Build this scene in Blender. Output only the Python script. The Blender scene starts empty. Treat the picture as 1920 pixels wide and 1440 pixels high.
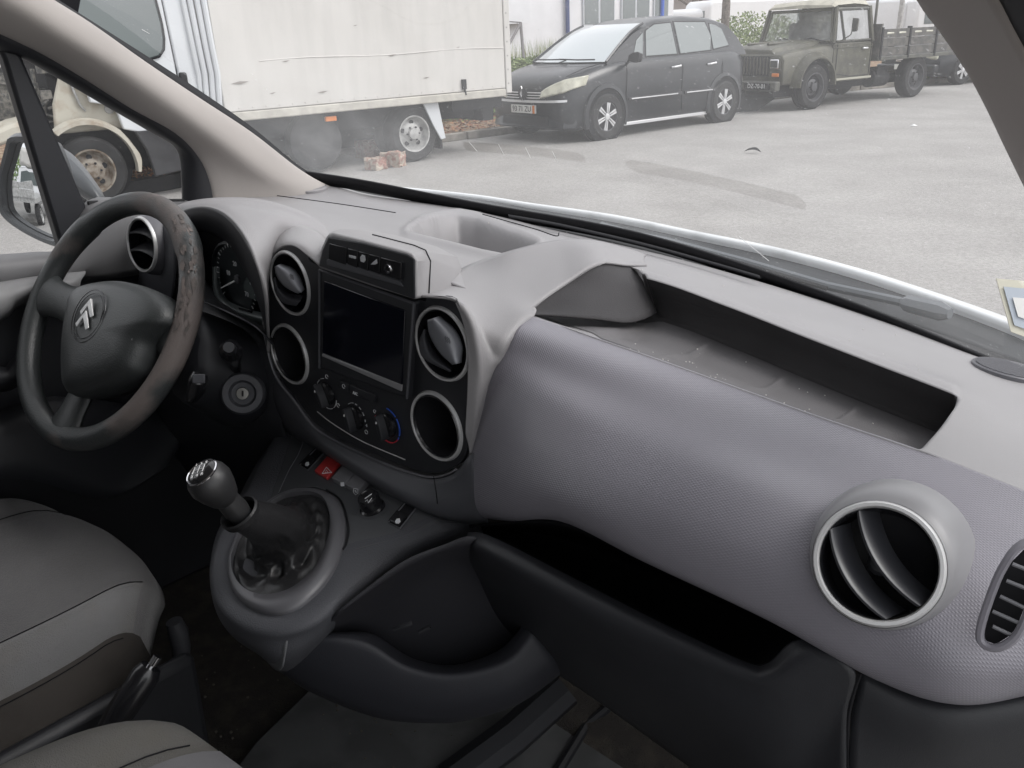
import bpy, bmesh, math, random
import numpy as np
from mathutils import Vector, Matrix, noise
random.seed(7)
# ------------------------------------------------------------------ camera, sky, sun, exposure
scn = bpy.context.scene
C = scn.collection
FPX = 1594.0; TH = math.radians(42); PT = math.radians(22.5)
CAM = Vector((.80, -.50, 1.48))
cR = Vector((math.cos(TH), math.sin(TH), 0))
cF = Vector((-math.sin(TH)*math.cos(PT), math.cos(TH)*math.cos(PT), -math.sin(PT)))
cU = cR.cross(cF)
cd = bpy.data.cameras.new('camera'); cam = bpy.data.objects.new('camera', cd); C.objects.link(cam)
cam.matrix_world = Matrix((( cR.x, cU.x, -cF.x, CAM.x), (cR.y, cU.y, -cF.y, CAM.y), (cR.z, cU.z, -cF.z, CAM.z), (0, 0, 0, 1)))
cd.sensor_width = 36; cd.lens = FPX/1920*36; cd.clip_start = .02; cd.clip_end = 600
scn.camera = cam
w = bpy.data.worlds.new('World'); scn.world = w; w.use_nodes = True
wn = w.node_tree; bg = wn.nodes['Background']
sky = wn.nodes.new('ShaderNodeTexSky'); sky.sky_type = 'NISHITA'; sky.sun_disc = False
sky.sun_elevation = math.radians(48); sky.sun_rotation = math.radians(60)
sky.air_density = 1.0; sky.dust_density = 6.0; sky.ozone_density = 1.0
hs = wn.nodes.new('ShaderNodeHueSaturation'); hs.inputs['Saturation'].default_value = .12
wn.links.new(sky.outputs[0], hs.inputs['Color']); oc = wn.nodes.new('ShaderNodeMix'); oc.data_type = 'RGBA'; oc.inputs[0].default_value = .6; oc.inputs[7].default_value = (7.6, 7.75, 8.0, 1)   # even cloud cover
wn.links.new(hs.outputs[0], oc.inputs[6]); wn.links.new(oc.outputs[2], bg.inputs['Color'])
bg.inputs['Strength'].default_value = .15
sd = bpy.data.lights.new('sun', 'SUN'); sd.energy = .7; sd.angle = math.radians(25); sd.color = (1, .97, .93)
so = bpy.data.objects.new('sun', sd); C.objects.link(so)
el, az = math.radians(48), math.radians(60)
sv = Vector((math.sin(az)*math.cos(el), math.cos(az)*math.cos(el), math.sin(el)))
so.rotation_euler = sv.to_track_quat('Z', 'Y').to_euler()
scn.view_settings.view_transform = 'Standard'; scn.view_settings.look = 'None'
scn.view_settings.exposure = 0.6; scn.view_settings.gamma = 1; scn.view_settings.use_curve_mapping = False

# ------------------------------------------------------------------ geometry helpers
def ray(x, y): return cF + (x-960)/FPX*cR + (720-y)/FPX*cU
def P(x, y, Y): r = ray(x, y); return CAM + r*((Y-CAM.y)/r.y)
def PX(x, y, X): r = ray(x, y); return CAM + r*((X-CAM.x)/r.x)
def PZ(x, y, Z): r = ray(x, y); return CAM + r*((Z-CAM.z)/r.z)
def PP(x, y, o, n): r = ray(x, y); return CAM + r*((o-CAM).dot(n)/r.dot(n))
def pix(p): v = p-CAM; z = v.dot(cF); return 960+FPX*v.dot(cR)/z, 720-FPX*v.dot(cU)/z
# the street's own frame (it falls a little across the van)
Gu = (-.040*cR + .923*cU - .382*cF).normalized()
Gy = (Vector((0, 1, 0)) - Gu*Gu.y).normalized(); Gx = Gy.cross(Gu)
G0 = Vector((CAM.x, CAM.y, 0))
GM = Matrix(((Gx.x, Gy.x, Gu.x, G0.x), (Gx.y, Gy.y, Gu.y, G0.y), (Gx.z, Gy.z, Gu.z, G0.z), (0, 0, 0, 1)))
def gnd(x, y, h=0):
    r = ray(x, y); t = (G0+Gu*h-CAM).dot(Gu)/r.dot(Gu); q = CAM+r*t-G0
    return Vector((q.dot(Gx), q.dot(Gy), h))

def link(o, parent=None, loc=None):
    C.objects.link(o)
    if parent: o.parent = parent
    return o
def tag(o, label=None, cat=None, group=None, kind=None):
    if label: o['label'] = label
    if cat: o['category'] = cat
    if group: o['group'] = group
    if kind: o['kind'] = kind
    return o
def empty(name, M=None, label=None, cat=None, group=None, kind=None):
    o = bpy.data.objects.new(name, None); o.empty_display_size = .05; C.objects.link(o)
    if M is not None:
        o.matrix_world = M if isinstance(M, Matrix) else Matrix.Translation(M)
    return tag(o, label, cat, group, kind)
class MB:
    """collects shapes into one mesh"""
    def __init__(s): s.v = []; s.f = []; s.uv = {}
    def add(s, vs, fs):
        b = len(s.v); s.v += [Vector(p) for p in vs]; s.f += [tuple(i+b for i in f) for f in fs]; return s
    def box(s, lo, hi, M=None):
        x0, y0, z0 = lo; x1, y1, z1 = hi
        vs = [Vector(p) for p in ((x0,y0,z0),(x1,y0,z0),(x1,y1,z0),(x0,y1,z0),(x0,y0,z1),(x1,y0,z1),(x1,y1,z1),(x0,y1,z1))]
        if M: vs = [M @ p for p in vs]
        return s.add(vs, [(0,3,2,1),(4,5,6,7),(0,1,5,4),(1,2,6,5),(2,3,7,6),(3,0,4,7)])
    def loops(s, loops, closed=True, cap0=True, cap1=True):
        n = len(loops[0]); b = len(s.v)
        for l in loops: s.v += [Vector(p) for p in l]
        for i in range(len(loops)-1):
            for j in range(n if closed else n-1):
                k = (j+1) % n
                s.f.append((b+i*n+j, b+i*n+k, b+(i+1)*n+k, b+(i+1)*n+j))
        if closed and cap0: s.f.append(tuple(b+j for j in range(n))[::-1])
        if closed and cap1: s.f.append(tuple(b+(len(loops)-1)*n+j for j in range(n)))
        return s
    def prism(s, poly, vec):
        poly = [Vector(p) for p in poly]; vec = Vector(vec)
        return s.loops([poly, [p+vec for p in poly]])
    def tube(s, pts, r, n=10, flat=None, cap=True):
        pts = [Vector(p) for p in pts]; L = []
        rs = r if isinstance(r, (list, tuple)) else [r]*len(pts)
        ref = None
        for i, p in enumerate(pts):
            t = (pts[min(i+1, len(pts)-1)]-pts[max(i-1, 0)]).normalized()
            if ref is None: ref = t.orthogonal().normalized()
            ref = (ref - t*ref.dot(t)).normalized(); q = t.cross(ref)
            L.append([p+rs[i]*(math.cos(a)*ref+math.sin(a)*q) for a in [2*math.pi*k/n for k in range(n)]])
        return s.loops(L, True, cap, cap)
    def lathe(s, o, ax, prof, n=32, cap0=True, cap1=True):
        """prof: (radius, height along ax)"""
        o = Vector(o); ax = Vector(ax).normalized(); e = ax.orthogonal().normalized(); q = ax.cross(e)
        return s.loops([[o+ax*h+r*(math.cos(a)*e+math.sin(a)*q) for a in [2*math.pi*k/n for k in range(n)]] for r, h in prof], True, cap0, cap1)
    def build(s, name, m, parent=None, smooth=True, bevel=0, seg=2, solid=0, sub=0, angle=35, M=None):
        me = bpy.data.meshes.new(name); me.from_pydata([tuple(p) for p in s.v], [], s.f); me.validate()
        bm = bmesh.new(); bm.from_mesh(me); bmesh.ops.recalc_face_normals(bm, faces=bm.faces)
        if smooth:
            for f in bm.faces: f.smooth = True
            ca = math.radians(angle)
            for e in bm.edges:
                if len(e.link_faces) == 2 and e.calc_face_angle(0) > ca: e.smooth = False
        bm.to_mesh(me); bm.free()
        if m: me.materials.append(m)
        o = bpy.data.objects.new(name, me); link(o, parent)
        if M is not None: o.matrix_world = M
        if solid:
            d = o.modifiers.new('s', 'SOLIDIFY'); d.thickness = solid; d.offset = -1
        if bevel:
            d = o.modifiers.new('b', 'BEVEL'); d.width = bevel; d.segments = seg; d.limit_method = 'ANGLE'; d.angle_limit = math.radians(40)
            d.harden_normals = False
        if sub:
            d = o.modifiers.new('u', 'SUBSURF'); d.levels = sub; d.render_levels = sub
        return o
def crs(pts, n):
    """Catmull-Rom through pts, n segments per span"""
    pts = [Vector(p) for p in pts]; out = []
    q = [pts[0]*2-pts[1]] + pts + [pts[-1]*2-pts[-2]]
    for i in range(1, len(q)-2):
        a, b, c, d = q[i-1:i+3]
        for k in range(n):
            t = k/n
            out.append(.5*((2*b)+(c-a)*t+(2*a-5*b+4*c-d)*t*t+(3*b-3*c+d-a)*t**3))
    out.append(pts[-1]); return out
def gridmesh(G, name, m, parent=None, solid=0, skip=None):
    """G[i][j] of points; uv in metres"""
    ni, nj = len(G), len(G[0]); me = bpy.data.meshes.new(name)
    vs = [tuple(p) for r in G for p in r]
    fs = [(i*nj+j, i*nj+j+1, (i+1)*nj+j+1, (i+1)*nj+j) for i in range(ni-1) for j in range(nj-1)]
    if skip: fs = [q for q in fs if not skip(sum((Vector(vs[k]) for k in q), Vector())/4)]
    me.from_pydata(vs, [], fs)
    U = [[0.0]*nj for _ in range(ni)]; V = [[0.0]*nj for _ in range(ni)]
    mi = ni//2; mj = nj//2
    for j in range(1, nj):
        d = (Vector(G[mi][j])-Vector(G[mi][j-1])).length
        for i in range(ni): U[i][j] = U[i][j-1]+d
    for j in range(nj):
        for i in range(1, ni): V[i][j] = V[i-1][j]+(Vector(G[i][j])-Vector(G[i-1][j])).length
    uv = me.uv_layers.new(name='uv')
    for pl in me.polygons:
        for li in pl.loop_indices:
            vi = me.loops[li].vertex_index; uv.data[li].uv = (U[vi//nj][vi % nj], V[vi//nj][vi % nj])
    me.polygons.foreach_set('use_smooth', [True]*len(me.polygons))
    if m: me.materials.append(m)
    o = bpy.data.objects.new(name, me); link(o, parent)
    if solid:
        d = o.modifiers.new('s', 'SOLIDIFY'); d.thickness = abs(solid); d.offset = -1 if solid > 0 else 1
    return o
def surf(rows, nu=8, nv=8):
    R1 = [crs(r, nu) for r in rows]
    cols = [crs([R1[i][j] for i in range(len(R1))], nv) for j in range(len(R1[0]))]
    return [[cols[j][i] for j in range(len(cols))] for i in range(len(cols[0]))]
def patch(name, rows, m, parent=None, nu=8, nv=8, solid=0, skip=None):
    rows = [[P(*p) if not isinstance(p, Vector) else p for p in r] for r in rows]
    return gridmesh(surf(rows, nu, nv), name, m, parent, solid, skip)
def ngon(name, pts, m, parent, vec=None, **k):
    b = MB()
    if vec is None: b.add(pts, [tuple(range(len(pts)))])
    else: b.prism(pts, vec)
    return b.build(name, m, parent, **k)
def text_obj(name, s, size, m, parent, M, depth=.0005, align='CENTER', spacing=1.0, local=False):
    cu = bpy.data.curves.new('t', 'FONT'); cu.body = s; cu.size = size; cu.extrude = depth; cu.align_x = align; cu.align_y = 'CENTER'; cu.space_character = spacing
    cu.resolution_u = 3
    t = bpy.data.objects.new('t', cu); C.objects.link(t); bpy.context.view_layer.update()
    dg = bpy.context.evaluated_depsgraph_get(); me = bpy.data.meshes.new_from_object(t.evaluated_get(dg))
    bpy.data.objects.remove(t); me.name = name; me.materials.clear(); me.materials.append(m)
    o = bpy.data.objects.new(name, me); C.objects.link(o)
    if parent: o.parent = parent
    if local: o.matrix_local = M
    else: o.matrix_world = M
    return o
def frameM(o, x, y):
    """matrix with x, y axes (orthogonalised) and z = x cross y at origin o"""
    x = Vector(x).normalized(); z = x.cross(Vector(y)).normalized(); y = z.cross(x); o = Vector(o)
    return Matrix(((x.x, y.x, z.x, o.x), (x.y, y.y, z.y, o.y), (x.z, y.z, z.z, o.z), (0, 0, 0, 1)))
def copy_tree(o, parent=None):
    c = o.copy(); C.objects.link(c)
    if parent: c.parent = parent; c.matrix_parent_inverse = o.matrix_parent_inverse.copy()
    for ch in [x for x in bpy.data.objects if x.parent == o]: copy_tree(ch, c)
    return c

# ------------------------------------------------------------------ materials
def mat(name, col, rough=.6, metal=0, spec=.5, var=0, vscale=8, bump=0, bscale=400, coat=0, detail=4, bdist=.001, col2=None, lo=.4, hi=.6, coords='Object', trans=0, sheen=0):
    m = bpy.data.materials.new(name); m.use_nodes = True; nt = m.node_tree; b = nt.nodes['Principled BSDF']
    b.inputs['Base Color'].default_value = (*col, 1); b.inputs['Roughness'].default_value = rough
    b.inputs['Metallic'].default_value = metal; b.inputs['Specular IOR Level'].default_value = spec
    if coat: b.inputs['Coat Weight'].default_value = coat; b.inputs['Coat Roughness'].default_value = .05
    if sheen: b.inputs['Sheen Weight'].default_value = sheen; b.inputs['Sheen Roughness'].default_value = .4
    if trans: b.inputs['Transmission Weight'].default_value = trans
    tc = nt.nodes.new('ShaderNodeTexCoord')
    if var or col2:
        n = nt.nodes.new('ShaderNodeTexNoise'); n.inputs['Scale'].default_value = vscale; n.inputs['Detail'].default_value = detail
        nt.links.new(tc.outputs[coords], n.inputs['Vector'])
        r = nt.nodes.new('ShaderNodeMapRange'); r.inputs['From Min'].default_value = lo; r.inputs['From Max'].default_value = hi
        nt.links.new(n.outputs[0], r.inputs['Value'])
        mx = nt.nodes.new('ShaderNodeMix'); mx.data_type = 'RGBA'
        c2 = col2 if col2 else tuple(c*(1-var) for c in col)
        mx.inputs[6].default_value = (*col, 1); mx.inputs[7].default_value = (*c2, 1)
        nt.links.new(r.outputs[0], mx.inputs[0]); nt.links.new(mx.outputs[2], b.inputs['Base Color'])
        m['mix'] = mx.name
    if bump:
        n = nt.nodes.new('ShaderNodeTexNoise'); n.inputs['Scale'].default_value = bscale; n.inputs['Detail'].default_value = 2
        nt.links.new(tc.outputs[coords], n.inputs['Vector'])
        bp = nt.nodes.new('ShaderNodeBump'); bp.inputs['Strength'].default_value = bump; bp.inputs['Distance'].default_value = bdist
        nt.links.new(n.outputs[0], bp.inputs['Height']); nt.links.new(bp.outputs[0], b.inputs['Normal'])
    return m
def weave(m, sc=1.0, amt=.42, dist=.0006, k=360, uvs=True, skew=1.0):
    """fine diamond knurl in the plastic, real pitch of a few mm"""
    nt = m.node_tree; b = nt.nodes['Principled BSDF']; tc = nt.nodes.new('ShaderNodeTexCoord')
    hs_ = []
    for a in (math.radians(60), math.radians(-60)):
        mp = nt.nodes.new('ShaderNodeMapping'); mp.inputs['Rotation'].default_value = (0, 0, a)
        nt.links.new(tc.outputs['UV' if uvs else 'Object'], mp.inputs['Vector'])
        wv = nt.nodes.new('ShaderNodeTexWave'); wv.wave_type = 'BANDS'; wv.bands_direction = 'X'; wv.inputs['Scale'].default_value = 135*sc; wv.inputs['Distortion'].default_value = 0
        nt.links.new(mp.outputs[0], wv.inputs['Vector']); hs_.append(wv)
    ml = nt.nodes.new('ShaderNodeMath'); ml.operation = 'MULTIPLY'
    nt.links.new(hs_[0].outputs['Fac'], ml.inputs[0]); nt.links.new(hs_[1].outputs['Fac'], ml.inputs[1])
    bp = nt.nodes.new('ShaderNodeBump'); bp.inputs['Strength'].default_value = amt; bp.inputs['Distance'].default_value = dist
    ro = nt.nodes.new('ShaderNodeTexNoise'); ro.inputs['Scale'].default_value = 11; ro.inputs['Detail'].default_value = 7; nt.links.new(tc.outputs['Object'], ro.inputs['Vector'])
    rm = nt.nodes.new('ShaderNodeMapRange'); rm.inputs['From Min'].default_value = .3; rm.inputs['From Max'].default_value = .7; r0 = b.inputs['Roughness'].default_value; rm.inputs['To Min'].default_value = r0-.07; rm.inputs['To Max'].default_value = r0+.16
    nt.links.new(ro.outputs[0], rm.inputs['Value']); nt.links.new(rm.outputs[0], b.inputs['Roughness'])
    nt.links.new(ml.outputs[0], bp.inputs['Height']); nt.links.new(bp.outputs[0], b.inputs['Normal'])
    return m
M_ = {}
M_['top'] = mat('dash_top_plastic', (.255, .248, .253), .50, spec=.6, bump=.5, bscale=900, bdist=.0006, var=.06, vscale=6)
M_['pad'] = weave(mat('knurled_dash_plastic', (.205, .197, .224), .36, spec=.6, var=.06, vscale=5))
M_['hood'] = weave(mat('knurled_hood_plastic', (.275, .267, .273), .55, spec=.5, var=.05, vscale=5), amt=.35)
M_['dark'] = mat('black_plastic', (.019, .020, .024), .5, spec=.5, bump=.4, bscale=1100, bdist=.0005, var=.15, vscale=7)
M_['dgrey'] = mat('charcoal_plastic', (.066, .068, .077), .5, spec=.5, bump=.5, bscale=1000, bdist=.0006, var=.12, vscale=7)
M_['mgrey'] = mat('mid_grey_plastic', (.135, .135, .148), .45, spec=.5, bump=.3, bscale=1000, bdist=.0005, var=.08)
M_['gloss'] = mat('glossy_black', (.012, .012, .014), .22, spec=.6)
M_['void'] = mat('deep_black', (.010, .010, .012), .8, spec=.2)
M_['screen'] = mat('screen_glass', (.004, .005, .010), .13, spec=.5)
M_['silver'] = mat('satin_silver', (.58, .58, .58), .38, metal=.35, spec=.6, bump=.15, bscale=700, bdist=.0003)
M_['chrome'] = mat('chrome', (.75, .75, .77), .15, metal=1)
M_['trim'] = mat('pillar_trim', (.40, .372, .352), .7, spec=.35, bump=.5, bscale=1200, bdist=.0005, var=.05, vscale=5)
M_['trimr'] = mat('near_pillar_trim', (.36, .33, .31), .75, spec=.3, bump=.5, bscale=1200, bdist=.0005)
M_['rubber'] = mat('black_rubber', (.014, .014, .016), .7, spec=.3)
M_['red'] = mat('red_button', (.42, .035, .035), .4)
M_['redmark'] = mat('red_print', (.55, .03, .05), .5); M_['bluemark'] = mat('blue_print', (.03, .10, .50), .5)
M_['white'] = mat('white_print', (.75, .75, .75), .5)
M_['print'] = mat('grey_print', (.60, .61, .63), .5)
M_['fabric'] = mat('seat_fabric', (.118, .116, .118), .95, spec=.15, bump=.8, bscale=700, bdist=.0016, var=.12, vscale=9, sheen=.25)
M_['fabric2'] = mat('seat_fabric_light', (.145, .145, .147), .95, spec=.15, bump=.8, bscale=700, bdist=.0016, col2=(.135, .128, .118), vscale=6, sheen=.25)
M_['fabricside'] = mat('seat_side_fabric', (.055, .050, .046), .95, spec=.15, bump=.8, bscale=1300, bdist=.0007, var=.4, vscale=6)
M_['carpet'] = mat('carpet', (.055, .051, .048), 1, spec=.05, bump=1, bscale=500, bdist=.004, col2=(.085, .076, .066), vscale=30, lo=.45, hi=.75)
M_['mat'] = mat('rubber_mat', (.10, .102, .105), .75, spec=.3, bump=.3, bscale=300, var=.3, vscale=12)
M_['leather'] = mat('gaiter_leather', (.016, .016, .017), .36, spec=.45, bump=.6, bscale=420, bdist=.0008)
M_['wheel'] = mat('wheel_skin', (.038, .042, .043), .42, spec=.5, bump=.6, bscale=500, bdist=.0007, var=.15, vscale=9)
M_['glass'] = mat('window_dark_glass', (.03, .035, .035), .05, spec=.8)
M_['tyre'] = mat('tyre', (.035, .035, .036), .85, spec=.2, bump=.5, bscale=60, bdist=.004, var=.3, vscale=5)

def veil_glass(name, veil, streaks=True, tint=(.965, .96, .965)):
    """thin pane: mostly clear, part mirror, and a film of dust that scatters daylight"""
    m = bpy.data.materials.new(name); m.use_nodes = True; nt = m.node_tree; nt.nodes.clear()
    out = nt.nodes.new('ShaderNodeOutputMaterial'); tr = nt.nodes.new('ShaderNodeBsdfTransparent'); tr.inputs[0].default_value = (*tint, 1)
    gl = nt.nodes.new('ShaderNodeBsdfGlossy'); gl.inputs['Roughness'].default_value = .02
    df = nt.nodes.new('ShaderNodeBsdfTranslucent'); df.inputs[0].default_value = (.88, .88, .885, 1)
    fr = nt.nodes.new('ShaderNodeFresnel'); fr.inputs[0].default_value = 1.4
    m1 = nt.nodes.new('ShaderNodeMixShader'); m2 = nt.nodes.new('ShaderNodeMixShader')
    fm = nt.nodes.new('ShaderNodeMath'); fm.operation = 'MULTIPLY'; fm.inputs[1].default_value = .55
    nt.links.new(fr.outputs[0], fm.inputs[0])
    nt.links.new(fm.outputs[0], m1.inputs[0]); nt.links.new(tr.outputs[0], m1.inputs[1]); nt.links.new(gl.outputs[0], m1.inputs[2])
    nt.links.new(m1.outputs[0], m2.inputs[1]); nt.links.new(df.outputs[0], m2.inputs[2]); nt.links.new(m2.outputs[0], out.inputs[0])
    tc = nt.nodes.new('ShaderNodeTexCoord')
    n1 = nt.nodes.new('ShaderNodeTexNoise'); n1.inputs['Scale'].default_value = 5; n1.inputs['Detail'].default_value = 5; nt.links.new(tc.outputs['Object'], n1.inputs['Vector'])
    r1 = nt.nodes.new('ShaderNodeMapRange'); r1.inputs['From Min'].default_value = .3; r1.inputs['From Max'].default_value = .75
    r1.inputs['To Min'].default_value = veil*.75; r1.inputs['To Max'].default_value = veil*1.5; nt.links.new(n1.outputs[0], r1.inputs['Value'])
    n2 = nt.nodes.new('ShaderNodeTexNoise'); n2.inputs['Scale'].default_value = 230; n2.inputs['Detail'].default_value = 1; nt.links.new(tc.outputs['Object'], n2.inputs['Vector'])
    r2 = nt.nodes.new('ShaderNodeMapRange'); r2.inputs['From Min'].default_value = .70; r2.inputs['From Max'].default_value = .80; r2.inputs['To Max'].default_value = .18; nt.links.new(n2.outputs[0], r2.inputs['Value'])
    ad = nt.nodes.new('ShaderNodeMath'); ad.operation = 'ADD'; nt.links.new(r1.outputs[0], ad.inputs[0]); nt.links.new(r2.outputs[0], ad.inputs[1])
    last = ad
    m['veil_in'] = ad.name
    nt.links.new(last.outputs[0], m2.inputs[0]); m['mixname'] = m2.name
    return m
M_['wglass'] = veil_glass('windscreen_glass', .06)
M_['dglass'] = veil_glass('door_glass', .035)

# ------------------------------------------------------------------ the street: ground, kerb, verge
def gobj(name, b, m, **k):
    return b.build(name, m, None, M=GM, **k)
M_['asphalt'] = mat('asphalt', (.335, .325, .312), .9, spec=.25, bump=1, bscale=90, bdist=.012, col2=(.29, .281, .270), vscale=1.2, detail=8, lo=.35, hi=.65)
nt = M_['asphalt'].node_tree     # fine stone speckle
sp = nt.nodes.new('ShaderNodeTexVoronoi'); sp.inputs['Scale'].default_value = 60
tcn = nt.nodes.new('ShaderNodeTexCoord'); nt.links.new(tcn.outputs['Object'], sp.inputs['Vector'])
rr = nt.nodes.new('ShaderNodeMapRange'); rr.inputs['From Min'].default_value = 0; rr.inputs['From Max'].default_value = 1; rr.inputs['To Min'].default_value = .86; rr.inputs['To Max'].default_value = 1.11
cs = nt.nodes.new('ShaderNodeSeparateColor'); nt.links.new(sp.outputs['Color'], cs.inputs[0]); nt.links.new(cs.outputs[0], rr.inputs['Value'])
mm = nt.nodes.new('ShaderNodeMix'); mm.data_type = 'RGBA'; mm.blend_type = 'MULTIPLY'; mm.inputs[0].default_value = 1
nt.links.new(nt.nodes[M_['asphalt']['mix']].outputs[2], mm.inputs[6]); nt.links.new(rr.outputs[0], mm.inputs[7]); nt.links.new(mm.outputs[2], nt.nodes['Principled BSDF'].inputs['Base Color'])
M_['soil'] = mat('soil_litter', (.17, .095, .065), 1, spec=.1, bump=1, bscale=25, bdist=.03, col2=(.30, .24, .17), vscale=9, detail=8)
M_['stone'] = mat('kerb_stone', (.30, .28, .25), .9, spec=.2, bump=.6, bscale=30, bdist=.01, var=.4, vscale=4)
M_['grass'] = mat('grass_blades', (.13, .20, .055), .8, spec=.2, col2=(.30, .29, .13), vscale=3)
M_['weed'] = mat('weed_leaves', (.11, .19, .06), .75, spec=.2, col2=(.21, .27, .11), vscale=4)
tag(gobj('road', MB().add([(-300, -300, 0), (300, -300, 0), (300, 300, 0), (-300, 300, 0)], [(0, 1, 2, 3)]), M_['asphalt'], smooth=False), kind='structure')
kerb_line = [Vector((-11.6, -4, 0)), Vector((-10.6, 2.6, 0)), Vector((-9.51, 9.14, 0)), Vector((-9.0, 11.9, 0)), Vector((-8.1, 17.6, 0)), Vector((-6.9, 21.2, 0)), Vector((-4.6, 25.5, 0)), Vector((-1.0, 31, 0))]
KL = crs(kerb_line, 12)
def off(line, d):
    out = []
    for i, p in enumerate(line):
        t = (line[min(i+1, len(line)-1)]-line[max(i-1, 0)]).normalized(); out.append(p+Vector((-t.y, t.x, 0))*d)
    return out
kp = empty('kerb', GM, kind='structure')
KA, KB = KL, off(KL, .14)
acc = 0; i0 = 0
for i in range(1, len(KL)):
    acc += (KL[i]-KL[i-1]).length
    if acc >= 1.0 or i == len(KL)-1:
        b = MB(); g = .012
        a0, a1, b0, b1 = KA[i0].lerp(KA[i], g), KA[i0].lerp(KA[i], 1-g), KB[i0].lerp(KB[i], g), KB[i0].lerp(KB[i], 1-g)
        h = .11+random.uniform(-.006, .006)
        b.prism([a0, a1, b1, b0], (0, 0, h))
        o = b.build('kerb_stone', M_['stone'], None, bevel=.012); o.parent = kp; acc = 0; i0 = i
VO = [off(KL, d) for d in (.145, 1.0, 3.0, 6.0, 30.0)]
G = []
for k, l in enumerate(VO):
    G.append([GM @ Vector((p.x, p.y, (.09 if k == 0 else .12)+.05*noise.noise(Vector((p.x*.7, p.y*.7, k))))) for p in l])
verge = gridmesh(surf(G, 2, 3), 'verge', M_['soil']); tag(verge, kind='structure')

def tufts(name, pts, m, n, h, wd, spread, label, cat='grass', kind='stuff', lean=.25, leafy=False, group=None):
    b = MB()
    for _ in range(n):
        c = random.choice(pts); p = Vector((c[0]+random.gauss(0, spread), c[1]+random.gauss(0, spread), .08))
        hh = h*random.uniform(.45, 1.15); a = random.uniform(0, 6.28); d = Vector((math.cos(a), math.sin(a), 0)); s = Vector((-d.y, d.x, 0))*wd*random.uniform(.6, 1.3)
        ln = d*hh*random.uniform(0, lean)
        if leafy:
            q = p+Vector((0, 0, hh*random.random()*.9)); t = (d+Vector((0, 0, random.uniform(-.5, .9)))).normalized()*wd*4
            b.add([q, q+t*.5+s*1.4, q+t, q+t*.5-s*1.4], [(0, 1, 2, 3)])
        else:
            b.add([p-s, p+s, p+s*.7+ln*.4+Vector((0, 0, hh*.6)), p-s*.7+ln*.4+Vector((0, 0, hh*.6)), p+ln+Vector((0, 0, hh))], [(0, 1, 2, 3), (3, 2, 4)])
    o = gobj(name, b, m, smooth=False); tag(o, label, cat, group, kind); return o
def along(x0, x1, d0, d1, n):   # points on the verge between two stations along y
    out = []
    for _ in range(n):
        y = random.uniform(x0, x1); k = min(KL, key=lambda p: abs(p.y-y)); out.append((k.x-random.uniform(d0, d1), y))
    return out
tufts('tall_grass', along(10.5, 17.5, 3.2, 5.2, 90), M_['grass'], 5200, 1.15, .010, .22, 'tall pale green grass standing along the white building wall', lean=.35)
tufts('weeds', along(9.6, 15.2, 1.6, 3.6, 80), M_['weed'], 9000, .75, .016, .2, 'low leafy green weeds between the box truck and black car', 'weeds', leafy=True)
tufts('weeds', along(4.5, 11.5, 1.2, 2.6, 80), M_['weed'], 2600, .3, .016, .25, 'sparse weeds in the litter under the box truck tail', 'weeds', leafy=True)
tufts('verge_grass', along(14, 27, .3, 2.5, 140), M_['grass'], 5000, .22, .012, .2, 'short grass growing on the kerb edge behind the olive truck')
lit = MB()
M_['litter'] = mat('dead_leaves', (.20, .075, .045), .9, spec=.15, col2=(.36, .22, .12), vscale=14, coords='Object')
for _ in range(6500):
    y = random.uniform(2.5, 12.8); k = min(KL, key=lambda p: abs(p.y-y)); p = Vector((k.x-random.uniform(.1, 2.6), y, .115+random.uniform(0, .03)))
    a = random.uniform(0, 6.28); d = Vector((math.cos(a), math.sin(a), random.uniform(-.4, .6)))*random.uniform(.02, .055); s = Vector((-d.y, d.x, random.uniform(-.02, .02)))*.5
    lit.add([p-d, p+s, p+d, p-s], [(0, 1, 2, 3)])
tag(gobj('leaf_litter', lit, M_['litter'], smooth=False), 'reddish brown dead leaves scattered on the verge behind the kerb', 'leaf litter', kind='stuff')
# single curled leaf on the road
p = gnd(1411, 288)
b = MB(); L = [[p+Vector((-.11+.22*t, .018*math.sin(t*3)+s*.03*math.sin(math.pi*t), .02+.05*math.sin(3.14*t)*(.5+.5*abs(s)))) for s in (-1, 0, 1)] for t in [i/8 for i in range(9)]]
b.loops(L, closed=False)
o = gobj('fallen_leaf', b, M_['rubber'], solid=.003); tag(o, 'small dark curled leaf lying alone on the open asphalt', 'leaf')
for (x, y, sc) in ((1712, 237, .6), (1690, 165, .5)):
    p = gnd(x, y); b = MB(); b.add([p+Vector((-.07*sc, 0, .01)), p+Vector((0, .05*sc, .03)), p+Vector((.09*sc, .01, .012)), p+Vector((.01, -.05*sc, .008))], [(0, 1, 2, 3)])
    o = gobj('litter_scrap', b, M_['white'] if y > 200 else M_['litter'], solid=.002)
    tag(o, 'small pale paper scrap on the empty road' if y > 200 else 'small brown scrap on the road near the rear wheel of the olive truck', 'litter')

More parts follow.
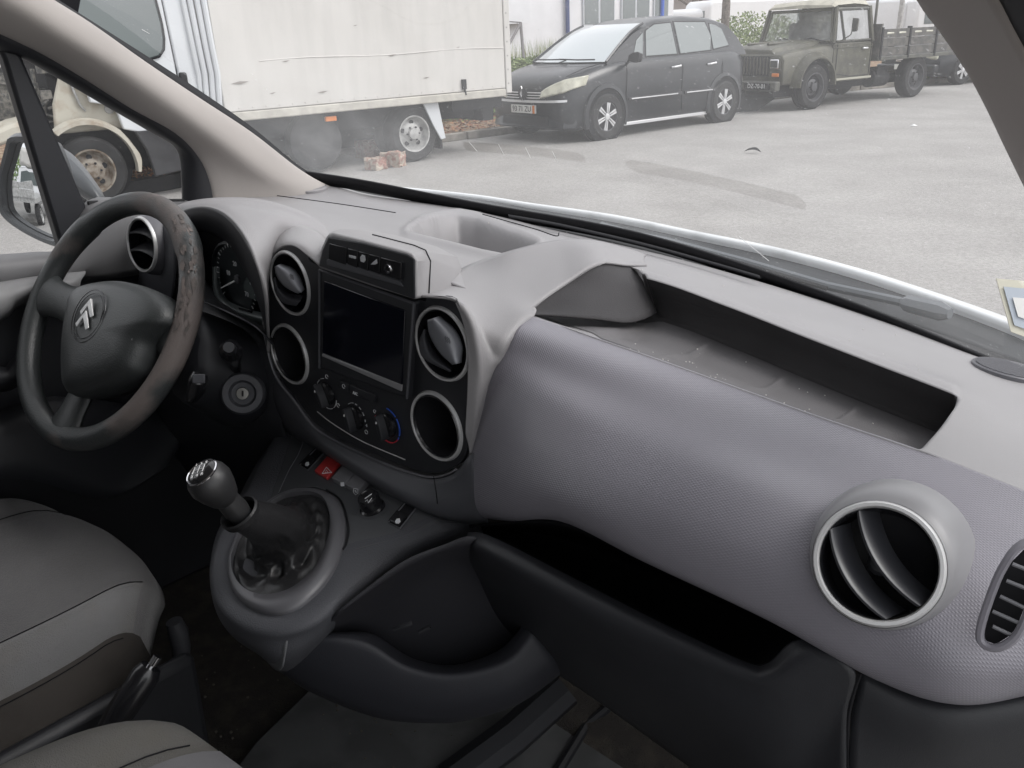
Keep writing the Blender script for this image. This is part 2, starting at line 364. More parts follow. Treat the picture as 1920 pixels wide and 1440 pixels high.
# ------------------------------------------------------------------ vehicles
def vframe(ax, ay, bx, by):
    a = gnd(ax, ay); c = gnd(bx, by); d = (c-a); d.z = 0; d.normalize(); n = Vector((-d.y, d.x, 0))
    return GM @ Matrix(((d.x, n.x, 0, a.x), (d.y, n.y, 0, a.y), (0, 0, 1, 0), (0, 0, 0, 1)))
def vb(b, name, m, root, parent=None, **k):
    """build in the vehicle's own coordinates under root (or under a part)"""
    o = b.build(name, m, parent or root, **k); return o
def uz(poly, v0): return [Vector((u, v0, z)) for u, z in poly]
def wheel(root, u, v, r, wdt, style, side=-1, hub=.62):
    """side -1: outer face towards negative v"""
    t = MB(); s = side
    prof = [(r*.62, -.0), (r*.66, -.01), (r*.90, -.012), (r*.975, .012), (r, .04), (r, wdt-.04), (r*.975, wdt-.012), (r*.9, wdt), (r*.60, wdt)]
    ty = MB().lathe((0, 0, 0), (0, -s, 0), prof, 40, False, False).build('wheel', M_['tyre'], root); ty.location = (u, v, r)
    rim = MB()
    if style == 'spoke6':
        bk = MB().lathe((0, 0, 0), (0, -s, 0), [(r*.62, .03), (r*.1, .045), (0.001, .045)], 30, False, False).build('brake_disc', M_['rubber'], ty)
        for k in range(6):
            a = k*math.pi/3+.35; d = Vector((math.cos(a), 0, math.sin(a))); q = Vector((-d.z, 0, d.x))
            for g in (-1, 1):
                rim.prism([d*r*.14+q*g*.008+Vector((0, s*.004, 0)), d*r*.60+q*g*.004+Vector((0, s*.0, 0)), d*r*.60+q*g*.034, d*r*.16+q*g*.022+Vector((0, s*.004, 0))], (0, -s*.02, 0))
        rim.lathe((0, 0, 0), (0, s, 0), [(r*.15, -.02), (r*.14, .006), (.001, .010)], 20)
        rim.build('hubcap', M_['alu'], ty, bevel=.002)
        MB().lathe((0, 0, 0), (0, s, 0), [(r*.64, -.01), (r*.66, .004), (r*.60, .002), (r*.58, -.03)], 40, False, False).build('rim', M_['darkrim'], ty)
    else:
        m = M_[style]
        rim.lathe((0, 0, 0), (0, s, 0), [(r*.66, -.005), (r*.645, .010), (r*.60, .008), (r*.57, -.03), (r*.50, -.075), (r*.42, -.07), (r*.30, -.035), (r*.20, -.03), (r*.19, .0), (r*.10, .004), (.001, .004)], 40, False, False)
        rim.build('rim', m, ty)
        hol = MB()
        for k in range(5):
            a = k*math.pi*.4+.3; d = Vector((math.cos(a), 0, math.sin(a)))*r*.40
            hol.lathe(d+Vector((0, -s*.064, 0)), (0, s, 0), [(r*.085, 0), (r*.08, .012), (.001, .012)], 14)
        hol.build('rim_slot', M_['rubber'], ty)
        nt_ = MB()
        for k in range(6):
            a = k*math.pi/3; d = Vector((math.cos(a), 0, math.sin(a)))*r*.25
            nt_.lathe(d+Vector((0, -s*.03, 0)), (0, s, 0), [(.012, 0), (.011, .02), (.001, .022)], 6)
        nt_.build('wheel_nut', M_['rubber'], ty)
    return ty
M_['alu'] = mat('silver_hubcap', (.62, .62, .63), .35, metal=.5)
M_['darkrim'] = mat('dark_rim', (.05, .05, .055), .5)
M_['steelrim'] = mat('grey_steel_rim', (.42, .42, .41), .55, metal=.2, var=.3, vscale=12)
M_['rustrim'] = mat('dirty_cream_rim', (.24, .215, .18), .7, col2=(.11, .08, .055), vscale=14)
M_['carblack'] = mat('dusty_black_paint', (.014, .016, .020), .28, spec=.4, coat=.18, var=.2, vscale=3)
M_['blacktrim'] = mat('faded_black_trim', (.045, .045, .048), .7, spec=.3, var=.2)
M_['lamp'] = mat('clouded_headlight', (.55, .54, .44), .25, spec=.6, coat=.6, var=.25, vscale=8)
M_['amber'] = mat('amber_lens', (.65, .20, .04), .3)
M_['plate'] = mat('plate_white', (.70, .70, .68), .5)
M_['wsbright'] = mat('car_screen_glass', (.50, .54, .55), .06, spec=1, coat=1, metal=.75)
M_['sideglass'] = mat('car_side_glass', (.10, .12, .12), .05, spec=.9, coat=.4)

# --- black compact people carrier
CM = vframe(1137, 262, 1355, 229)
car = empty('parked_car', CM, 'black compact people carrier with cloudy headlights and six-spoke silver hubcaps, parked at the kerb', 'car')
W = 1.78
def carsec(u, zb, zt, wb, wm, wt, bulge=.0, n=7):
    """closed section at u: v from near (0) to far (W)"""
    c = W/2; pts = []
    half = [(wb, zb), (wm-.01, zb+.10), (wm, (zb+zt)*.48), (wm-.012, zt-.17), (wt+(wm-wt)*.55, zt-.06), (wt, zt-.015), (wt*.55, zt+.008), (0, zt+.014)]
    near = [Vector((u, c-a, z)) for a, z in half]; far = [Vector((u, c+a, z)) for a, z in half[::-1][1:]]
    return near+far
st = [(-.88, .30, .60, .48, .62, .50), (-.84, .20, .75, .64, .75, .58), (-.70, .17, .86, .74, .83, .66), (-.45, .17, .935, .78, .865, .70), (-.1, .18, 1.00, .80, .885, .76), (.3, .18, 1.045, .82, .89, .79), (.9, .17, 1.06, .82, .89, .81),
      (1.8, .17, 1.07, .82, .89, .81), (2.5, .17, 1.08, .82, .89, .80), (2.95, .20, 1.08, .80, .87, .78), (3.25, .26, 1.02, .74, .80, .70), (3.37, .34, .92, .60, .66, .56)]
def cu_(u): return u if u > -.3 else -.3+(u+.3)*.76
st = [(cu_(q[0]),)+q[1:] for q in st]
S3 = [crs([Vector((st[k][0], st[k][1], st[k][2])) for k in range(len(st))], 4), crs([Vector((st[k][3], st[k][4], st[k][5])) for k in range(len(st))], 4)]
body = MB().loops([carsec(a.x, a.y, a.z, b_.x, b_.y, b_.z) for a, b_ in zip(*S3)]).build('body', M_['carblack'], car, angle=50)
# greenhouse: z rows from belt to roof
def roofz(u): return float(np.interp(u, [.10, .45, .75, 1.0, 1.4, 2.0, 2.6, 2.95, 3.15, 3.30], [1.03, 1.25, 1.42, 1.51, 1.585, 1.61, 1.57, 1.49, 1.30, 1.05]))
def ghalf(z): return .80-.20*max(0, (z-1.0))/.6
L = []
for i in range(41):
    u = .10+3.20*i/40; zt = roofz(u); c = W/2; sec = []
    hz = [1.0, 1.0+(zt-1.0)*.35, 1.0+(zt-1.0)*.7, zt-.05*(zt-1)/.6]
    h = [(ghalf(z), z) for z in hz]+[(ghalf(zt)*.88, zt-.008), (ghalf(zt)*.5, zt+.01), (0, zt+.015)]
    sec = [Vector((u, c-a, z)) for a, z in h]+[Vector((u, c+a, z)) for a, z in h[::-1][1:]]
    L.append(sec)
MB().loops(L).build('roof', M_['carblack'], car, angle=50)
def gside(u, z, o=.006): return Vector((u, W/2-ghalf(z)-o, z))
def win(name, poly, mat_, o=.008, parent=None):
    b = MB(); v = [gside(u, z, o) for u, z in poly]; b.prism(v, (0, .02, 0)); return b.build(name, mat_, parent or car, bevel=.004)
for poly in ([(.66, 1.09), (.86, 1.08), (.97, 1.40), (.80, 1.30)], [(.93, 1.08), (1.62, 1.08), (1.62, 1.515), (1.25, 1.50), (1.04, 1.42)],
             [(1.70, 1.08), (2.42, 1.10), (2.50, 1.30), (2.42, 1.505), (1.70, 1.52)], [(2.50, 1.11), (2.90, 1.15), (2.80, 1.40), (2.66, 1.46), (2.52, 1.48)]):
    fr = win('window_frame', [(sum(a for a, b in poly)/len(poly)+(a-sum(q for q, b in poly)/len(poly))*1.07, sum(b for a, b in poly)/len(poly)+(z-sum(b for a, b in poly)/len(poly))*1.08) for a, z in poly], M_['rubber'], .004)
    win('window_pane', poly, M_['sideglass'], .009, fr)
# windscreen
rows = []
for k in range(9):
    t = k/8; u = .10+(1.02-.10)*t; z = roofz(u)
    hw = (ghalf(z)-.03)
    rows.append([Vector((u-.13*(1-s*s)*1.0*(1-t*.4), W/2+s*hw, z+.012)) for s in [j/8*2-1 for j in range(9)]])
ws = gridmesh(rows, 'windscreen', M_['wsbright'], car)
fr = MB()
for s in (-1, 1): MB().tube([Vector((.10+(.92)*t-.0, W/2+s*(ghalf(roofz(.10+.92*t))-.01), roofz(.10+.92*t)+.01)) for t in [k/6 for k in range(7)]], .02, 6).build('screen_pillar', M_['carblack'], car)
# hood shut line, wipers
MB().tube([Vector((.02, .25, 1.075)), Vector((-.04, .55, 1.075)), Vector((-.02, .95, 1.085))], .010, 6).tube([Vector((.02, .85, 1.08)), Vector((-.06, 1.15, 1.08)), Vector((-.0, 1.5, 1.08))], .010, 6).build('wiper', M_['rubber'], car)
MB().tube([Vector((-.56, .22, .885)), Vector((-.30, .15, .975)), Vector((.05, .12, 1.03))], .005, 5).build('shut_line', M_['rubber'], car)
# nose
def nose(v):  # u of front face at v
    return cu_(float(np.interp(abs(v-W/2), [0, .50, .62, .75, .83, .86, .89], [-.90, -.89, -.87, -.82, -.68, -.52, -.35])))
def ribbon(v0, v1, z0, z1, o=.012, n=16, dz=0):
    b = MB(); L = []
    for k in range(n+1):
        v = v0+(v1-v0)*k/n; u = nose(v)-o; s = ((v-W/2)/(W/2))**2
        L.append([Vector((u, v, z0+dz*s)), Vector((u+(z1-z0)*.25, v, z1+dz*s)), Vector((u+.05+(z1-z0)*.25, v, z1+dz*s)), Vector((u+.05, v, z0+dz*s))])
    return b.loops(L)
bump = ribbon(.05, W-.05, .20, .52, .03, 20, .0).build('bumper', M_['carblack'], car, bevel=.015)
ribbon(.10, W-.10, .545, .575, .045, 20, .02).build('bumper_strip', M_['alu'], car)
ribbon(.45, W-.45, .58, .70, .012, 12, .02).build('grille', M_['rubber'], car)
for z in (.60, .635, .67): ribbon(.46, W-.46, z, z+.012, .022, 12, .02).build('grille_bar', M_['alu'], car)
ribbon(.40, W-.40, .24, .36, .035, 12).build('lower_grille', M_['rubber'], car)
b = MB(); uu = nose(W/2)-.05
for s in (1,): b.loops([[Vector((uu, W/2+.075*f*math.cos(a)*.72, .665+.10*f*math.sin(a))) for a in (0, math.pi/2, math.pi, 3*math.pi/2)] for f in (1,)]+[[Vector((uu-.012, W/2+.075*f*math.cos(a)*.72, .665+.10*f*math.sin(a))) for a in (0, math.pi/2, math.pi, 3*math.pi/2)] for f in (1, .55)]+[[Vector((uu, W/2+.075*.55*math.cos(a)*.72, .665+.055*math.sin(a))) for a in (0, math.pi/2, math.pi, 3*math.pi/2)]], cap1=False)
MB().lathe((uu+.02, W/2, .665), (-1, 0, 0), [(.095, 0), (.09, .012), (.001, .014)], 20).build('badge_plinth', M_['rubber'], car)
b.build('badge', M_['chrome'], car, smooth=False)
def headlight(near):
    rows = []
    for k in range(9):
        t = k/8; row = []
        for j in range(5):
            q = j/4
            v = .50-.47*t; zl = .60+.10*t; zu = .68+.21*t**.8
            if t > .75: zl += (t-.75)*.25
            z = zl+(zu-zl)*q
            u = nose(v)-.034+.47*max(0, z-.60)+.03*t*t
            row.append(Vector((u, v if near else W-v, z)))
        rows.append(row)
    return gridmesh(surf(rows, 2, 2), 'headlight', M_['lamp'], car, solid=.04)
headlight(True); headlight(False)
pl = MB().box((-.800, W/2-.26, .40), (-.765, W/2+.26, .51)).build('number_plate', M_['plate'], car, bevel=.004)
PLM = Matrix(((0, 0, -1, -.803), (-1, 0, 0, W/2+.02), (0, 1, 0, .455), (0, 0, 0, 1)))
text_obj('plate_lettering', '93 71 ZU', .105, M_['rubber'], pl, PLM, .001, local=True)
MB().box((-.804, W/2-.259, .401), (-.798, W/2-.215, .509)).build('plate_band', M_['amber'], pl)
# sides: mouldings, handles, mirror, arches, wheels
for u0, u1, u2 in ((.45, 1.62, 0), (1.68, 2.45, 0)):
    MB().box((u0, -.018, .50), (u1, .01, .545)).build('side_moulding', M_['blacktrim'], car, bevel=.006)
    MB().box((u0+.05, -.024, .515), (u1-.1, -.015, .530)).build('side_strip', M_['alu'], car, bevel=.003)
for u in (1.38, 2.22):
    hd = MB().tube([Vector((u, -.0, .90)), Vector((u+.03, -.03, .905)), Vector((u+.17, -.03, .915)), Vector((u+.20, .0, .92))], .014, 8).build('door_handle', M_['alu'], car)
for u in (.42, 1.64, 2.60):
    MB().tube([Vector((u, .004, .28)), Vector((u-.02, -.006, .60)), Vector((u, -.001, .86)), Vector((u+.03, .05, 1.02))], .005, 5).build('door_gap', M_['rubber'], car)
mr = MB(); mr.loops([[Vector((.40+du, -.02-.20*t+.0, 1.08+dz)) for du, dz in ((0, -.06*q), (.10*q, -.055*q), (.13*q, .04*q), (.03*q, .07*q))] for t, q in ((0, .5), (.35, 1.0), (.8, 1.1), (1.0, .8))]).tube([Vector((.5, .06, 1.03)), Vector((.46, -.05, 1.05))], .025, 8)
mr.build('door_mirror', M_['rubber'], car, bevel=.01)
for u in (0, 2.67):
    MB().lathe((u, .12, .33), (0, -1, 0), [(.385, 0), (.385, .128), (.001, .128)], 40).build('wheel_arch', M_['void'], car)
    MB().loops([[Vector((u+(r_)*math.cos(a), v_, .33+(r_)*math.sin(a))) for r_, v_ in ((.375, .02), (.375, -.022), (.43, -.012), (.44, .02))] for a in [math.pi*(-.12+1.24*k/24) for k in range(25)]]).build('arch_flare', M_['carblack'], car)
    wheel(car, u, -.02, .318, .2, 'spoke6'); wheel(car, u, W+.02, .318, .2, 'spoke6', 1)
MB().box((.38, .02, .155), (2.28, .06, .20)).build('sill_strip', M_['alu'], car, bevel=.005)
tl = MB(); tl.loops([[Vector((3.02-.10*t, .075+.10*t, .86+.34*t)), Vector((3.18-.12*t, .10+.09*t, .86+.34*t)), Vector((3.12-.12*t, .2, .86+.34*t)), Vector((3.0-.10*t, .2, .86+.34*t))] for t in (0, .5, 1)])
tl.build('tail_light', M_['amber'], car)
# loose bumper piece behind the car
a = gnd(1420, 208); 
dM = GM @ Matrix.Translation(a) @ Matrix.Rotation(math.radians(62), 4, 'Z') @ Matrix.Rotation(math.radians(-28), 4, 'Y')
b = MB(); b.loops([[Vector((x, y, z)) for y, z in ((0, .0), (.04*c1, .22*c1), (.10, .40*c1), (.14, .40*c1), (.10, .1), (.06, 0))] for x, c1 in ((-.62, .7), (-.4, 1), (0, 1.05), (.25, .8), (.4, .5))])
o = b.build('bumper_panel', M_['blacktrim'], None, M=dM); tag(o, 'torn off black plastic bumper piece resting on the road behind the black car', 'bumper')

# --- olive drab pickup truck
AM = vframe(1518, 205, 1707, 182)
M_['olive'] = mat('olive_paint', (.075, .073, .052), .5, spec=.4, col2=(.052, .050, .038), vscale=5, bump=.1, bscale=10)
M_['olive_d'] = mat('olive_shabby', (.085, .085, .070), .6, col2=(.05, .05, .045), vscale=7)
M_['bed'] = mat('bed_boards', (.060, .058, .055), .7, col2=(.10, .095, .085), vscale=8)
aro = empty('pickup_truck', AM, 'old olive green off-road pickup truck with dark dropside bed and wing arches', 'truck')
W2 = 1.70
# lower body: hood box and cab box
hood = MB(); hood.loops([[Vector((u, v, z)) for v, z in ((0, .45), (0, zt-.10), (.05, zt-.02), (.30, zt), (W2-.30, zt), (W2-.05, zt-.02), (W2, zt-.10), (W2, .45))] for u, zt in ((-.78, .94), (-.70, .98), (-.1, 1.03), (.50, 1.07))])
hood.build('wings', M_['olive'], aro, bevel=.02)
MB().loops([[Vector((u, v, z)) for v, z in ((.22, zt-.03), (.30, zt+.05), (W2/2, zt+.075), (W2-.30, zt+.05), (W2-.22, zt-.03))] for u, zt in ((-.76, .96), (-.66, 1.0), (-.1, 1.04), (.42, 1.08))]).build('bonnet', M_['olive'], aro, bevel=.015)
for v in (.62, 1.08): MB().box((-.5, v-.03, 1.08), (.35, v+.03, 1.13)).build('bonnet_rib', M_['olive'], aro, bevel=.02)
cabb = MB(); cabb.prism(uz([(.50, .42), (1.60, .42), (1.60, 1.07), (.50, 1.07)], 0), (0, W2, 0)); cabb.build('cab_body', M_['olive'], aro, bevel=.02)
# cab top: posts and roof around real openings
def cpt(u, s, z): return Vector((u, W2/2+s*(W2/2-.01-.10*(z-1.07)/.62), z))
top = MB()
def A_u(z): return .46+.10*(z-1.07)/.6
for s in (-1, 1):
    for (u0, z0, u1, z1, r_) in ((.50, 1.07, .62, 1.66, .035), (1.57, 1.07, 1.52, 1.66, .045), (.80, 1.07, .80, 1.0, .01)):
        if r_ > .02: MB().tube([cpt(u0, s, z0), cpt(u1, s, z1)], r_, 6).build('cab_pillar', M_['olive'], aro)
MB().loops([[cpt(u, -1, z)+Vector((0, e, 0)), cpt(u, -1, z)+Vector((0, .06, zz)), Vector((u, W2/2, z+zz+.03)), cpt(u, 1, z)+Vector((0, -.06, zz)), cpt(u, 1, z)+Vector((0, -e, 0))] for u, z, zz, e in ((.56, 1.66, .03, 0), (.66, 1.69, .07, 0), (1.1, 1.71, .08, 0), (1.48, 1.68, .07, 0), (1.58, 1.62, .05, 0))]).build('cab_roof', mat('cream_roof', (.42, .40, .33), .55, var=.2, vscale=6), aro)
MB().add([cpt(1.57, -1, 1.07), cpt(1.57, 1, 1.07), cpt(1.55, 1, 1.66), cpt(1.55, -1, 1.66)], [(0, 1, 2, 3)]).build('cab_back', M_['olive'], aro, solid=.03)
MB().add([cpt(1.54, -.6, 1.16), cpt(1.54, .6, 1.16), cpt(1.52, .6, 1.55), cpt(1.52, -.6, 1.55)], [(0, 1, 2, 3)]).build('rear_window', M_['lamp'], aro, solid=.01)
wf = MB()
wz = [cpt(.52, -.93, 1.10), cpt(.52, .93, 1.10), cpt(.61, .90, 1.62), cpt(.61, -.90, 1.62)]
for i in range(4): wf.tube([wz[i], wz[(i+1) % 4]], .028, 6)
wfo = wf.build('window_frame', M_['olive'], aro)
M_['clear'] = veil_glass('old_pane', .40, tint=(.75, .8, .78))
MB().add(wz, [(0, 1, 2, 3)]).build('windscreen', M_['clear'], aro)
MB().tube([cpt(.53, 0, 1.10), cpt(.53, .35, 1.16), cpt(.55, .55, 1.14)], .012, 6).tube([cpt(.50, -.8, 1.10), cpt(.53, -.4, 1.16), cpt(.55, -.15, 1.14)], .012, 6).build('wiper', M_['rubber'], aro)
sd_ = [cpt(.74, -1, 1.10), cpt(1.48, -1, 1.10), cpt(1.46, -1, 1.58), cpt(.76, -1, 1.58)]
MB().add([Vector((p.x, p.y-.0, p.z)) for p in (cpt(.58, -1, 1.12), cpt(1.50, -1, 1.12), cpt(1.47, -1, 1.60), cpt(.66, -1, 1.60))], [(0, 1, 2, 3)]).build('side_window', M_['clear'], aro)
MB().tube([cpt(.80, -1.01, 1.10), cpt(.72, -1.01, 1.60)], .018, 6).tube([cpt(.56, -1.0, 1.10), cpt(1.54, -1.0, 1.10)], .02, 6).tube([cpt(.62, -1, 1.62), cpt(1.50, -1, 1.62)], .03, 6).build('window_frame', M_['olive_d'], aro)
MB().lathe((.86, .45, 1.20), (-.8, 0, .6), [(.17, 0), (.185, .012), (.17, .024), (.158, .012), (.17, 0)], 24, False, False).build('steering_wheel', M_['rubber'], aro)
MB().box((1.05, .2, .9), (1.2, .75, 1.42)).box((1.05, .95, .9), (1.2, 1.5, 1.42)).build('seat_back', M_['fabric'], aro, bevel=.04)
# door
MB().tube([Vector((.60, -.004, 1.05)), Vector((.60, -.004, .56)), Vector((1.0, -.004, .50)), Vector((1.55, -.004, .50)), Vector((1.55, -.004, 1.05))], .006, 5).build('door_gap', M_['rubber'], aro)
MB().box((.50, -.012, .985), (1.60, .01, 1.0)).build('waist_crease', M_['olive'], aro, bevel=.005)
MB().box((1.28, -.045, .945), (1.42, -.01, .975)).build('door_handle', M_['alu'], aro, bevel=.008)
MB().box((.45, -.02, .44), (1.62, .02, .475)).build('sill', mat('sill_light', (.34, .33, .27), .6), aro, bevel=.006)
MB().tube([Vector((.66, -.01, 1.10)), Vector((.72, -.16, 1.20)), Vector((.74, -.20, 1.40))], .010, 6).loops([[Vector((.74+a, -.20-b_*.9, 1.36+c_)) for a, b_, c_ in ((0, -.06, -.11), (0, .06, -.11), (0, .075, .10), (0, -.055, .11))], [Vector((.79+a, -.20-b_*.7, 1.36+c_)) for a, b_, c_ in ((0, -.06, -.09), (0, .06, -.09), (0, .07, .08), (0, -.05, .09))]]).build('door_mirror', M_['olive_d'], aro)
# front: grille slats, headlights, indicator, bumper, plate
gr = MB().box((-.80, .30, .60), (-.77, W2-.30, .92)).build('grille', M_['void'], aro)
for k in range(15):
    v = .33+k*(W2-.66)/14; MB().box((-.815, v-.012, .62), (-.795, v+.012, .90)).build('grille_slat', M_['olive'], gr, bevel=.003)
for v in (.17, W2-.17):
    hl = MB().box((-.80, v-.12, .70), (-.775, v+.12, .90)).build('headlight_frame', M_['olive'], aro, bevel=.03)
    MB().box((-.825, v-.09, .72), (-.79, v+.09, .87)).build('headlight', M_['chrome'], hl, bevel=.03, seg=4)
    ind = MB().box((-.82, v-.10, .585), (-.78, v+.04, .645)).build('indicator', M_['amber'], aro, bevel=.012)
MB().box((-.98, -.02, .36), (-.84, W2+.02, .52)).build('bumper', M_['olive_d'], aro, bevel=.02)
pt = MB().box((-.995, .08, .385), (-.982, .66, .495)).build('number_plate', M_['gloss'], aro, bevel=.003)
text_obj('plate_lettering', 'DZ-70-01', .10, M_['white'], pt, Matrix(((0, 0, -1, -.999), (-1, 0, 0, .37), (0, 1, 0, .44), (0, 0, 0, 1))), .001, local=True)
MB().box((-.88, .1, .25), (-.2, W2-.1, .44)).box((.2, .3, .28), (3.6, .45, .45)).box((.2, W2-.45, .28), (3.6, W2-.3, .45)).build('chassis', M_['void'], aro)
MB().lathe((1.9, .25, .40), (1, 0, 0), [(.001, 0), (.16, 0), (.16, .45), (.001, .45)], 16).box((1.95, .1, .45), (2.2, .3, .6)).build('fuel_tank', M_['rubber'], aro)
MB().tube([Vector((u, W2/2, .38)) for u in (-.1, .0)], .1, 8).tube([Vector((0, .1, .38)), Vector((0, W2-.1, .38))], .06, 8).tube([Vector((2.95, .1, .38)), Vector((2.95, W2-.1, .38))], .07, 8).build('axle', M_['rubber'], aro)
for u in (0,):
    MB().lathe((u, .02, .44), (0, -1, 0), [(.46, 0), (.46, .025), (.001, .025)], 30).build('wheel_arch', M_['void'], aro)
    MB().loops([[Vector((u+(r_)*math.cos(a)*1.05, v_, .42+(r_)*math.sin(a))) for r_, v_ in ((.44, .02), (.43, -.14), (.455, -.14), (.53, -.0), (.53, .02))] for a in [math.pi*(-.02+1.04*k/20) for k in range(21)]]).build('arch_flare', M_['olive'], aro)
for v, sd2 in ((-.06, -1), (W2+.06, 1)):
    wheel(aro, 0, v, .375, .22, 'olivehub' if False else 'rustrim2' if False else 'darkrim', sd2); wheel(aro, 2.95, v, .375, .22, 'darkrim', sd2)
# dropside bed with boards
for (v0, v1) in ((-.08, -.045), (W2+.045, W2+.08)):
    for r_ in range(3):
        z0 = .80+r_*.155
        for k in range(3):
            u0 = 1.72+k*.84
            MB().box((u0+.01, v0, z0), (u0+.83, v1, z0+.148)).build('bed_board', M_['bed'], aro, bevel=.006)
for k in range(4): MB().box((1.70+k*.84, -.10, .74), (1.75+k*.84, -.02, 1.29)).build('bed_post', M_['rubber'], aro, bevel=.006)
for k in range(3):
    for j in range(2):
        MB().box((1.86+k*.84+j*.36, -.086, 1.165), (2.08+k*.84+j*.36, -.04, 1.205)).build('board_slot', M_['lamp'], aro, bevel=.015)
MB().box((1.68, -.09, .72), (4.25, W2+.09, .79)).build('bed_floor', M_['olive_d'], aro, bevel=.01)
MB().box((1.68, -.08, .79), (1.73, W2+.08, 1.35)).build('bed_headboard', M_['bed'], aro)
MB().tube([Vector((1.70, .08, 1.3)), Vector((1.70, .08, 1.85))], .025, 6).build('bed_stake', M_['olive_d'], aro)

# --- dark saloon behind it, mostly hidden
KM = vframe(1790, 160, 1900, 150)
sal = empty('dark_car', KM, 'dark saloon car with chrome grille nosing out behind the olive truck bed', 'car')
st2 = [(-.55, .25, .62, .45, .6, .45), (-.45, .2, .76, .7, .8, .6), (-.1, .18, .86, .8, .87, .72), (.6, .18, .95, .8, .88, .78), (2.8, .2, .98, .8, .88, .78), (3.6, .3, .9, .7, .8, .7)]
MB().loops([carsec(*s_) for s_ in st2]).build('body', M_['carblack'], sal, angle=50)
MB().loops([[Vector((u, W/2-a, z)) for a, z in ((.74, .95), (.55*q+.1, zt), (-.55*q-.1, zt), (-.74, .95))] for u, zt, q in ((.5, .96, .9), (1.2, 1.36, .8), (2.3, 1.38, .8), (3.2, .97, .9))]).build('roof', M_['sideglass'], sal)
gs = MB().box((-.60, .62, .50), (-.52, 1.16, .74)).build('grille', M_['chrome'], sal, bevel=.02)
for k in range(5): MB().box((-.61, .66, .53+k*.042), (-.59, 1.12, .545+k*.042)).build('grille_bar', M_['rubber'], gs)
for v in (.30, 1.45): MB().box((-.54, v-.17, .55), (-.44, v+.17, .72)).build('headlight', M_['lamp'], sal, bevel=.05, seg=3)
MB().box((-.62, .1, .28), (-.45, W-.1, .46)).build('bumper', M_['carblack'], sal, bevel=.04)
pt = MB().box((-.64, .62, .35), (-.625, 1.14, .46)).build('number_plate', M_['plate'], sal)
text_obj('plate_lettering', '43·87', .11, M_['bluemark'], pt, Matrix(((0, 0, -1, -.643), (-1, 0, 0, .88), (0, 1, 0, .405), (0, 0, 0, 1))), .001, local=True)
for u in (.2, 2.9): wheel(sal, u, -.0, .31, .2, 'spoke6'); wheel(sal, u, W, .31, .2, 'spoke6', 1)

# --- white box truck, front end stripped
BM = vframe(183, 385, 780, 303)
M_['boxw'] = mat('box_panel_white', (.54, .525, .50), .55, spec=.4, col2=(.50, .485, .46), vscale=.9, detail=6, bump=.15, bscale=2, bdist=.03)
nt = M_['boxw'].node_tree; mp_ = nt.nodes.new('ShaderNodeMapping'); mp_.inputs['Scale'].default_value = (2.2, 2.2, .35); tcc = nt.nodes.new('ShaderNodeTexCoord'); nt.links.new(tcc.outputs['Object'], mp_.inputs['Vector'])
st_n = nt.nodes.new('ShaderNodeTexNoise'); st_n.inputs['Scale'].default_value = 3; st_n.inputs['Detail'].default_value = 9; nt.links.new(mp_.outputs[0], st_n.inputs['Vector'])
sr_ = nt.nodes.new('ShaderNodeMapRange'); sr_.inputs['From Min'].default_value = .42; sr_.inputs['From Max'].default_value = .78; sr_.inputs['To Min'].default_value = 1.02; sr_.inputs['To Max'].default_value = .92; nt.links.new(st_n.outputs[0], sr_.inputs['Value'])
mx_ = nt.nodes.new('ShaderNodeMix'); mx_.data_type = 'RGBA'; mx_.blend_type = 'MULTIPLY'; mx_.inputs[0].default_value = 1; nt.links.new(nt.nodes[M_['boxw']['mix']].outputs[2], mx_.inputs[6]); nt.links.new(sr_.outputs[0], mx_.inputs[7]); nt.links.new(mx_.outputs[2], nt.nodes['Principled BSDF'].inputs['Base Color'])
M_['cabw'] = mat('cab_white', (.58, .60, .62), .35, spec=.5, coat=.3, var=.06, vscale=2)
M_['cream'] = mat('bare_cream_metal', (.42, .40, .34), .65, col2=(.30, .25, .19), vscale=7, lo=.45, hi=.75)
M_['scuffm'] = mat('rivet_grey', (.30, .29, .28), .6)
tr = empty('box_truck', BM, 'white box truck with dented cargo box and missing front bonnet', 'truck')
BW = 2.1; v0 = -.12
# cargo box
MB().box((1.44, v0, .80), (5.22, v0+BW, 2.9)).build('cargo_box', M_['boxw'], tr, bevel=.01)
MB().box((5.224, v0-.012, .735), (5.32, v0+BW, 2.9)).build('rear_frame', M_['boxw'], tr, bevel=.012)
MB().box((1.42, v0-.02, .70), (5.21, v0+.10, .795)).build('bottom_rail', mat('rail_beige', (.47, .45, .40), .6, var=.2, vscale=7), tr, bevel=.012)
MB().tube([Vector((1.9+k*.3, v0-.001+.003*math.sin(k*1.7), 1.30+.012*math.sin(k*.9))) for k in range(12)], .006, 5).build('panel_crease', M_['boxw'], tr)
for k in range(24): MB().lathe((1.6+k*.155, v0-.001, .835), (0, -1, 0), [(.009, 0), (.006, .005), (.0005, .006)], 8).build('rivet', M_['boxw'], tr)
for k in range(12): MB().lathe((5.262, v0-.013, .86+k*.17), (0, -1, 0), [(.010, 0), (.007, .005), (.0005, .006)], 8).build('rivet', M_['scuffm'], tr)
b = MB()
for (u, z, s_) in ((2.2, 1.28, .05), (3.1, 1.62, .03), (3.55, 1.28, .06), (4.5, 1.33, .03), (2.0, .96, .04), (1.65, 1.09, .10), (4.0, 1.0, .05), (2.6, .93, .07)):
    b.add([Vector((u-s_, v0-.009, z)), Vector((u, v0-.009, z+s_*.18)), Vector((u+s_, v0-.009, z+.01)), Vector((u, v0-.009, z-s_*.12))], [(0, 1, 2, 3)])
b.build('scuff_mark', mat('scuff', (.24, .22, .20), .8), tr, smooth=False)
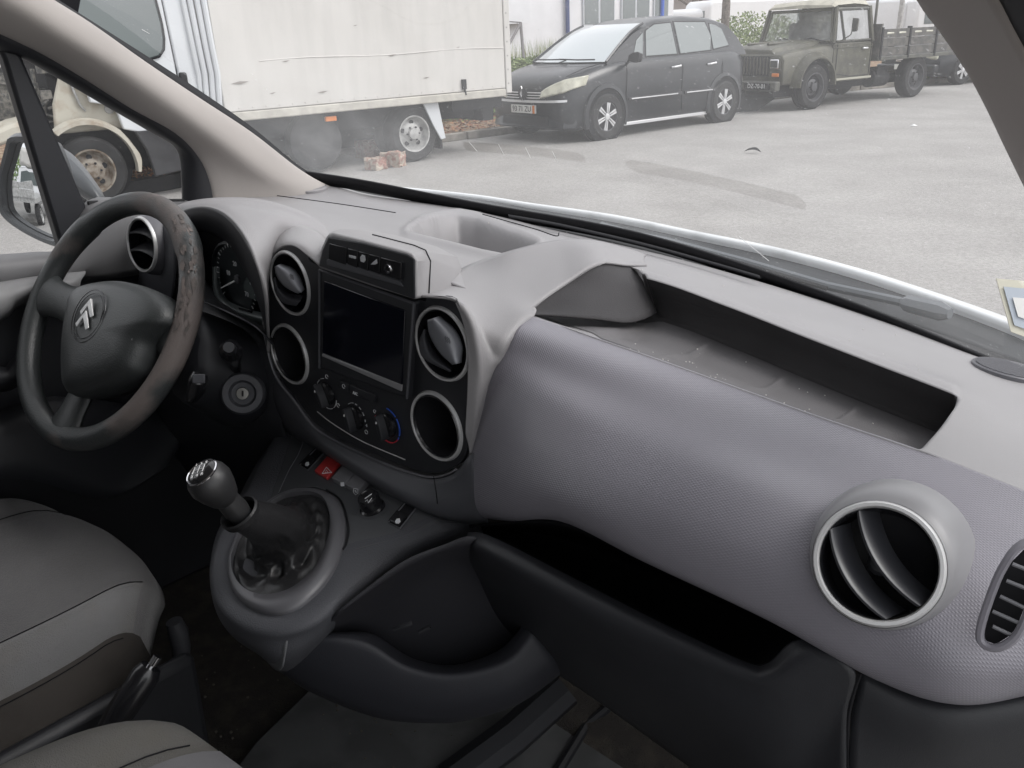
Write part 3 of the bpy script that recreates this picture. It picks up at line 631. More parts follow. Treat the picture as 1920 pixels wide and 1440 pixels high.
MB().box((4.52, v0-.03, .83), (4.58, v0-.0, .95)).tube([Vector((4.56, v0-.01, .84)), Vector((4.57, v0-.02, .76))], .012, 6).build('box_latch', M_['rubber'], tr)
MB().box((2.62, v0+.04, .60), (2.76, v0+.08, .655)).build('side_marker', M_['amber'], tr, bevel=.008)
MB().box((1.5, .25, .45), (5.2, .42, .70)).box((1.5, 1.4, .45), (5.2, 1.55, .70)).box((4.95, 0.05, .40), (5.12, 1.8, .56)).build('chassis', M_['rubber'], tr)
MB().box((4.45, .02, .56), (5.25, .10, .70)).build('side_guard', M_['rubber'], tr)
MB().box((-.3, 1.2, .12), (4.2, 1.3, .74)).build('underbody', M_['void'], tr)
# mud flaps and white stay
ngon('mudguard_stay', uz([(3.97, .70), (4.19, .70), (4.27, .25), (4.20, .24), (4.10, .42)], -.06), M_['cabw'], tr, (0, .03, 0), bevel=.006)
MB().box((4.22, .0, .12), (4.25, .45, .60)).build('mud_flap', M_['rubber'], tr)
MB().lathe((2.55, .26, .37), (0, -1, 0), [(.33, 0), (.33, .16), (.30, .18), (.001, .19)], 36).build('round_tank', M_['blacktrim'], tr)
MB().tube([Vector((3.83, .1, .34)), Vector((3.83, 1.8, .34))], .08, 10).build('axle', M_['rubber'], tr)
wheel(tr, 3.83, -.02, .345, .2, 'steelrim'); wheel(tr, 3.83, .25, .345, .2, 'steelrim'); wheel(tr, 3.83, 1.85, .345, .2, 'steelrim', 1)
wheel(tr, .03, -.0, .34, .2, 'rustrim'); wheel(tr, .03, 1.85, .34, .2, 'rustrim', 1)
# cab shell
ngon('cab_door', uz([(.40, .72), (.60, .66), (1.02, .68), (1.03, 1.28), (1.0, 2.2), (.55, 2.15), (.10, 1.33), (.14, 1.0), (.36, .95)], -.02), M_['cabw'], tr, (0, .06, 0), bevel=.012)
ngon('door_cladding', uz([(.50, .69), (1.02, .685), (1.04, .26), (.62, .22), (.58, .50)], -.05), M_['blacktrim'], tr, (0, .08, 0), bevel=.012)
ngon('side_window', uz([(.02, 1.36), (.78, 1.375), (.88, 1.40), (.935, 1.46), (.958, 1.56), (.962, 1.70), (.93, 2.05), (.30, 2.05)], -.035), M_['sideglass'], tr, (0, .03, 0), bevel=.01)
MB().tube([Vector((u, -.036, z)) for u, z in ((.02, 1.355), (.78, 1.37), (.885, 1.392), (.943, 1.455), (.966, 1.56), (.970, 1.70), (.94, 2.06))], .011, 6).build('window_seal', M_['rubber'], tr)
ngon('rear_pillar', uz([(1.04, .26), (1.20, .26), (1.26, 1.2), (1.22, 2.2), (1.01, 2.2), (1.045, 1.28)], -.015), M_['cabw'], tr, (0, .5, 0), bevel=.02)
for k, (ua, ub) in enumerate(((1.235, 1.27), (1.29, 1.32), (1.35, 1.37), (1.405, 1.42))):
    MB().tube([Vector((ua, .02-.03*k, .80)), Vector((ua+.02, -.03-.03*k, 1.2)), Vector((ua+.005, -.035-.03*k, 1.5)), Vector((ua-.02+.006*k, -.02-.03*k, 2.2))], .030, 8).build('gaiter_fold', M_['cabw'], tr)
ngon('door_gap', uz([(1.030, .7), (1.036, .7), (1.036, 1.3), (1.008, 2.2), (1.002, 2.2), (1.030, 1.3)], -.022), M_['rubber'], tr, (0, .002, 0))
MB().box((1.045, -.065, 1.09), (1.125, -.01, 1.23)).build('door_handle', M_['blacktrim'], tr, bevel=.02)
MB().box((-.1, .6, .70), (1.4, 1.8, 2.2)).build('cab_interior', M_['void'], tr)
# bare inner wing, arch, scuttle
ngon('inner_wing', uz([(-.22, .72), (.46, .72), (.40, 1.0), (.26, 1.32), (.06, 1.30), (-.06, 1.28), (-.18, 1.0)], .10), M_['cream'], tr, (0, .05, 0), bevel=.02)
MB().tube([Vector((.02, .09, 1.20)), Vector((.03, .07, 1.12)), Vector((.06, .07, .98)), Vector((.10, .09, .92))], .012, 6).lathe((.22, .10, 1.08), (0, -1, 0), [(.035, 0), (.03, .012), (.001, .012)], 16).lathe((.33, .10, .92), (0, -1, 0), [(.05, 0), (.045, .015), (.02, .02), (.001, .02)], 16).build('bracket', M_['steelrim'], tr)
MB().loops([[Vector((.03+r_*math.cos(a), v_, .36+r_*math.sin(a)*1.02)) for r_, v_ in ((.43, .06), (.43, -.06), (.47+.012*math.sin(a*9), -.06), (.49, .06))] for a in [math.pi*(-.05+.75*k/24) for k in range(25)]]).build('arch_rim', M_['cream'], tr)
MB().lathe((.03, .30, .40), (0, -1, 0), [(.43, 0), (.43, .16), (.001, .16)], 36).build('wheel_arch', M_['void'], tr)
b = MB(); b.loops([[Vector((u, .0+dv, z+dz)) for dv, dz in ((0, -.09), (.0, .05), (.25, .10), (.3, -.08))] for u, z in ((-.35, .84), (-.6, .80), (-.9, .70), (-1.15, .66))]); b.build('front_leg', M_['cream'], tr, bevel=.03)
eng = MB(); rnd = random.Random(3)
for _ in range(70):
    x, y, z = rnd.uniform(-1.2, -.12), rnd.uniform(.1, 1.3), rnd.uniform(.78, 1.32)
    if rnd.random() < .5: s1 = rnd.uniform(.04, .12); eng.box((x, y, z), (x+s1, y+s1, z+s1*.8))
    else: eng.tube([Vector((x, y, z)), Vector((x+rnd.uniform(-.2, .2), y-.05, z+rnd.uniform(-.15, .15))), Vector((x+rnd.uniform(-.3, .3), y, z+rnd.uniform(-.2, .2)))], rnd.uniform(.008, .03), 6)
eng.box((-1.1, .5, .7), (-.2, 1.4, 1.2)); eng.build('engine', mat('greasy_engine', (.05, .05, .048), .6, col2=(.16, .15, .13), vscale=20), tr)
# chocks of broken brick under it
M_['brick'] = mat('broken_brick', (.27, .14, .11), .95, col2=(.38, .33, .27), vscale=16, bump=1, bscale=60, bdist=.01)
def rock(name, x, y, sx, sy, sz, label, cat, m, off=0, zb=0, seed=1):
    p = gnd(x, y); r2 = random.Random(seed); b = MB(); b.box((-sx, -sy, 0), (sx, sy, sz))
    o = b.build(name, m, None, M=GM @ Matrix.Translation(p+Vector((0, off, zb))) @ Matrix.Rotation(r2.uniform(-.4, .4), 4, 'Z'), smooth=False)
    bm = bmesh.new(); bm.from_mesh(o.data); bmesh.ops.subdivide_edges(bm, edges=bm.edges, cuts=4, use_grid_fill=True)
    for v in bm.verts: v.co += Vector([noise.noise(v.co*14+Vector((seed*3, k*7, 0)))*.035 for k in range(3)])
    bm.to_mesh(o.data); bm.free(); tag(o, label, cat); return o
rock('brick_block', 738, 312, .13, .09, .17, 'broken red and cream brick block on the road before the truck rear wheel', 'brick', M_['brick'], seed=2)
rock('brick_block', 706, 318, .09, .09, .14, 'small red brick lump left of the broken block by the truck wheel', 'brick', M_['brick'], seed=5)
rock('rubble_block', 690, 296, .16, .10, .22, 'pale rubble block under the truck ahead of its rear wheel', 'rubble', mat('rubble', (.34, .27, .20), .95, col2=(.25, .13, .09), vscale=12, bump=1, bscale=40, bdist=.01), seed=8)
rock('rubble_block', 575, 298, .16, .16, .14, 'heap of pale rubble beside the round tank of the box truck', 'rubble', mat('rubble2', (.36, .26, .18), .95, col2=(.45, .38, .3), vscale=18, bump=1, bscale=60, bdist=.01), off=.2, seed=11)
# litter tray and pipe lying under the truck cab
a_, c_ = gnd(235, 372), gnd(352, 350)
pm = vframe(235, 372, 352, 350)
b = MB(); b.box((-.2, .0, .0), (1.3, .5, .16)); o = b.build('timber_beam', M_['rubber'], None, bevel=.01, M=pm); tag(o, 'dark timber beam on the ground under the truck cab door', 'beam')
b = MB()
for _ in range(700):
    p = Vector((random.uniform(-.1, 1.2), random.uniform(.0, .45), .17+random.uniform(0, .06))); a = random.uniform(0, 6.28); d = Vector((math.cos(a), math.sin(a), random.uniform(-.4, .6)))*random.uniform(.015, .04); s = Vector((-d.y, d.x, 0))*.4
    b.add([p-d, p+s, p+d, p-s], [(0, 1, 2, 3)])
o = b.build('leaf_heap', M_['litter'], None, smooth=False, M=pm); tag(o, 'heap of dry brown leaves on the dark beam under the cab', 'leaves', kind='stuff')

# ------------------------------------------------------------------ building, posts, trees, vans beyond
def gmat(x, y, ang=0, h=0):
    p = gnd(x, y) if not isinstance(x, Vector) else x
    return GM @ Matrix.Translation(p) @ Matrix.Rotation(ang, 4, 'Z')
def rayplane(x, y, o, n): r = ray(x, y); return CAM + r*((o-CAM).dot(n)/r.dot(n))
M_['render'] = mat('white_render', (.68, .68, .70), .8, spec=.2, var=.06, vscale=1.5)
bl = empty('white_building', GM @ Matrix.Translation(Vector((-15.2, 15.5, 0))) @ Matrix.Rotation(math.radians(-9), 4, 'Z'), 'white rendered building with blue downpipe and grey windows behind the black car', 'building')
BLI = bl.matrix_world.inverted()
bn = (bl.matrix_world.to_3x3() @ Vector((1, 0, 0))); bo = bl.matrix_world.translation
def BL(x, y): return BLI @ rayplane(x, y, bo, bn)
pR = BL(1262, 40).y; pL = BL(940, 40).y
MB().box((-6, pL-8, 0), (0, pR, 5)).build('wall', M_['render'], bl)
def bwin(x0, y0, x1, y1, divs):
    a, c = BL(x0, y0), BL(x1, y1); z0, z1 = min(c.z, a.z), max(a.z, c.z)+1.0
    f = MB().box((-.02, a.y, z0), (.05, c.y, z1)).build('window_frame', mat('grey_frame', (.45, .47, .50), .5), bl, bevel=.01)
    n = divs; wd = (c.y-a.y)/n
    for k in range(n): MB().box((.045, a.y+wd*k+.05, z0+.28), (.058, a.y+wd*(k+1)-.03, z1-.05)).build('window_pane', M_['sideglass'], f)
    return f
bwin(1091, 10, 1150, 65, 2); bwin(1163, 10, 1215, 60, 2); bwin(1224, 10, 1250, 55, 1)
q = BL(1061, 90)
MB().tube([Vector((.08, q.y, 0)), Vector((.08, q.y, 4.8))], .055, 8).build('downpipe', mat('navy_pipe', (.03, .05, .16), .5), bl)
q = BL(1237, 40); MB().tube([Vector((.08, q.y, 0)), Vector((.08, q.y, 4.8))], .055, 8).build('downpipe', M_['bluemark'], bl)
q = BL(977, 40); q2 = BL(940, 40)
MB().box((.003, q2.y-3, q.z-.05), (.35, q.y, 5)).build('annex', M_['render'], bl)
# dark angle post with brace
p = Vector((-12.6, 11.9, 0)); 
def onray(x, y, dist): return CAM+ray(x, y)*dist
d0 = 17.0
b = MB(); b.tube([onray(982, 110, d0), onray(976, 42, d0)], .03, 6); b.tube([onray(976, 44, d0), onray(948, 95, d0-.2)], .028, 6)
b.tube([onray(976, 42, d0), onray(945, 40, d0)], .012, 5); b.tube([onray(982, 110, d0), onray(985, 150, d0)], .03, 6)
o = b.build('fence_post', mat('post_grey', (.16, .15, .15), .7), None); tag(o, 'dark metal fence post with diagonal brace standing in the weeds', 'fence post')
# retaining bank and hedge
M_['hedge'] = mat('hedge_leaves', (.12, .17, .07), .8, spec=.2, col2=(.24, .28, .13), vscale=6)
def leafcloud(b, c, r, n, s, seed=0):
    rr_ = random.Random(seed)
    for _ in range(n):
        while True:
            q = Vector((rr_.uniform(-1, 1), rr_.uniform(-1, 1), rr_.uniform(-1, 1)))
            if .25 < q.length < 1 and noise.noise(q*2.3+Vector((seed, 0, 0))) > -.22: break
        q = Vector((c[0]+q.x*r[0], c[1]+q.y*r[1], c[2]+q.z*r[2]))
        a = Vector((rr_.uniform(-1, 1), rr_.uniform(-1, 1), rr_.uniform(-1, 1))).normalized()*s*rr_.uniform(.6, 1.4); e = a.orthogonal().normalized()*s*.6
        b.add([q-a, q+e, q+a, q-e], [(0, 1, 2, 3)])
    return b
def GI(x, y, d):
    return GM.inverted() @ onray(x, y, d)
for k, (x, y, d, wd, lb) in enumerate(((1402, 95, 23, 1.7, 'green hedge bush between the black car and olive truck'), (962, 150, 15.6, .75, 'leafy green bush just right of the box truck tail'), (1020, 135, 16.2, .9, 'green bush behind the bonnet of the black car'))):
    c = GI(x, y, d); b = MB(); zc = [1.55, .95, .95][k]
    leafcloud(b, (c.x, c.y, zc*.5), (wd, wd*.8, zc*.62), 8000, .035, k+2)
    t = empty('hedge_bush', GM @ Matrix.Translation(Vector((c.x, c.y, 0))), lb, 'bush'); 
    b2 = MB(); b2.v = [v-Vector((c.x, c.y, 0)) for v in b.v]; b2.f = b.f
    b2.build('foliage', M_['hedge'], t, smooth=False); MB().tube([(0, 0, 0), (.05, 0, .5)], .05, 6).build('stem', M_['rubber'], t)
M_['bark'] = mat('bark', (.19, .165, .145), .95, var=.4, vscale=15, bump=1, bscale=30, bdist=.02)
M_['treeleaf'] = mat('far_leaves', (.12, .13, .075), .85, spec=.2, col2=(.22, .18, .15), vscale=1.5)
# bare trunk / pole in front of the vans
c = GI(1358, 70, 21); c.z = 0
pole = MB().tube([Vector((c.x+.0, c.y, 0)), Vector((c.x+.01, c.y, 2.2)), Vector((c.x-.02, c.y+.05, 6.5))], [.115, .10, .08], 10)
o = gobj('wooden_pole', pole, M_['bark']); tag(o, 'weathered wooden pole rising between the black car and olive truck', 'pole')
c = GI(1686, 40, 30); pole = MB().tube([Vector((c.x, c.y, 0)), Vector((c.x+.1, c.y, 7))], .09, 8)
o = gobj('lamp_pole', pole, M_['steelrim']); tag(o, 'thin pale grey pole behind the olive truck bed', 'pole')
def tree(x, y, d, h, r, seed, label):
    c = GI(x, y, d); rr_ = random.Random(seed)
    t = empty('tree', GM @ Matrix.Translation(Vector((c.x, c.y, 0))), label, 'tree', 'trees far behind the parked vans')
    b = MB(); b.tube([Vector((0, 0, 0)), Vector((.1, 0, h*.45)), Vector((0, .1, h*.9))], [.22, .16, .05], 8)
    for k in range(7):
        a = rr_.uniform(0, 6.28); z = h*rr_.uniform(.35, .75); e = Vector((math.cos(a)*r*.8, math.sin(a)*r*.8, z+r*.5)); b.tube([Vector((0, 0, z)), e*.5+Vector((0, 0, z*.5)), e], [.07, .05, .02], 5)
    b.build('trunk', M_['bark'], t)
    f = MB()
    for k in range(6):
        a = rr_.uniform(0, 6.28); leafcloud(f, (math.cos(a)*r*.5, math.sin(a)*r*.5, h*.72+rr_.uniform(-.3, .4)*r), (r*.6, r*.6, r*.5), 420, .10, seed*7+k)
    f.build('crown', M_['treeleaf'], t, smooth=False)
for i, a in enumerate(((1300, 20, 46, 6.0, 2.2), (1345, 20, 50, 6.5, 2.4), (1450, 10, 52, 6.2, 2.5), (1400, 10, 56, 7.0, 2.2), (1650, 10, 46, 5.5, 2.0), (1715, 20, 44, 5.2, 2.2), (1235, 20, 52, 5.2, 1.8))):
    tree(*a, i+3, ['thin-leaved brown tree above the leftmost white van', 'sparse tree just right of the wooden pole top', 'distant tree above the roof of the long white van', 'tallest sparse tree behind the vans', 'green tree behind the rear of the olive truck cab', 'green tree behind the thin grey pole', 'small tree at the right corner of the white building'][i])
M_['vanw'] = mat('van_white', (.74, .75, .76), .4, spec=.5, var=.04, vscale=1)
def wvan(x, y, d, L, H, ang, label, sideways=True):
    c = GI(x, y, d); root = empty('white_van', GM @ Matrix.Translation(Vector((c.x, c.y, 0))) @ Matrix.Rotation(ang, 4, 'Z'), label, 'van', 'white vans parked beyond the hedge')
    prof = [(-L/2, .45), (L/2, .45), (L/2, .95), (L/2-.25, 1.12), (L/2-.95, H*.93), (L/2-1.3, H), (-L/2+.15, H), (-L/2, H*.93)]
    MB().prism([Vector((u, -.9, z)) for u, z in prof], (0, 1.8, 0)).build('body', M_['vanw'], root, bevel=.10, seg=3)
    MB().prism([Vector((u, -.915, z)) for u, z in ((L/2-1.05, H*.86), (L/2-.45, 1.18), (L/2-1.5, 1.16), (L/2-1.5, H*.86))], (0, 1.83, 0)).build('side_window', M_['sideglass'], root)
    MB().add([Vector((L/2-.20, -.75, 1.14)), Vector((L/2-.20, .75, 1.14)), Vector((L/2-.93, .7, H*.93)), Vector((L/2-.93, -.7, H*.93))], [(0, 1, 2, 3)]).build('windscreen', M_['wsbright'], root, solid=.02)
    MB().box((-L/2-.01, -.6, 1.15), (-L/2+.02, -.05, H*.85)).box((-L/2-.01, .05, 1.15), (-L/2+.02, .6, H*.85)).build('rear_window', M_['sideglass'], root)
    MB().box((-L/2+.2, -.912, 1.02), (L/2-1.6, -.89, 1.05)).build('side_seam', M_['blacktrim'], root)
    for u in (-L/2+.8, L/2-.8): wheel(root, u, -.9, .33, .2, 'steelrim'); wheel(root, u, .9, .33, .2, 'steelrim', 1)
    return root
wvan(1335, 60, 33, 4.8, 2.0, math.radians(100), 'low white van seen past the rear of the black car')
wvan(1420, 50, 32, 5.2, 2.25, math.radians(60), 'white van with windows just above the green hedge')
wvan(1520, 25, 40, 6.0, 2.7, math.radians(80), 'longest white high-roof van behind the olive truck cab')
wvan(1650, 45, 34, 4.6, 2.05, math.radians(150), 'white van between the truck cab and the thin pole')
wvan(1715, 50, 33, 4.6, 2.0, math.radians(130), 'rightmost white van behind the olive truck bed')
c = GI(1330, 27, 48)
o = MB().box((-9, -1, 1.2), (9, 1, 2.9)).build('far_wall', mat('pinkish_wall', (.50, .45, .43), .9, var=.1, vscale=1), None, M=GM @ Matrix.Translation(Vector((c.x, c.y, 0))) @ Matrix.Rotation(math.radians(25), 4, 'Z')); tag(o, 'pale pinkish wall behind the white vans', 'wall')

#@@INTERIOR
# ================================================================== the van we sit in
def PD(x, y, d): return CAM + ray(x, y)*d
def closed(pts, n=6):
    pts = [Vector(p) for p in pts]; q = pts[-2:]+pts+pts[:2]; c = crs(q, n); return c[2*n:len(c)-2*n-1+0][:len(pts)*n]
van = empty('van_body', Vector((0, .6, .4)), 'pale grey van cab shell with light trimmed windscreen pillars and black door frame', 'van')
def part(o, p): # parent keeping place
    o.parent = p; o.matrix_parent_inverse = p.matrix_world.inverted(); return o
class Part:
    pass
def kid(o, root, m=None):
    bpy.context.view_layer.update(); return part(o, root)
# shell that keeps the light out, as the real roof, bulkhead and floor do
def shell(name, pts, m, root, t=.03):
    o = MB().add(pts, [tuple(range(len(pts)))]).build(name, m, None, smooth=False, solid=t); part(o, root); return o
part(MB().box((-.72, -1.3, 1.74), (.70, .02, 1.80)).build('roof', M_['trim'], None, bevel=.02), van)
part(MB().box((-.78, -1.25, .40), (.78, -1.20, 1.75)).build('bulkhead', M_['dgrey'], None), van)
part(MB().box((-.80, .80, .35), (.80, .84, 1.08)).build('firewall', M_['void'], None), van)
part(MB().box((-.80, -1.25, .36), (.80, .84, .415)).build('floor', M_['carpet'], None), van)
part(MB().box((.74, .22, .42), (.79, .80, 1.10)).build('kick_panel', M_['dark'], None), van)
part(MB().box((-.80, .42, .42), (-.74, .80, 1.12)).build('kick_panel', M_['dark'], None), van)
part(MB().box((.70, -1.25, .42), (.78, -.95, 1.74)).build('rear_post', M_['trim'], None), van)
part(MB().box((-.80, -1.25, .42), (-.74, -.70, 1.74)).build('rear_post', M_['trim'], None), van)
# unseen open passenger door, added to cut the light from the near side
pdm = Matrix.Translation(Vector((.80, .50, 0))) @ Matrix.Rotation(math.radians(-6), 4, 'Z')
part(MB().box((.0, -.03, .42), (1.05, .03, 1.18)).box((.55, -.02, 1.18), (1.05, .0, 1.22)).build('unseen_open_door', M_['dgrey'], None, bevel=.02, M=pdm), van)
part(MB().tube([Vector((.05, 0, 1.18)), Vector((.45, 0, 1.68)), Vector((1.0, 0, 1.70)), Vector((1.04, 0, 1.18))], .035, 8).build('unseen_open_door_frame', M_['dark'], None, M=pdm), van)
part(MB().box((.66, -1.25, .42), (.80, -.80, 1.74)).build('centre_post', M_['dgrey'], None, bevel=.02), van)
part(MB().box((.60, -1.25, 1.62), (.76, .0, 1.74)).build('door_header', M_['trim'], None, bevel=.02), van)
part(MB().box((.74, -.90, .36), (.82, .40, .47)).build('door_sill', M_['dark'], None, bevel=.01), van)
# windscreen
Bc = crs([Vector(p) for p in ((-.74, .50, 1.215), (-.60, .615, 1.19), (-.35, .69, 1.165), (0, .735, 1.15), (.35, .70, 1.12), (.60, .62, 1.10), (.74, .50, 1.11))], 6)
Tc = crs([Vector(p) for p in ((-.62, -.12, 1.66), (-.45, -.05, 1.69), (-.25, -.01, 1.705), (0, .01, 1.71), (.25, -.01, 1.70), (.46, -.04, 1.68), (.62, -.10, 1.645))], 6)
WG = [[Bc[j].lerp(Tc[j], i/12)+Vector((0, .035, .03))*math.sin(math.pi*i/12) for j in range(len(Bc))] for i in range(13)]
ws = gridmesh(WG, 'windscreen', M_['wglass'], None); part(ws, van)
# bands of glass with the veil left out, given in the pane's own plane
def glass_xy(x, y):
    best = None
    for i in range(12):
        for j in range(len(Bc)-1):
            a, b, c, d = WG[i][j], WG[i][j+1], WG[i+1][j+1], WG[i+1][j]
            n = (b-a).cross(d-a); r = ray(x, y); t = (a-CAM).dot(n)/r.dot(n); q = CAM+r*t
            u = (q-a).dot(b-a)/(b-a).length_squared; v = (q-a).dot(d-a)/(d-a).length_squared
            if -.02 <= u <= 1.02 and -.02 <= v <= 1.02: return q
    return PP(x, y, WG[6][18], Vector((0, -.75, .66)))
def veil_band(m, ends, w, amt):
    nt = m.node_tree; src = nt.nodes[m['veil_in']].outputs[0]; tc = nt.nodes.new('ShaderNodeTexCoord')
    # road dust lies thicker towards the driver's lower corner, outside the wiper's reach
    dd = nt.nodes.new('ShaderNodeVectorMath'); dd.operation = 'DISTANCE'; dd.inputs[1].default_value = (-.62, .52, 1.22); nt.links.new(tc.outputs['Object'], dd.inputs[0])
    dn = nt.nodes.new('ShaderNodeTexNoise'); dn.inputs['Scale'].default_value = 14; dn.inputs['Detail'].default_value = 6; nt.links.new(tc.outputs['Object'], dn.inputs['Vector'])
    dm_ = nt.nodes.new('ShaderNodeMapRange'); dm_.inputs['From Min'].default_value = .03; dm_.inputs['From Max'].default_value = .42; dm_.inputs['To Min'].default_value = .17; dm_.inputs['To Max'].default_value = 0; nt.links.new(dd.outputs['Value'], dm_.inputs['Value'])
    dx = nt.nodes.new('ShaderNodeMath'); dx.operation = 'MULTIPLY'; nt.links.new(dm_.outputs[0], dx.inputs[0]); nt.links.new(dn.outputs[0], dx.inputs[1])
    da = nt.nodes.new('ShaderNodeMath'); da.operation = 'ADD'; nt.links.new(src, da.inputs[0]); nt.links.new(dx.outputs[0], da.inputs[1]); src = da.outputs[0]
    for (a, b), ww in zip(ends, w):
        mp = nt.nodes.new('ShaderNodeVectorMath'); mp.operation = 'SUBTRACT'; mp.inputs[1].default_value = a; nt.links.new(tc.outputs['Object'], mp.inputs[0])
        ab = b-a; dt = nt.nodes.new('ShaderNodeVectorMath'); dt.operation = 'DOT_PRODUCT'; dt.inputs[1].default_value = ab/ab.length_squared; nt.links.new(mp.outputs[0], dt.inputs[0])
        cl = nt.nodes.new('ShaderNodeClamp'); nt.links.new(dt.outputs['Value'], cl.inputs[0])
        sc = nt.nodes.new('ShaderNodeVectorMath'); sc.operation = 'SCALE'; sc.inputs[0].default_value = ab; nt.links.new(cl.outputs[0], sc.inputs['Scale'])
        ds = nt.nodes.new('ShaderNodeVectorMath'); ds.operation = 'DISTANCE'; nt.links.new(mp.outputs[0], ds.inputs[0]); nt.links.new(sc.outputs[0], ds.inputs[1])
        mr_ = nt.nodes.new('ShaderNodeMapRange'); mr_.inputs['From Min'].default_value = ww*.88; mr_.inputs['From Max'].default_value = ww*1.05; mr_.inputs['To Min'].default_value = amt; mr_.inputs['To Max'].default_value = 1; nt.links.new(ds.outputs['Value'], mr_.inputs['Value'])
        mu = nt.nodes.new('ShaderNodeMath'); mu.operation = 'MULTIPLY'; nt.links.new(src, mu.inputs[0]); nt.links.new(mr_.outputs[0], mu.inputs[1]); src = mu.outputs[0]
    nt.links.new(src, nt.nodes[m['mixname']].inputs[0])
veil_band(M_['wglass'], [(glass_xy(1190, 312), glass_xy(1492, 378)), (glass_xy(880, 275), glass_xy(1085, 295))], [.0155, .013], .0)
# thin scratches on the glass
b = MB()
for x0, y0, x1, y1 in ((1385, 445, 1440, 490), (880, 268, 895, 285), (935, 272, 945, 292), (1035, 285, 1045, 305), (985, 278, 995, 298), (268, 57, 282, 65)):
    a, c = glass_xy(x0, y0), glass_xy(x1, y1); b.tube([a-cF*.004, c-cF*.004], .0004, 4)
part(b.build('glass_scratch', mat('scratch', (.8, .8, .8), .5), None), van)
# black band round the glass
def bandmesh(name, L, R_, m, th=.004): return part(gridmesh([L, R_], name, m, None, solid=th), van)
bandmesh('windscreen_band', [p+Vector((0, -.012, -.012)) for p in Bc], [p+Vector((0, -.03, .014)) for p in Bc], M_['rubber'])
part(patch('windscreen_gutter', [[(560, 320, .59), (620, 344, .64), (710, 362, .69), (900, 398, .73), (1130, 442, .745), (1400, 515, .73), (1600, 572, .69), (1790, 636, .65), (1930, 685, .60), (2080, 740, .5)],
      [(560, 345, .52), (620, 362, .56), (700, 378, .61), (900, 412, .65), (1050, 448, .67), (1400, 540, .66), (1650, 612, .64), (1800, 672, .61), (1920, 715, .58), (2050, 775, .5)],
      [(560, 380, .52), (620, 400, .56), (700, 420, .61), (900, 450, .65), (1050, 500, .67), (1400, 600, .66), (1650, 680, .64), (1800, 740, .61), (1920, 790, .58), (2050, 850, .5)]], M_['rubber'], None), van)
# left windscreen pillar, its black edge and the door frame
pg = [(-110, -150), (-10, -62), (87, 0), (167, 50), (267, 120), (367, 187), (467, 253), (550, 317), (600, 347), (640, 362)]
pm_ = [(-160, -130), (-50, -35), (45, 22), (130, 75), (222, 132), (318, 198), (418, 270), (490, 325), (530, 352), (560, 375)]
pd = [(-200, -80), (-80, 20), (0, 57), (83, 97), (167, 147), (250, 200), (333, 247), (380, 295), (402, 345), (412, 400)]
pw = [(-200, -60), (-80, 45), (0, 92), (42, 104), (133, 155), (187, 187), (283, 243), (336, 279), (346, 340), (348, 400)]
rg = [PX(x, y, -.655) for x, y in pg]; rm_ = [PX(x, y, -.645) for x, y in pm_]; rd = [PX(x, y, -.69) for x, y in pd]
part(gridmesh(surf([[PX(x, y, -.675) for x, y in pg], rg, rm_, rd, [PX(x, y, -.712) for x, y in pd]], 5, 5), 'windscreen_pillar', M_['trim'], None, solid=.004), van)
ge = [(-80, -150), (10, -62), (110, 0), (173, 40), (277, 106), (375, 170), (475, 240), (560, 310), (612, 338), (660, 352)]
part(gridmesh(surf([[PX(x, y, -.672) for x, y in pg], [PX(x, y, -.69) for x, y in ge]], 5, 2), 'pillar_edge', M_['rubber'], None, solid=.006), van)
# right pillar close to the lens
def C3(x, y, Y): return P(x, y, Y)
rp0 = [(1640, -170, -.02), (1722, 0, .10), (1765, 60, .13), (1812, 130, .165), (1850, 200, .21), (1888, 280, .255), (1925, 355, .30), (1990, 480, .39)]
rp1 = [(1720, -190, -.06), (1790, -10, .05), (1830, 55, .08), (1868, 120, .115), (1905, 190, .16), (1945, 280, .20), (1985, 360, .25), (2060, 490, .34)]
rp2 = [(1780, -200, -.10), (1850, -30, .0), (1885, 40, .03), (1920, 105, .065), (1960, 185, .11), (2010, 280, .15), (2060, 360, .20), (2130, 500, .28)]
part(patch('windscreen_pillar', [[(x+4, y-2, Y+.03) for x, y, Y in rp0], rp0, rp1, rp2], M_['trimr'], None, 4, 4, solid=.004), van)
part(patch('door_seal', [[(x-3, y, Y+.01) for x, y, Y in rp2], [(x+60, y-15, Y-.03) for x, y, Y in rp2], [(x+170, y-40, Y-.06) for x, y, Y in rp2]], M_['rubber'], None, 4, 3, solid=.01), van)
# cowl, bonnet edge and wipers outside
hood_e = [(640, 345, .80), (760, 352, .84), (900, 366, .88), (1000, 381, .90), (1150, 402, .91), (1300, 432, .91), (1450, 462, .90), (1600, 500, .88), (1750, 548, .85), (1900, 602, .80), (2000, 650, .74)]
hood_b = [(640, 356, .775), (760, 362, .815), (900, 378, .855), (1000, 396, .875), (1150, 421, .885), (1300, 454, .885), (1450, 487, .875), (1600, 528, .855), (1750, 579, .825), (1900, 637, .775), (2000, 688, .715)]
cowl_b = [(620, 350, .70), (740, 372, .74), (880, 398, .77), (980, 418, .79), (1130, 450, .80), (1290, 492, .80), (1440, 532, .79), (1600, 580, .77), (1750, 630, .75), (1900, 682, .70), (2000, 730, .65)]
HE = [P(*p) for p in hood_e]
M_['bonnet'] = mat('pale_bonnet', (.62, .64, .65), .35, coat=.3, var=.25, vscale=8, lo=.55, hi=.65)
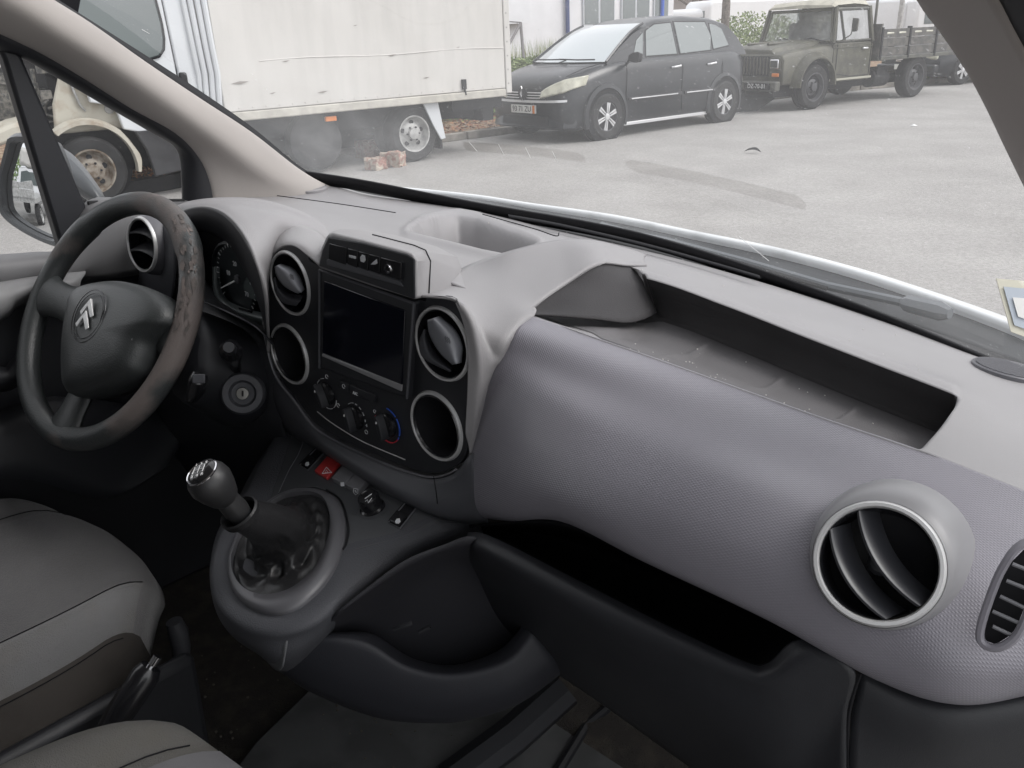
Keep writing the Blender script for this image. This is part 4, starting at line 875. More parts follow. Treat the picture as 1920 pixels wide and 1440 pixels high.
part(gridmesh(surf([[P(*p)+Vector((0, 0, -.004)) for p in hood_b], HE, [p+Vector((p.x*.02, .25, -.10)) for p in HE], [p+Vector((0, .62, -.36)) for p in HE], [p+Vector((0, .78, -.62)) for p in HE]], 4, 5), 'bonnet', M_['bonnet'], None, solid=.012), van)
part(patch('cowl_panel', [[(x, y+1, Y-.002) for x, y, Y in hood_b], [((a[0]+c[0])/2, (a[1]*.55+c[1]*.45), (a[2]+c[2])/2+.0) for a, c in zip(hood_b, cowl_b)], cowl_b], mat('cowl_grey', (.035, .038, .042), .6, spec=.35, var=.3, vscale=9), None, 4, 4, solid=.006), van)
M_['cowlarm'] = mat('wiper_grey', (.10, .11, .12), .45)
def wiper(pts, head, label):
    r = empty('wiper', P(*pts[0]), label)
    r.parent = van; r.matrix_parent_inverse = van.matrix_world.inverted(); bpy.context.view_layer.update()
    b = MB().tube([P(*p) for p in pts], .007, 8); part(b.build('wiper_arm', M_['cowlarm'], None), r)
    b = MB().tube([P(x, y+5, Y-.012) for x, y, Y in pts[:-1]], .004, 6); part(b.build('wiper_blade', M_['rubber'], None), r)
    h0, h1 = P(*head[0]), P(*head[1]); part(MB().tube([h0, h0.lerp(h1, .15), h0.lerp(h1, .8), h1], [.006, .013, .014, .008], 8).build('arm_joint', M_['cowlarm'], None), r)
wiper([(1120, 428, .80), (1250, 452, .80), (1400, 492, .79), (1550, 536, .78), (1690, 566, .76)], ((1690, 566, .76), (1782, 588, .74)), 'wiper with chunky joint near the right corner')
wiper([(690, 356, .78), (800, 372, .80), (950, 400, .80), (1090, 428, .80)], ((1120, 426, .80), (1175, 444, .79)), 'far wiper by the driver side')
# insurance sticker on the inside of the glass
def gq(x, y): return glass_xy(x, y)-Vector((0, .03, 0))+Vector((0, .018, 0))
st_ = [PD(x, y, .86) for x, y in ((1868, 522), (1935, 528), (1945, 640), (1896, 622))]
def flat4(name, q, m, d=.001):
    n = (q[1]-q[0]).cross(q[3]-q[0]).normalized(); o_ = q[0]; q = [p-n*(p-o_).dot(n) for p in q]; b = MB().prism(q, n*d); return b.build(name, m, None), q, n
sk, q, n = flat4('sticker', st_, mat('sticker_cream', (.62, .60, .50), .6)); tag(sk, 'folded cream and blue paper sticker in the lower right windscreen corner', 'sticker')
if n.dot(CAM-q[0]) < 0: n = -n
cc = sum(q, Vector())/4
for s_, c_ in ((.72, mat('sticker_blue', (.45, .50, .56), .5)), (.36, mat('sticker_white', (.75, .75, .73), .5))):
    o, _, _ = flat4('sticker_print', [cc+(p-cc)*s_+n*.0015*(2 if s_ < .5 else 1) for p in q], c_, .0003); part(o, sk)

# ------------------------------------------------------------------ driver's door, mirror
door = empty('driver_door', Vector((-.74, .35, .6)), 'driver door with black window frame, quarter window bar and grey armrest panel', 'door')
part(gridmesh(surf([[PX(x, y, -.695) for x, y in pd], [PX((x*.5+a*.5), (y*.5+b_*.5)+2, -.70) for (x, y), (a, b_) in zip(pd, pw)], [PX(x, y, -.722) for x, y in pw], [PX(x, y, -.745) for x, y in pw]], 5, 3), 'window_frame', M_['dark'], None, solid=.004), door)
part(ngon('quarter_bar', [PX(x, y, -.715) for x, y in ((-30, 30), (20, 84), (42, 106), (162, 385), (165, 455), (117, 470), (8, 112))], M_['dark'], None, (-.03, 0, 0), bevel=.006), door)
part(ngon('window_glass', [PX(x, y, -.735) for x, y in ((-250, -100), (-60, 20), (60, 85), (350, 262), (365, 395), (0, 500), (-250, 540))], M_['dglass'], None), door)
part(MB().tube([PX(x, y, -.715) for x, y in ((345, 377), (250, 377), (165, 381))], .004, 6).build('glass_seal', M_['rubber'], None), door)
M_['doorgrey'] = mat('door_plastic', (.15, .15, .155), .55, bump=.4, bscale=900, bdist=.0005)
part(gridmesh(surf([[PX(x, y, X) for x, y in pp] for X, pp in ((-.735, ((-300, 522), (-60, 487), (60, 477), (118, 466), (165, 380), (250, 378), (350, 377), (430, 375))), (-.71, ((-300, 530), (-60, 492), (60, 481), (122, 470), (172, 388), (250, 386), (350, 382), (430, 380))),
      (-.69, ((-300, 545), (-60, 503), (60, 490), (130, 478), (185, 410), (260, 400), (350, 400), (430, 398))), (-.685, ((-300, 580), (-60, 530), (40, 518), (140, 505), (200, 470), (280, 450), (350, 440), (430, 430))), (-.70, ((-300, 640), (-60, 560), (40, 535), (140, 520), (210, 520), (280, 510), (350, 500), (430, 500))))], 4, 4), 'door_top_panel', M_['doorgrey'], None, solid=.004), door)
part(gridmesh(surf([[PX(x, y, X) for x, y in pp] for X, pp in ((-.69, ((-120, 548), (0, 530), (50, 522), (95, 516), (160, 510))), (-.67, ((-120, 556), (0, 537), (50, 527), (95, 521), (160, 515))), (-.655, ((-120, 600), (0, 562), (35, 545), (80, 536), (150, 530))), (-.66, ((-120, 640), (0, 590), (30, 562), (75, 550), (150, 545))), (-.70, ((-120, 650), (0, 600), (30, 575), (75, 560), (150, 555))))], 4, 4), 'armrest_surround', mat('door_light', (.22, .22, .225), .5), None, solid=.003), door)
part(MB().box((-.78, -.90, .42), (-.705, .45, 1.09)).build('door_panel', M_['dark'], None, bevel=.01), door)
part(gridmesh(surf([[PX(x, y, X) for x, y in pp] for X, pp in ((-.66, ((-100, 640), (0, 690), (20, 680), (45, 650))), (-.63, ((-100, 660), (0, 700), (25, 690), (50, 660))), (-.63, ((-100, 720), (0, 722), (30, 712), (55, 690))), (-.68, ((-100, 730), (0, 732), (30, 722), (55, 700))))], 4, 3), 'pull_handle', M_['dark'], None, solid=.003), door)
part(gridmesh(surf([[PX(x, y, X) for x, y in pp] for X, pp in ((-.66, ((-60, 800), (100, 745), (330, 770), (380, 740))), (-.62, ((-60, 830), (100, 790), (250, 870), (330, 850))), (-.60, ((-60, 900), (60, 900), (200, 935), (310, 880))))], 4, 3), 'door_pocket', M_['dark'], None, solid=.003), door)
# mirror
mir = empty('wing_mirror', PX(90, 350, -.9), 'black wing mirror outside the driver window reflecting parked trucks', 'mirror')
mo = PX(65, 350, -.93); mview = (mo-CAM).normalized(); mrefl = Vector((-.30, -.95, -.035)).normalized(); mn = (mrefl-mview).normalized()
gl_ = [(27, 270), (67, 268), (82, 283), (100, 335), (112, 395), (112, 447), (68, 435), (20, 402), (11, 368), (13, 318)]
gl3 = closed([PP(x, y, mo, mn) for x, y in gl_], 5)
cx = sum(gl3, Vector())/len(gl3)
o = MB().loops([[cx+(p-cx)*k_-mn*(.0012+(p-cx).length_squared*k_*k_/(2*1.15)) for p in gl3] for k_ in (1.0, .8, .6, .4, .2, .02)], True, False, True).build('mirror_glass', mat('mirror', (.80, .82, .83), .01, metal=1), None, angle=180); part(o, mir)
L = [[cx+(p-cx)*s_+mn*h for p in gl3] for s_, h in ((1.0, -.002), (1.02, .010), (1.10, .012), (1.17, .0), (1.16, -.02), (1.0, -.05), (.5, -.075))]
M_['mshell'] = mat('mirror_shell', (.045, .05, .055), .35, spec=.6)
part(MB().loops(L, True, False, True).build('mirror_shell', M_['mshell'], None, angle=60), mir)
# the long grey cap behind the bar, curving towards the arm
part(MB().loops([[PD(x, y, d) for x, y, d in l] for l in (
    ((100, 262, 1.86), (60, 262, 1.80), (70, 300, 1.80), (110, 330, 1.83)),
    ((140, 276, 1.90), (105, 270, 1.80), (110, 330, 1.80), (140, 360, 1.85)),
    ((165, 305, 1.90), (140, 300, 1.82), (145, 350, 1.80), (150, 385, 1.84)),
    ((183, 335, 1.88), (165, 330, 1.80), (168, 370, 1.80), (180, 395, 1.84)),
    ((203, 370, 1.86), (195, 368, 1.80), (190, 390, 1.80), (205, 395, 1.84)))]).build('mirror_cap', M_['mshell'], None, sub=2), mir)
# what the mirror sees: a dropside lorry with covered body, shed and trees far behind on the left
base = cx; far = base+mrefl*34
def behind(dd, side, h=0):  # dd metres along the reflected view, side metres to its right
    t = mrefl.copy(); t.z = 0; t.normalize(); s_ = Vector((t.y, -t.x, 0)); q = base+t*dd+s_*side; q.z = 0
    # drop on the street plane
    k = q-G0; q = q-Gu*(k.dot(Gu)/Gu.z*1.0); return q
def rframe(dd, side, ang): 
    t = mrefl.copy(); t.z = 0; t.normalize(); q = behind(dd, side); R3 = Matrix.Rotation(ang, 3, 'Z') @ Matrix(((t.x, -t.y, 0), (t.y, t.x, 0), (0, 0, 1))); M = R3.to_4x4(); M.translation = q; return M
lor = empty('dropside_lorry', rframe(12.5, .35, math.radians(14)), 'white lorry with grey dropside bed and tarpaulin, seen reflected in the wing mirror', 'lorry')
LM = []
MB().box((-3.0, -1.0, .9), (.6, 1.0, 1.05)).build('bed', M_['steelrim'], lor)
for k in range(3):
    for r_ in range(3): MB().box((-3.0+k*1.2, -1.03, 1.06+r_*.2), (-1.83+k*1.2, -.98, 1.24+r_*.2)).build('side_board', M_['steelrim'], lor, bevel=.01)
    for j in (0, 1): MB().box((-3.05, -1+k*.67, 1.06+j*.3), (-3.0, -.35+k*.67, 1.34+j*.3)).build('tail_board', M_['steelrim'], lor, bevel=.01)
MB().prism([Vector((u, -.95, z)) for u, z in ((.7, .6), (2.5, .6), (2.5, 1.3), (2.0, 2.1), (.7, 2.15))], (0, 1.9, 0)).build('cab', M_['vanw'], lor, bevel=.06)
MB().prism([Vector((.68, v, z)) for v, z in ((-.8, 1.45), (.8, 1.45), (.75, 2.0), (-.75, 2.0))], (.03, 0, 0)).build('rear_window', M_['sideglass'], lor)
MB().box((.6, -.9, 2.2), (2.4, .9, 3.0)).build('roof_deflector', M_['boxw'], lor, bevel=.15, seg=3)
for u in (-2.2, 1.7):
    for s_ in (-1, 1): wheel(lor, u, s_*1.0, .42, .25, 'steelrim', s_)
lo2 = empty('box_lorry', rframe(18, -3.3, math.radians(6)), 'white box lorry beside the dropside lorry in the mirror reflection', 'lorry')
MB().box((-5, -1.2, .9), (3, 1.2, 3.9)).build('cargo_box', M_['boxw'], lo2, bevel=.03); MB().box((3.1, -1.1, .6), (4.6, 1.1, 2.6)).build('cab', M_['vanw'], lo2, bevel=.1)
for u in (-3.5, 3.6):
    for s_ in (-1, 1): wheel(lo2, u, s_*1.05, .45, .3, 'steelrim', s_)
sh = empty('grey_shed', rframe(34, 9.5, 0), 'long grey shed with white roof edge, seen in the mirror reflection', 'shed')
MB().box((-20, -4, 0), (10, 4, 6)).build('wall', mat('shed_grey', (.22, .23, .24), .7, var=.2), sh); MB().box((-20.3, -4.3, 5.8), (10.3, 4.3, 6.3)).build('roof_edge', M_['render'], sh)
for k in range(10): MB().box((-19+k*3, -4.1, .3), (-17.6+k*3, -3.95, 5.4)).build('bay_panel', M_['rubber'], sh)
f = MB(); leafcloud(f, (0, 0, 2.6), (2.0, 2.0, 2.4), 2500, .12, 31)
t = empty('tree', rframe(22, 3.4, 0), 'rounded green tree beside the shed in the mirror reflection', 'tree'); f.build('crown', M_['weed'], t, smooth=False); MB().tube([(0, 0, 0), (0, 0, 2.5)], .15, 8).build('trunk', M_['bark'], t)
o = MB().tube([(0, 0, 0), (0, 0, 9)], .12, 8).build('street_pole', M_['steelrim'], None, M=rframe(20, -.2, 0)); tag(o, 'tall grey pole behind the lorries in the mirror reflection', 'pole')
# ================================================================== dashboard
dash = empty('dashboard', Vector((0, .35, .9)), 'grey and black van dashboard with textured passenger pad and open storage trough', 'dashboard')
def D(o, parent=None): return part(o, parent or dash)
# --- upper moulding with trough and centre bin, pressed into one sheet
far = [(330, 380, .34), (430, 362, .42), (540, 352, .50), (620, 350, .56), (700, 369, .60), (900, 402, .64), (1050, 437, .66), (1250, 484, .66), (1425, 533, .65), (1650, 605, .63), (1800, 660, .60), (1920, 703, .57), (2050, 765, .5)]
fr2 = [(x, y-3, Y+.05) for x, y, Y in far]
mid = [(330, 392, .28), (450, 372, .36), (590, 382, .44), (700, 408, .46), (880, 448, .44), (1010, 484, .42), (1206, 522, .38), (1360, 575, .38), (1500, 630, .38), (1650, 688, .38), (1790, 742, .38), (1925, 800, .38), (2060, 860, .38)]
near = [(330, 400, .2), (440, 402, .2), (605, 452, .2), (740, 490, .2), (870, 540, .2), (985, 588, .205), (1090, 624, .2), (1240, 676, .2), (1380, 726, .2), (1540, 783, .2), (1710, 840, .2), (1830, 886, .2), (1990, 950, .2)]
rows = [[P(*p) for p in r] for r in (near, mid, far, fr2)]
S_ = surf(rows, 26, 40)
TR0 = 5.0  # the trough runs from this column to column TR1
def sst(a, b, x): t = min(1, max(0, (x-a)/((b-a) or 1e-6))); return t*t*(3-2*t)
bin_poly = [(768, 436), (790, 420), (825, 410), (860, 406), (893, 412), (925, 426), (965, 441), (1005, 458), (985, 470), (950, 479), (905, 470), (850, 456), (800, 444)]
def sdf(px_, py_, poly):
    d = 1e9; ins = False; n = len(poly); j = n-1
    for i in range(n):
        x1, y1 = poly[i]; x2, y2 = poly[j]
        if (y1 > py_) != (y2 > py_) and px_ < (x2-x1)*(py_-y1)/(y2-y1)+x1: ins = not ins
        ex, ey = x2-x1, y2-y1; t = max(0, min(1, ((px_-x1)*ex+(py_-y1)*ey)/(ex*ex+ey*ey))); d = min(d, math.hypot(px_-x1-t*ex, (py_-y1-t*ey)))
        j = i
    return -d if ins else d
ni, nj = len(S_), len(S_[0])
for i in range(ni):
    v = i/40            # 0 crease, 1 lip, 2 far edge
    for j in range(nj):
        u = j/26; p = S_[i][j]
        lend = 4.35+1.0*v**.8; rend = 10.0+.0*v
        v0_ = v; v = v/(1+.35*(1-sst(5.88, 6.04, u)))
        ins = sst(lend, lend+.10+.25*(1-v), u)*(1-sst(rend-.05, rend+.05+.1*(1-v), u))
        prof = (.25+.75*sst(.0, .85, v)) if v < .90 else (1-sst(.94, 1.0, v))
        rib = sum(math.exp(-((u-c_)/.035)**2) for c_ in (6.65, 7.75, 8.75))*.005*sst(.25, .45, v)*(1-sst(.80, .88, v))
        dz = -.058*prof*ins*sst(0, .10, v) + rib*ins
        p.y += .040*ins*sst(.66, .90, v)*(1-sst(.955, 1.0, v))
        v = v0_
        dz += .004*math.exp(-((v-1.09)/.07)**2)*ins
        if 300 < 1 and True: pass
        x, y = pix(p)
        if 700 < x < 1060 and 380 < y < 500:
            s = sdf(x, y*1.0, bin_poly)
            dz += -.072*(1-sst(-11, 1, s)) + .007*math.exp(-((s-7)/6)**2)*sst(700, 760, x)
        p.z += dz
wallset = set()
top = D(gridmesh(S_, 'top_moulding', M_['top'], None, solid=.003))
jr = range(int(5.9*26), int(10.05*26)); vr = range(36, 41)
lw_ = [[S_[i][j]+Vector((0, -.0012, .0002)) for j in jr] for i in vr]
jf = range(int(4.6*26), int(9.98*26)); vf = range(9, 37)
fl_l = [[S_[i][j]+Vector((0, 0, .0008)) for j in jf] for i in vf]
D(gridmesh(fl_l, 'trough_floor', mat('trough_floor_shade', (.125, .121, .125), .7, spec=.35, bump=.8, bscale=800, bdist=.0007, var=.12, vscale=10), None))  # darker floor tone: the trough's shade put into the colour
M_['backshade'] = mat('trough_back_shade', (.060, .058, .060), .75, spec=.3, bump=.9, bscale=700, bdist=.0008, var=.15, vscale=12)  # dark tone paints the back wall's shade into its colour
D(gridmesh(lw_, 'trough_back_wall', M_['backshade'], None))
# defroster slot along the far edge
sl = [(955, 411, .63), (1050, 428, .645), (1200, 463, .65), (1330, 499, .645), (1425, 527, .63)]
D(patch('defroster_slot', [[(x-2, y-1, Y+.0) for x, y, Y in sl], [(x, y+4.5, Y-.01) for x, y, Y in sl]], M_['void'], None, 6, 1, solid=.002)).location.z += .006
D(MB().tube(crs([P(*p)+Vector((0, 0, .003)) for p in ((520, 370, .36), (640, 386, .42), (742, 402, .45))], 5), .0009, 4).build('panel_joint', M_['void'], None))
D(MB().tube(crs([P(*p)+Vector((0, 0, .003)) for p in ((905, 405, .55), (1000, 432, .5), (1042, 446, .48), (1048, 440, .49))], 5), .0009, 4).build('panel_joint', M_['void'], None))
# round tweeter grilles
for (x, y, Y, r_, nn) in ((582, 354, .50, .034, 0), (1893, 697, .46, .040, 9)):
    ii, jj = min(((i, j) for i in range(0, ni-1, 2) for j in range(0, nj-1, 2)), key=lambda q: (pix(S_[q[0]][q[1]])[0]-x)**2+(pix(S_[q[0]][q[1]])[1]-y)**2)
    nz = (S_[ii][min(nj-1, jj+8)]-S_[ii][jj-8]).cross(S_[min(ni-1, ii+8)][jj]-S_[ii-8][jj]).normalized(); nz = nz if nz.z > 0 else -nz
    o_ = S_[ii][jj]+nz*.003
    t = MB().lathe(o_, nz, [(r_*1.03, -.010), (r_*1.03, .0005), (r_*.985, .002), (r_*.96, .0005), (.0005, .0015)], 40).build('tweeter_cover', M_['top'] if not nn else M_['mgrey'], None); D(t)
    b = MB(); e1 = Vector((1, .5, 0)).normalized(); e1 = (e1-nz*e1.dot(nz)).normalized(); e2 = nz.cross(e1)
    for k in range(-11, 12) if nn else ():
        yy = k*r_/12; hw = math.sqrt(max(0, (r_*.93)**2-yy*yy)); b.tube([o_+e2*yy-e1*hw+nz*.002, o_+e2*yy+e1*hw+nz*.002], .0008, 4)
    if nn: part(b.build('grille_rib', M_['mgrey'], None), t)
# --- passenger pad with its rolled edge
pad = [[(985, 592, .203), (1090, 626, .203), (1240, 678, .203), (1380, 728, .203), (1540, 785, .203), (1710, 842, .203), (1830, 888, .2), (1990, 952, .2)],
       'ROLL',
       [(950, 652, .158), (1050, 705, .143), (1195, 765, .136), (1342, 822, .13), (1500, 880, .13), (1672, 942, .13), (1812, 995, .13), (1990, 1070, .132)],
       [(915, 700, .145), (1020, 755, .115), (1165, 825, .10), (1320, 885, .09), (1490, 950, .085), (1660, 1020, .085), (1810, 1085, .085), (1990, 1170, .09)],
       [(890, 790, .135), (985, 840, .09), (1120, 905, .065), (1280, 975, .055), (1470, 1050, .050), (1650, 1130, .05), (1805, 1190, .055), (1990, 1230, .08)],
       [(868, 880, .13), (955, 915, .08), (1080, 955, .055), (1240, 1040, .045), (1450, 1130, .04), (1645, 1220, .04), (1800, 1268, .045), (1975, 1265, .08)],
       [(860, 955, .13), (950, 970, .09), (1055, 974, .075), (1210, 1050, .06), (1440, 1158, .05), (1645, 1270, .05), (1800, 1316, .06), (1965, 1290, .10)],
       [(860, 958, .18), (950, 968, .15), (1055, 970, .14), (1210, 1040, .12), (1440, 1140, .10), (1650, 1250, .10), (1800, 1290, .12), (1960, 1270, .15)]]
cr0 = [P(*q) for q in pad[0]]
pad[1] = [PZ(x, y, c_.z-.006) for (x, y), c_ in zip([(968, 618), (1075, 658), (1222, 712), (1364, 764), (1522, 822), (1692, 884), (1818, 932), (1990, 998)], cr0)]
def in_vent(p):
    x, y = pix(p); return ((x-1655)/112)**2+((y-1058)/108)**2 < 1
D(patch('passenger_pad', pad, M_['pad'], None, 14, 12, solid=.002, skip=in_vent))
# --- grey cowl that sweeps from the fascia up round the end of the trough
hump = [[(1212, 480, .64), (1207, 485, .59), (1206, 492, .53), (1212, 500, .475)],
        [(1165, 466, .53), (1168, 477, .48), (1170, 493, .43), (1174, 500, .415)],
        [(1105, 453, .42), (1112, 466, .385), (1118, 492, .352), (1120, 498, .350)],
        [(1035, 455, .37), (1045, 478, .345), (1056, 528, .295), (1058, 533, .295)],
        [(955, 474, .31), (970, 508, .285), (1000, 566, .235), (1003, 571, .235)],
        [(880, 500, .285), (915, 535, .235), (970, 590, .19), (1003, 590, .21)],
        [(825, 532, .205), (872, 567, .165), (940, 632, .152), (962, 636, .168)],
        [(779, 556, .1180), (855, 568, .130), (925, 664, .142), (945, 668, .155)],
        [(842, 558, .1180), (878, 588, .1205), (914, 680, .134), (930, 688, .147)],
        [(862, 580, .1180), (893, 640, .1205), (905, 715, .129), (918, 722, .142)],
        [(877, 640, .1180), (893, 700, .1215), (898, 765, .1265), (910, 770, .139)],
        [(878, 720, .1180), (888, 770, .1215), (889, 815, .1245), (900, 820, .137)],
        [(873, 810, .1180), (880, 840, .1215), (878, 870, .123), (892, 875, .133)]]
D(patch('trough_surround', hump, M_['top'], None, 6, 8, solid=.003))
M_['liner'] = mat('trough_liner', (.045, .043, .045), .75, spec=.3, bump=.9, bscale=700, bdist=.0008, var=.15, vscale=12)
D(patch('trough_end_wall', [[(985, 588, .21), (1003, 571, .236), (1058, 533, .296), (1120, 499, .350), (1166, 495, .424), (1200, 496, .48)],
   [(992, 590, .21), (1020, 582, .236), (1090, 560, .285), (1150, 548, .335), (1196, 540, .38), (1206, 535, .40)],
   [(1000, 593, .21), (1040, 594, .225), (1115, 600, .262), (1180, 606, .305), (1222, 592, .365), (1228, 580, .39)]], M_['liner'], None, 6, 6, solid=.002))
# --- instrument hood
hd = [[(330, 405, .16), (352, 392, .15), (385, 388, .13), (420, 400, .10), (452, 432, .075), (480, 482, .06), (499, 545, .065), (505, 610, .09), (506, 660, .11)],
      [(325, 395, .175), (350, 384, .17), (395, 380, .15), (440, 390, .125), (478, 425, .10), (500, 480, .09), (506, 530, .125), (508, 590, .135), (508, 650, .14)],
      [(325, 390, .20), (352, 380, .20), (405, 374, .19), (465, 380, .18), (516, 405, .16), (535, 440, .17), (535, 490, .20), (535, 550, .20), (535, 610, .20)],
      [(330, 386, .25), (365, 375, .27), (420, 370, .27), (490, 374, .26), (560, 398, .25), (605, 440, .23), (620, 490, .23), (620, 540, .23), (610, 600, .23)],
      [(335, 392, .30), (380, 378, .32), (440, 374, .34), (520, 382, .34), (590, 408, .32), (635, 450, .28), (660, 500, .25), (660, 560, .24), (650, 600, .24)]]
lobe = [[(602, 503, .121), (575, 479, .121), (552, 463, .121), (530, 464, .121), (512, 482, .121), (504, 520, .121), (501, 600, .121), (506, 640, .121)],
        [(606, 484, .14), (582, 464, .135), (556, 451, .135), (528, 453, .135), (506, 474, .135), (499, 518, .135), (496, 600, .135), (501, 645, .135)],
        [(615, 452, .2), (592, 434, .2), (560, 424, .2), (520, 428, .2), (496, 462, .2), (492, 515, .2), (491, 600, .2), (496, 650, .2)]]
D(patch('vent_lobe', lobe, M_['top'], None, 6, 5, solid=.002))
D(patch('instrument_hood', hd, M_['hood'], None, 8, 8, solid=.004))
inn = [[(330, 405, .162), (352, 393, .152), (385, 389, .132), (420, 401, .102), (452, 433, .077), (479, 483, .062), (498, 546, .067), (504, 610, .092), (505, 660, .112)],
       [(318, 430, .165), (345, 412, .155), (380, 405, .14), (412, 418, .12), (440, 448, .105), (462, 492, .10), (482, 550, .10), (498, 610, .115), (503, 660, .125)],
       [(300, 470, .17), (340, 440, .17), (375, 430, .17), (405, 440, .17), (430, 460, .17), (455, 500, .17), (480, 550, .17), (500, 610, .17), (510, 680, .17)]]
D(patch('hood_lining', inn, M_['dark'], None, 6, 6, solid=.002))
# instrument cluster: face with dial, ticks, needle, numbers, lit red squares
cY = .155
cl = D(ngon('instrument_cluster', [P(x, y, cY+.02) for x, y in ((300, 400), (450, 400), (530, 520), (530, 700), (440, 640), (300, 600))], M_['void'], None, (0, .01, 0)))
def Q(x, y, k=0): return P(x, y, cY-k)
ax_ = (P(500, 560, cY)-P(440, 560, cY)).normalized(); TM = lambda x, y, k=.002: frameM(P(x, y, cY-k), Vector((1, 0, 0)), Vector((0, .0, 1)))
dialc = Q(443, 522)
dial = part(MB().lathe(P(443, 524, cY+.008), (0, -1, 0), [(.060, 0), (.060, .006), (.056, .008), (.054, .004), (.0005, .004)], 44).build('dial_face', mat('dial_black', (.018, .022, .024), .35), None), cl)
part(patch('cluster_rim', [[(398, 500, cY-.002), (400, 545, cY-.004), (415, 580, cY-.004), (450, 600, cY-.004), (505, 616, cY-.004)], [(402, 500, cY-.006), (405, 540, cY-.012), (420, 570, cY-.012), (455, 588, cY-.012), (508, 602, cY-.012)], [(412, 500, cY), (414, 535, cY), (427, 562, cY), (460, 578, cY), (510, 590, cY)]], mat('cluster_rim_grey', (.10, .115, .115), .3), None, 5, 3), cl)
part(ngon('display_window', [Q(x, y, .006) for x, y in ((468, 515), (508, 538), (508, 575), (462, 556), (455, 532))], mat('lcd_grey', (.085, .10, .10), .25), None, (0, .002, 0)), cl)
part(ngon('warning_lamp', [Q(x, y, .010) for x, y in ((494, 548), (508, 553), (508, 574), (492, 568))], mat('lamp_red', (.45, .06, .04), .4), None, (0, .002, 0)), cl)
part(ngon('mileage_display', [Q(x, y, .008) for x, y in ((447, 577), (472, 583), (470, 590), (450, 586))], M_['gloss'], None, (0, .002, 0)), cl)
for s_, x, y in (('10', 428, 512), ('20', 440, 495), ('30', 455, 486), ('40', 469, 489), ('50', 474, 508), ('60', 472, 531), ('70', 463, 552)):
    part(text_obj('dial_number', s_, .0105, M_['print'], None, frameM(P(x, y, cY-.006), Vector((1, 0, 0)), Vector((0, 0, 1)))), cl)
tk = MB()
for k in range(29):
    a = math.radians(215-k*(260/28)); d = Vector((math.cos(a), 0, math.sin(a))); o_ = P(443, 524, cY-.006); tk.tube([o_+d*.049, o_+d*(.053 if k % 4 else .0545)], .0004 if k % 4 else .0007, 4)
part(tk.build('dial_tick', M_['print'], None), cl)
nd = part(MB().tube([P(447, 523, cY-.009), P(415, 540, cY-.009)], [.0016, .0009], 6).build('needle', M_['white'], None), cl)
part(MB().lathe(P(447, 523, cY-.008), (0, -1, 0), [(.007, 0), (.0065, .004), (.0005, .005)], 20).build('needle_cap', M_['dgrey'], None), cl)

# --- central fascia plate
Y0 = .12
fo = [(506, 640), (500, 600), (503, 520), (512, 482), (530, 464), (552, 462), (575, 478), (600, 500), (778, 560), (800, 560), (838, 558), (865, 585), (884, 640), (882, 700), (878, 780), (874, 850), (850, 876), (815, 886), (780, 880), (700, 850), (600, 800), (555, 745), (520, 700)]
fc = closed([P(x, y, Y0) for x, y in fo], 4)
def cut_holes(o, cutters):
    for q in cutters:
        d = o.modifiers.new('h', 'BOOLEAN'); d.operation = 'DIFFERENCE'; d.object = q; d.solver = 'EXACT'
    bpy.context.view_layer.update(); dg = bpy.context.evaluated_depsgraph_get()
    me = bpy.data.meshes.new_from_object(o.evaluated_get(dg)); o.modifiers.clear(); o.data = me
    for q in cutters: bpy.data.objects.remove(q)
    return o
pl0 = MB().prism(fc, (0, .008, 0)).build('fascia_plate', M_['dark'], None, smooth=False)
D(cut_holes(pl0, [MB().lathe(P(x, y, Y0)+Vector((0, .04, 0)), Vector((0, -1, 0)), [(.0385, 0), (.0385, .06)], 48).build('cut', None, None) for x, y in ((544, 664), (819, 799), (545, 531), (830, 645))]))
fc2 = closed([P(x, y, Y0) for x, y in fo], 4); c0 = sum(fc2, Vector())/len(fc2)
# grey shell round the left, top and bottom of the plate
def rimsweep(name, pts, prof, m):  # pts along; prof: (out, dy)
    b = MB(); L = []
    for i, p in enumerate(pts):
        t = (pts[min(i+1, len(pts)-1)]-pts[max(0, i-1)]).normalized(); o_ = t.cross(Vector((0, 1, 0))).normalized()
        if o_.dot(p-c0) < 0: o_ = -o_
        L.append([p+o_*a+Vector((0, dy, 0)) for a, dy in prof])
    return D(b.loops(L, closed=False).build(name, m, None, solid=.002, angle=70))
lp = crs([P(x, y, Y0) for x, y in ((600, 498), (576, 474), (552, 459), (530, 461), (511, 480), (501, 520), (497, 600), (503, 642), (520, 702), (556, 750), (602, 806), (700, 856), (780, 885), (818, 891), (852, 880), (876, 852))], 5)
rimsweep('fascia_shell', lp[32:72], [(0, -.002), (.002, -.004), (.006, .0), (.012, .02), (.016, .07), (.018, .15)], M_['mgrey'])
lw = [[(495, 690, .125), (522, 712, .122), (556, 758, .12), (602, 812, .118), (700, 862, .115), (780, 892, .115), (820, 898, .115), (856, 886, .115), (880, 856, .117), (900, 840, .13)],
      [(500, 730, .13), (522, 755, .12), (556, 790, .118), (605, 835, .11), (705, 900, .10), (790, 945, .10), (840, 960, .10), (880, 950, .105), (900, 940, .11), (910, 930, .12)],
      [(520, 790, .15), (535, 800, .14), (560, 818, .13), (610, 848, .125), (707, 915, .12), (800, 958, .115), (850, 974, .115), (885, 980, .115), (900, 978, .115), (915, 976, .12)],
      [(520, 800, .2), (535, 812, .2), (560, 828, .2), (610, 850, .2), (707, 912, .2), (800, 950, .2), (850, 966, .2), (885, 970, .2), (905, 970, .2), (920, 968, .2)]]
D(patch('lower_surround', lw, M_['dgrey'], None, 6, 6, solid=.002))
D(MB().tube([P(813, 893, .108), P(818, 925, .095), P(822, 962, .105)], .0007, 4).build('panel_joint', M_['void'], None))
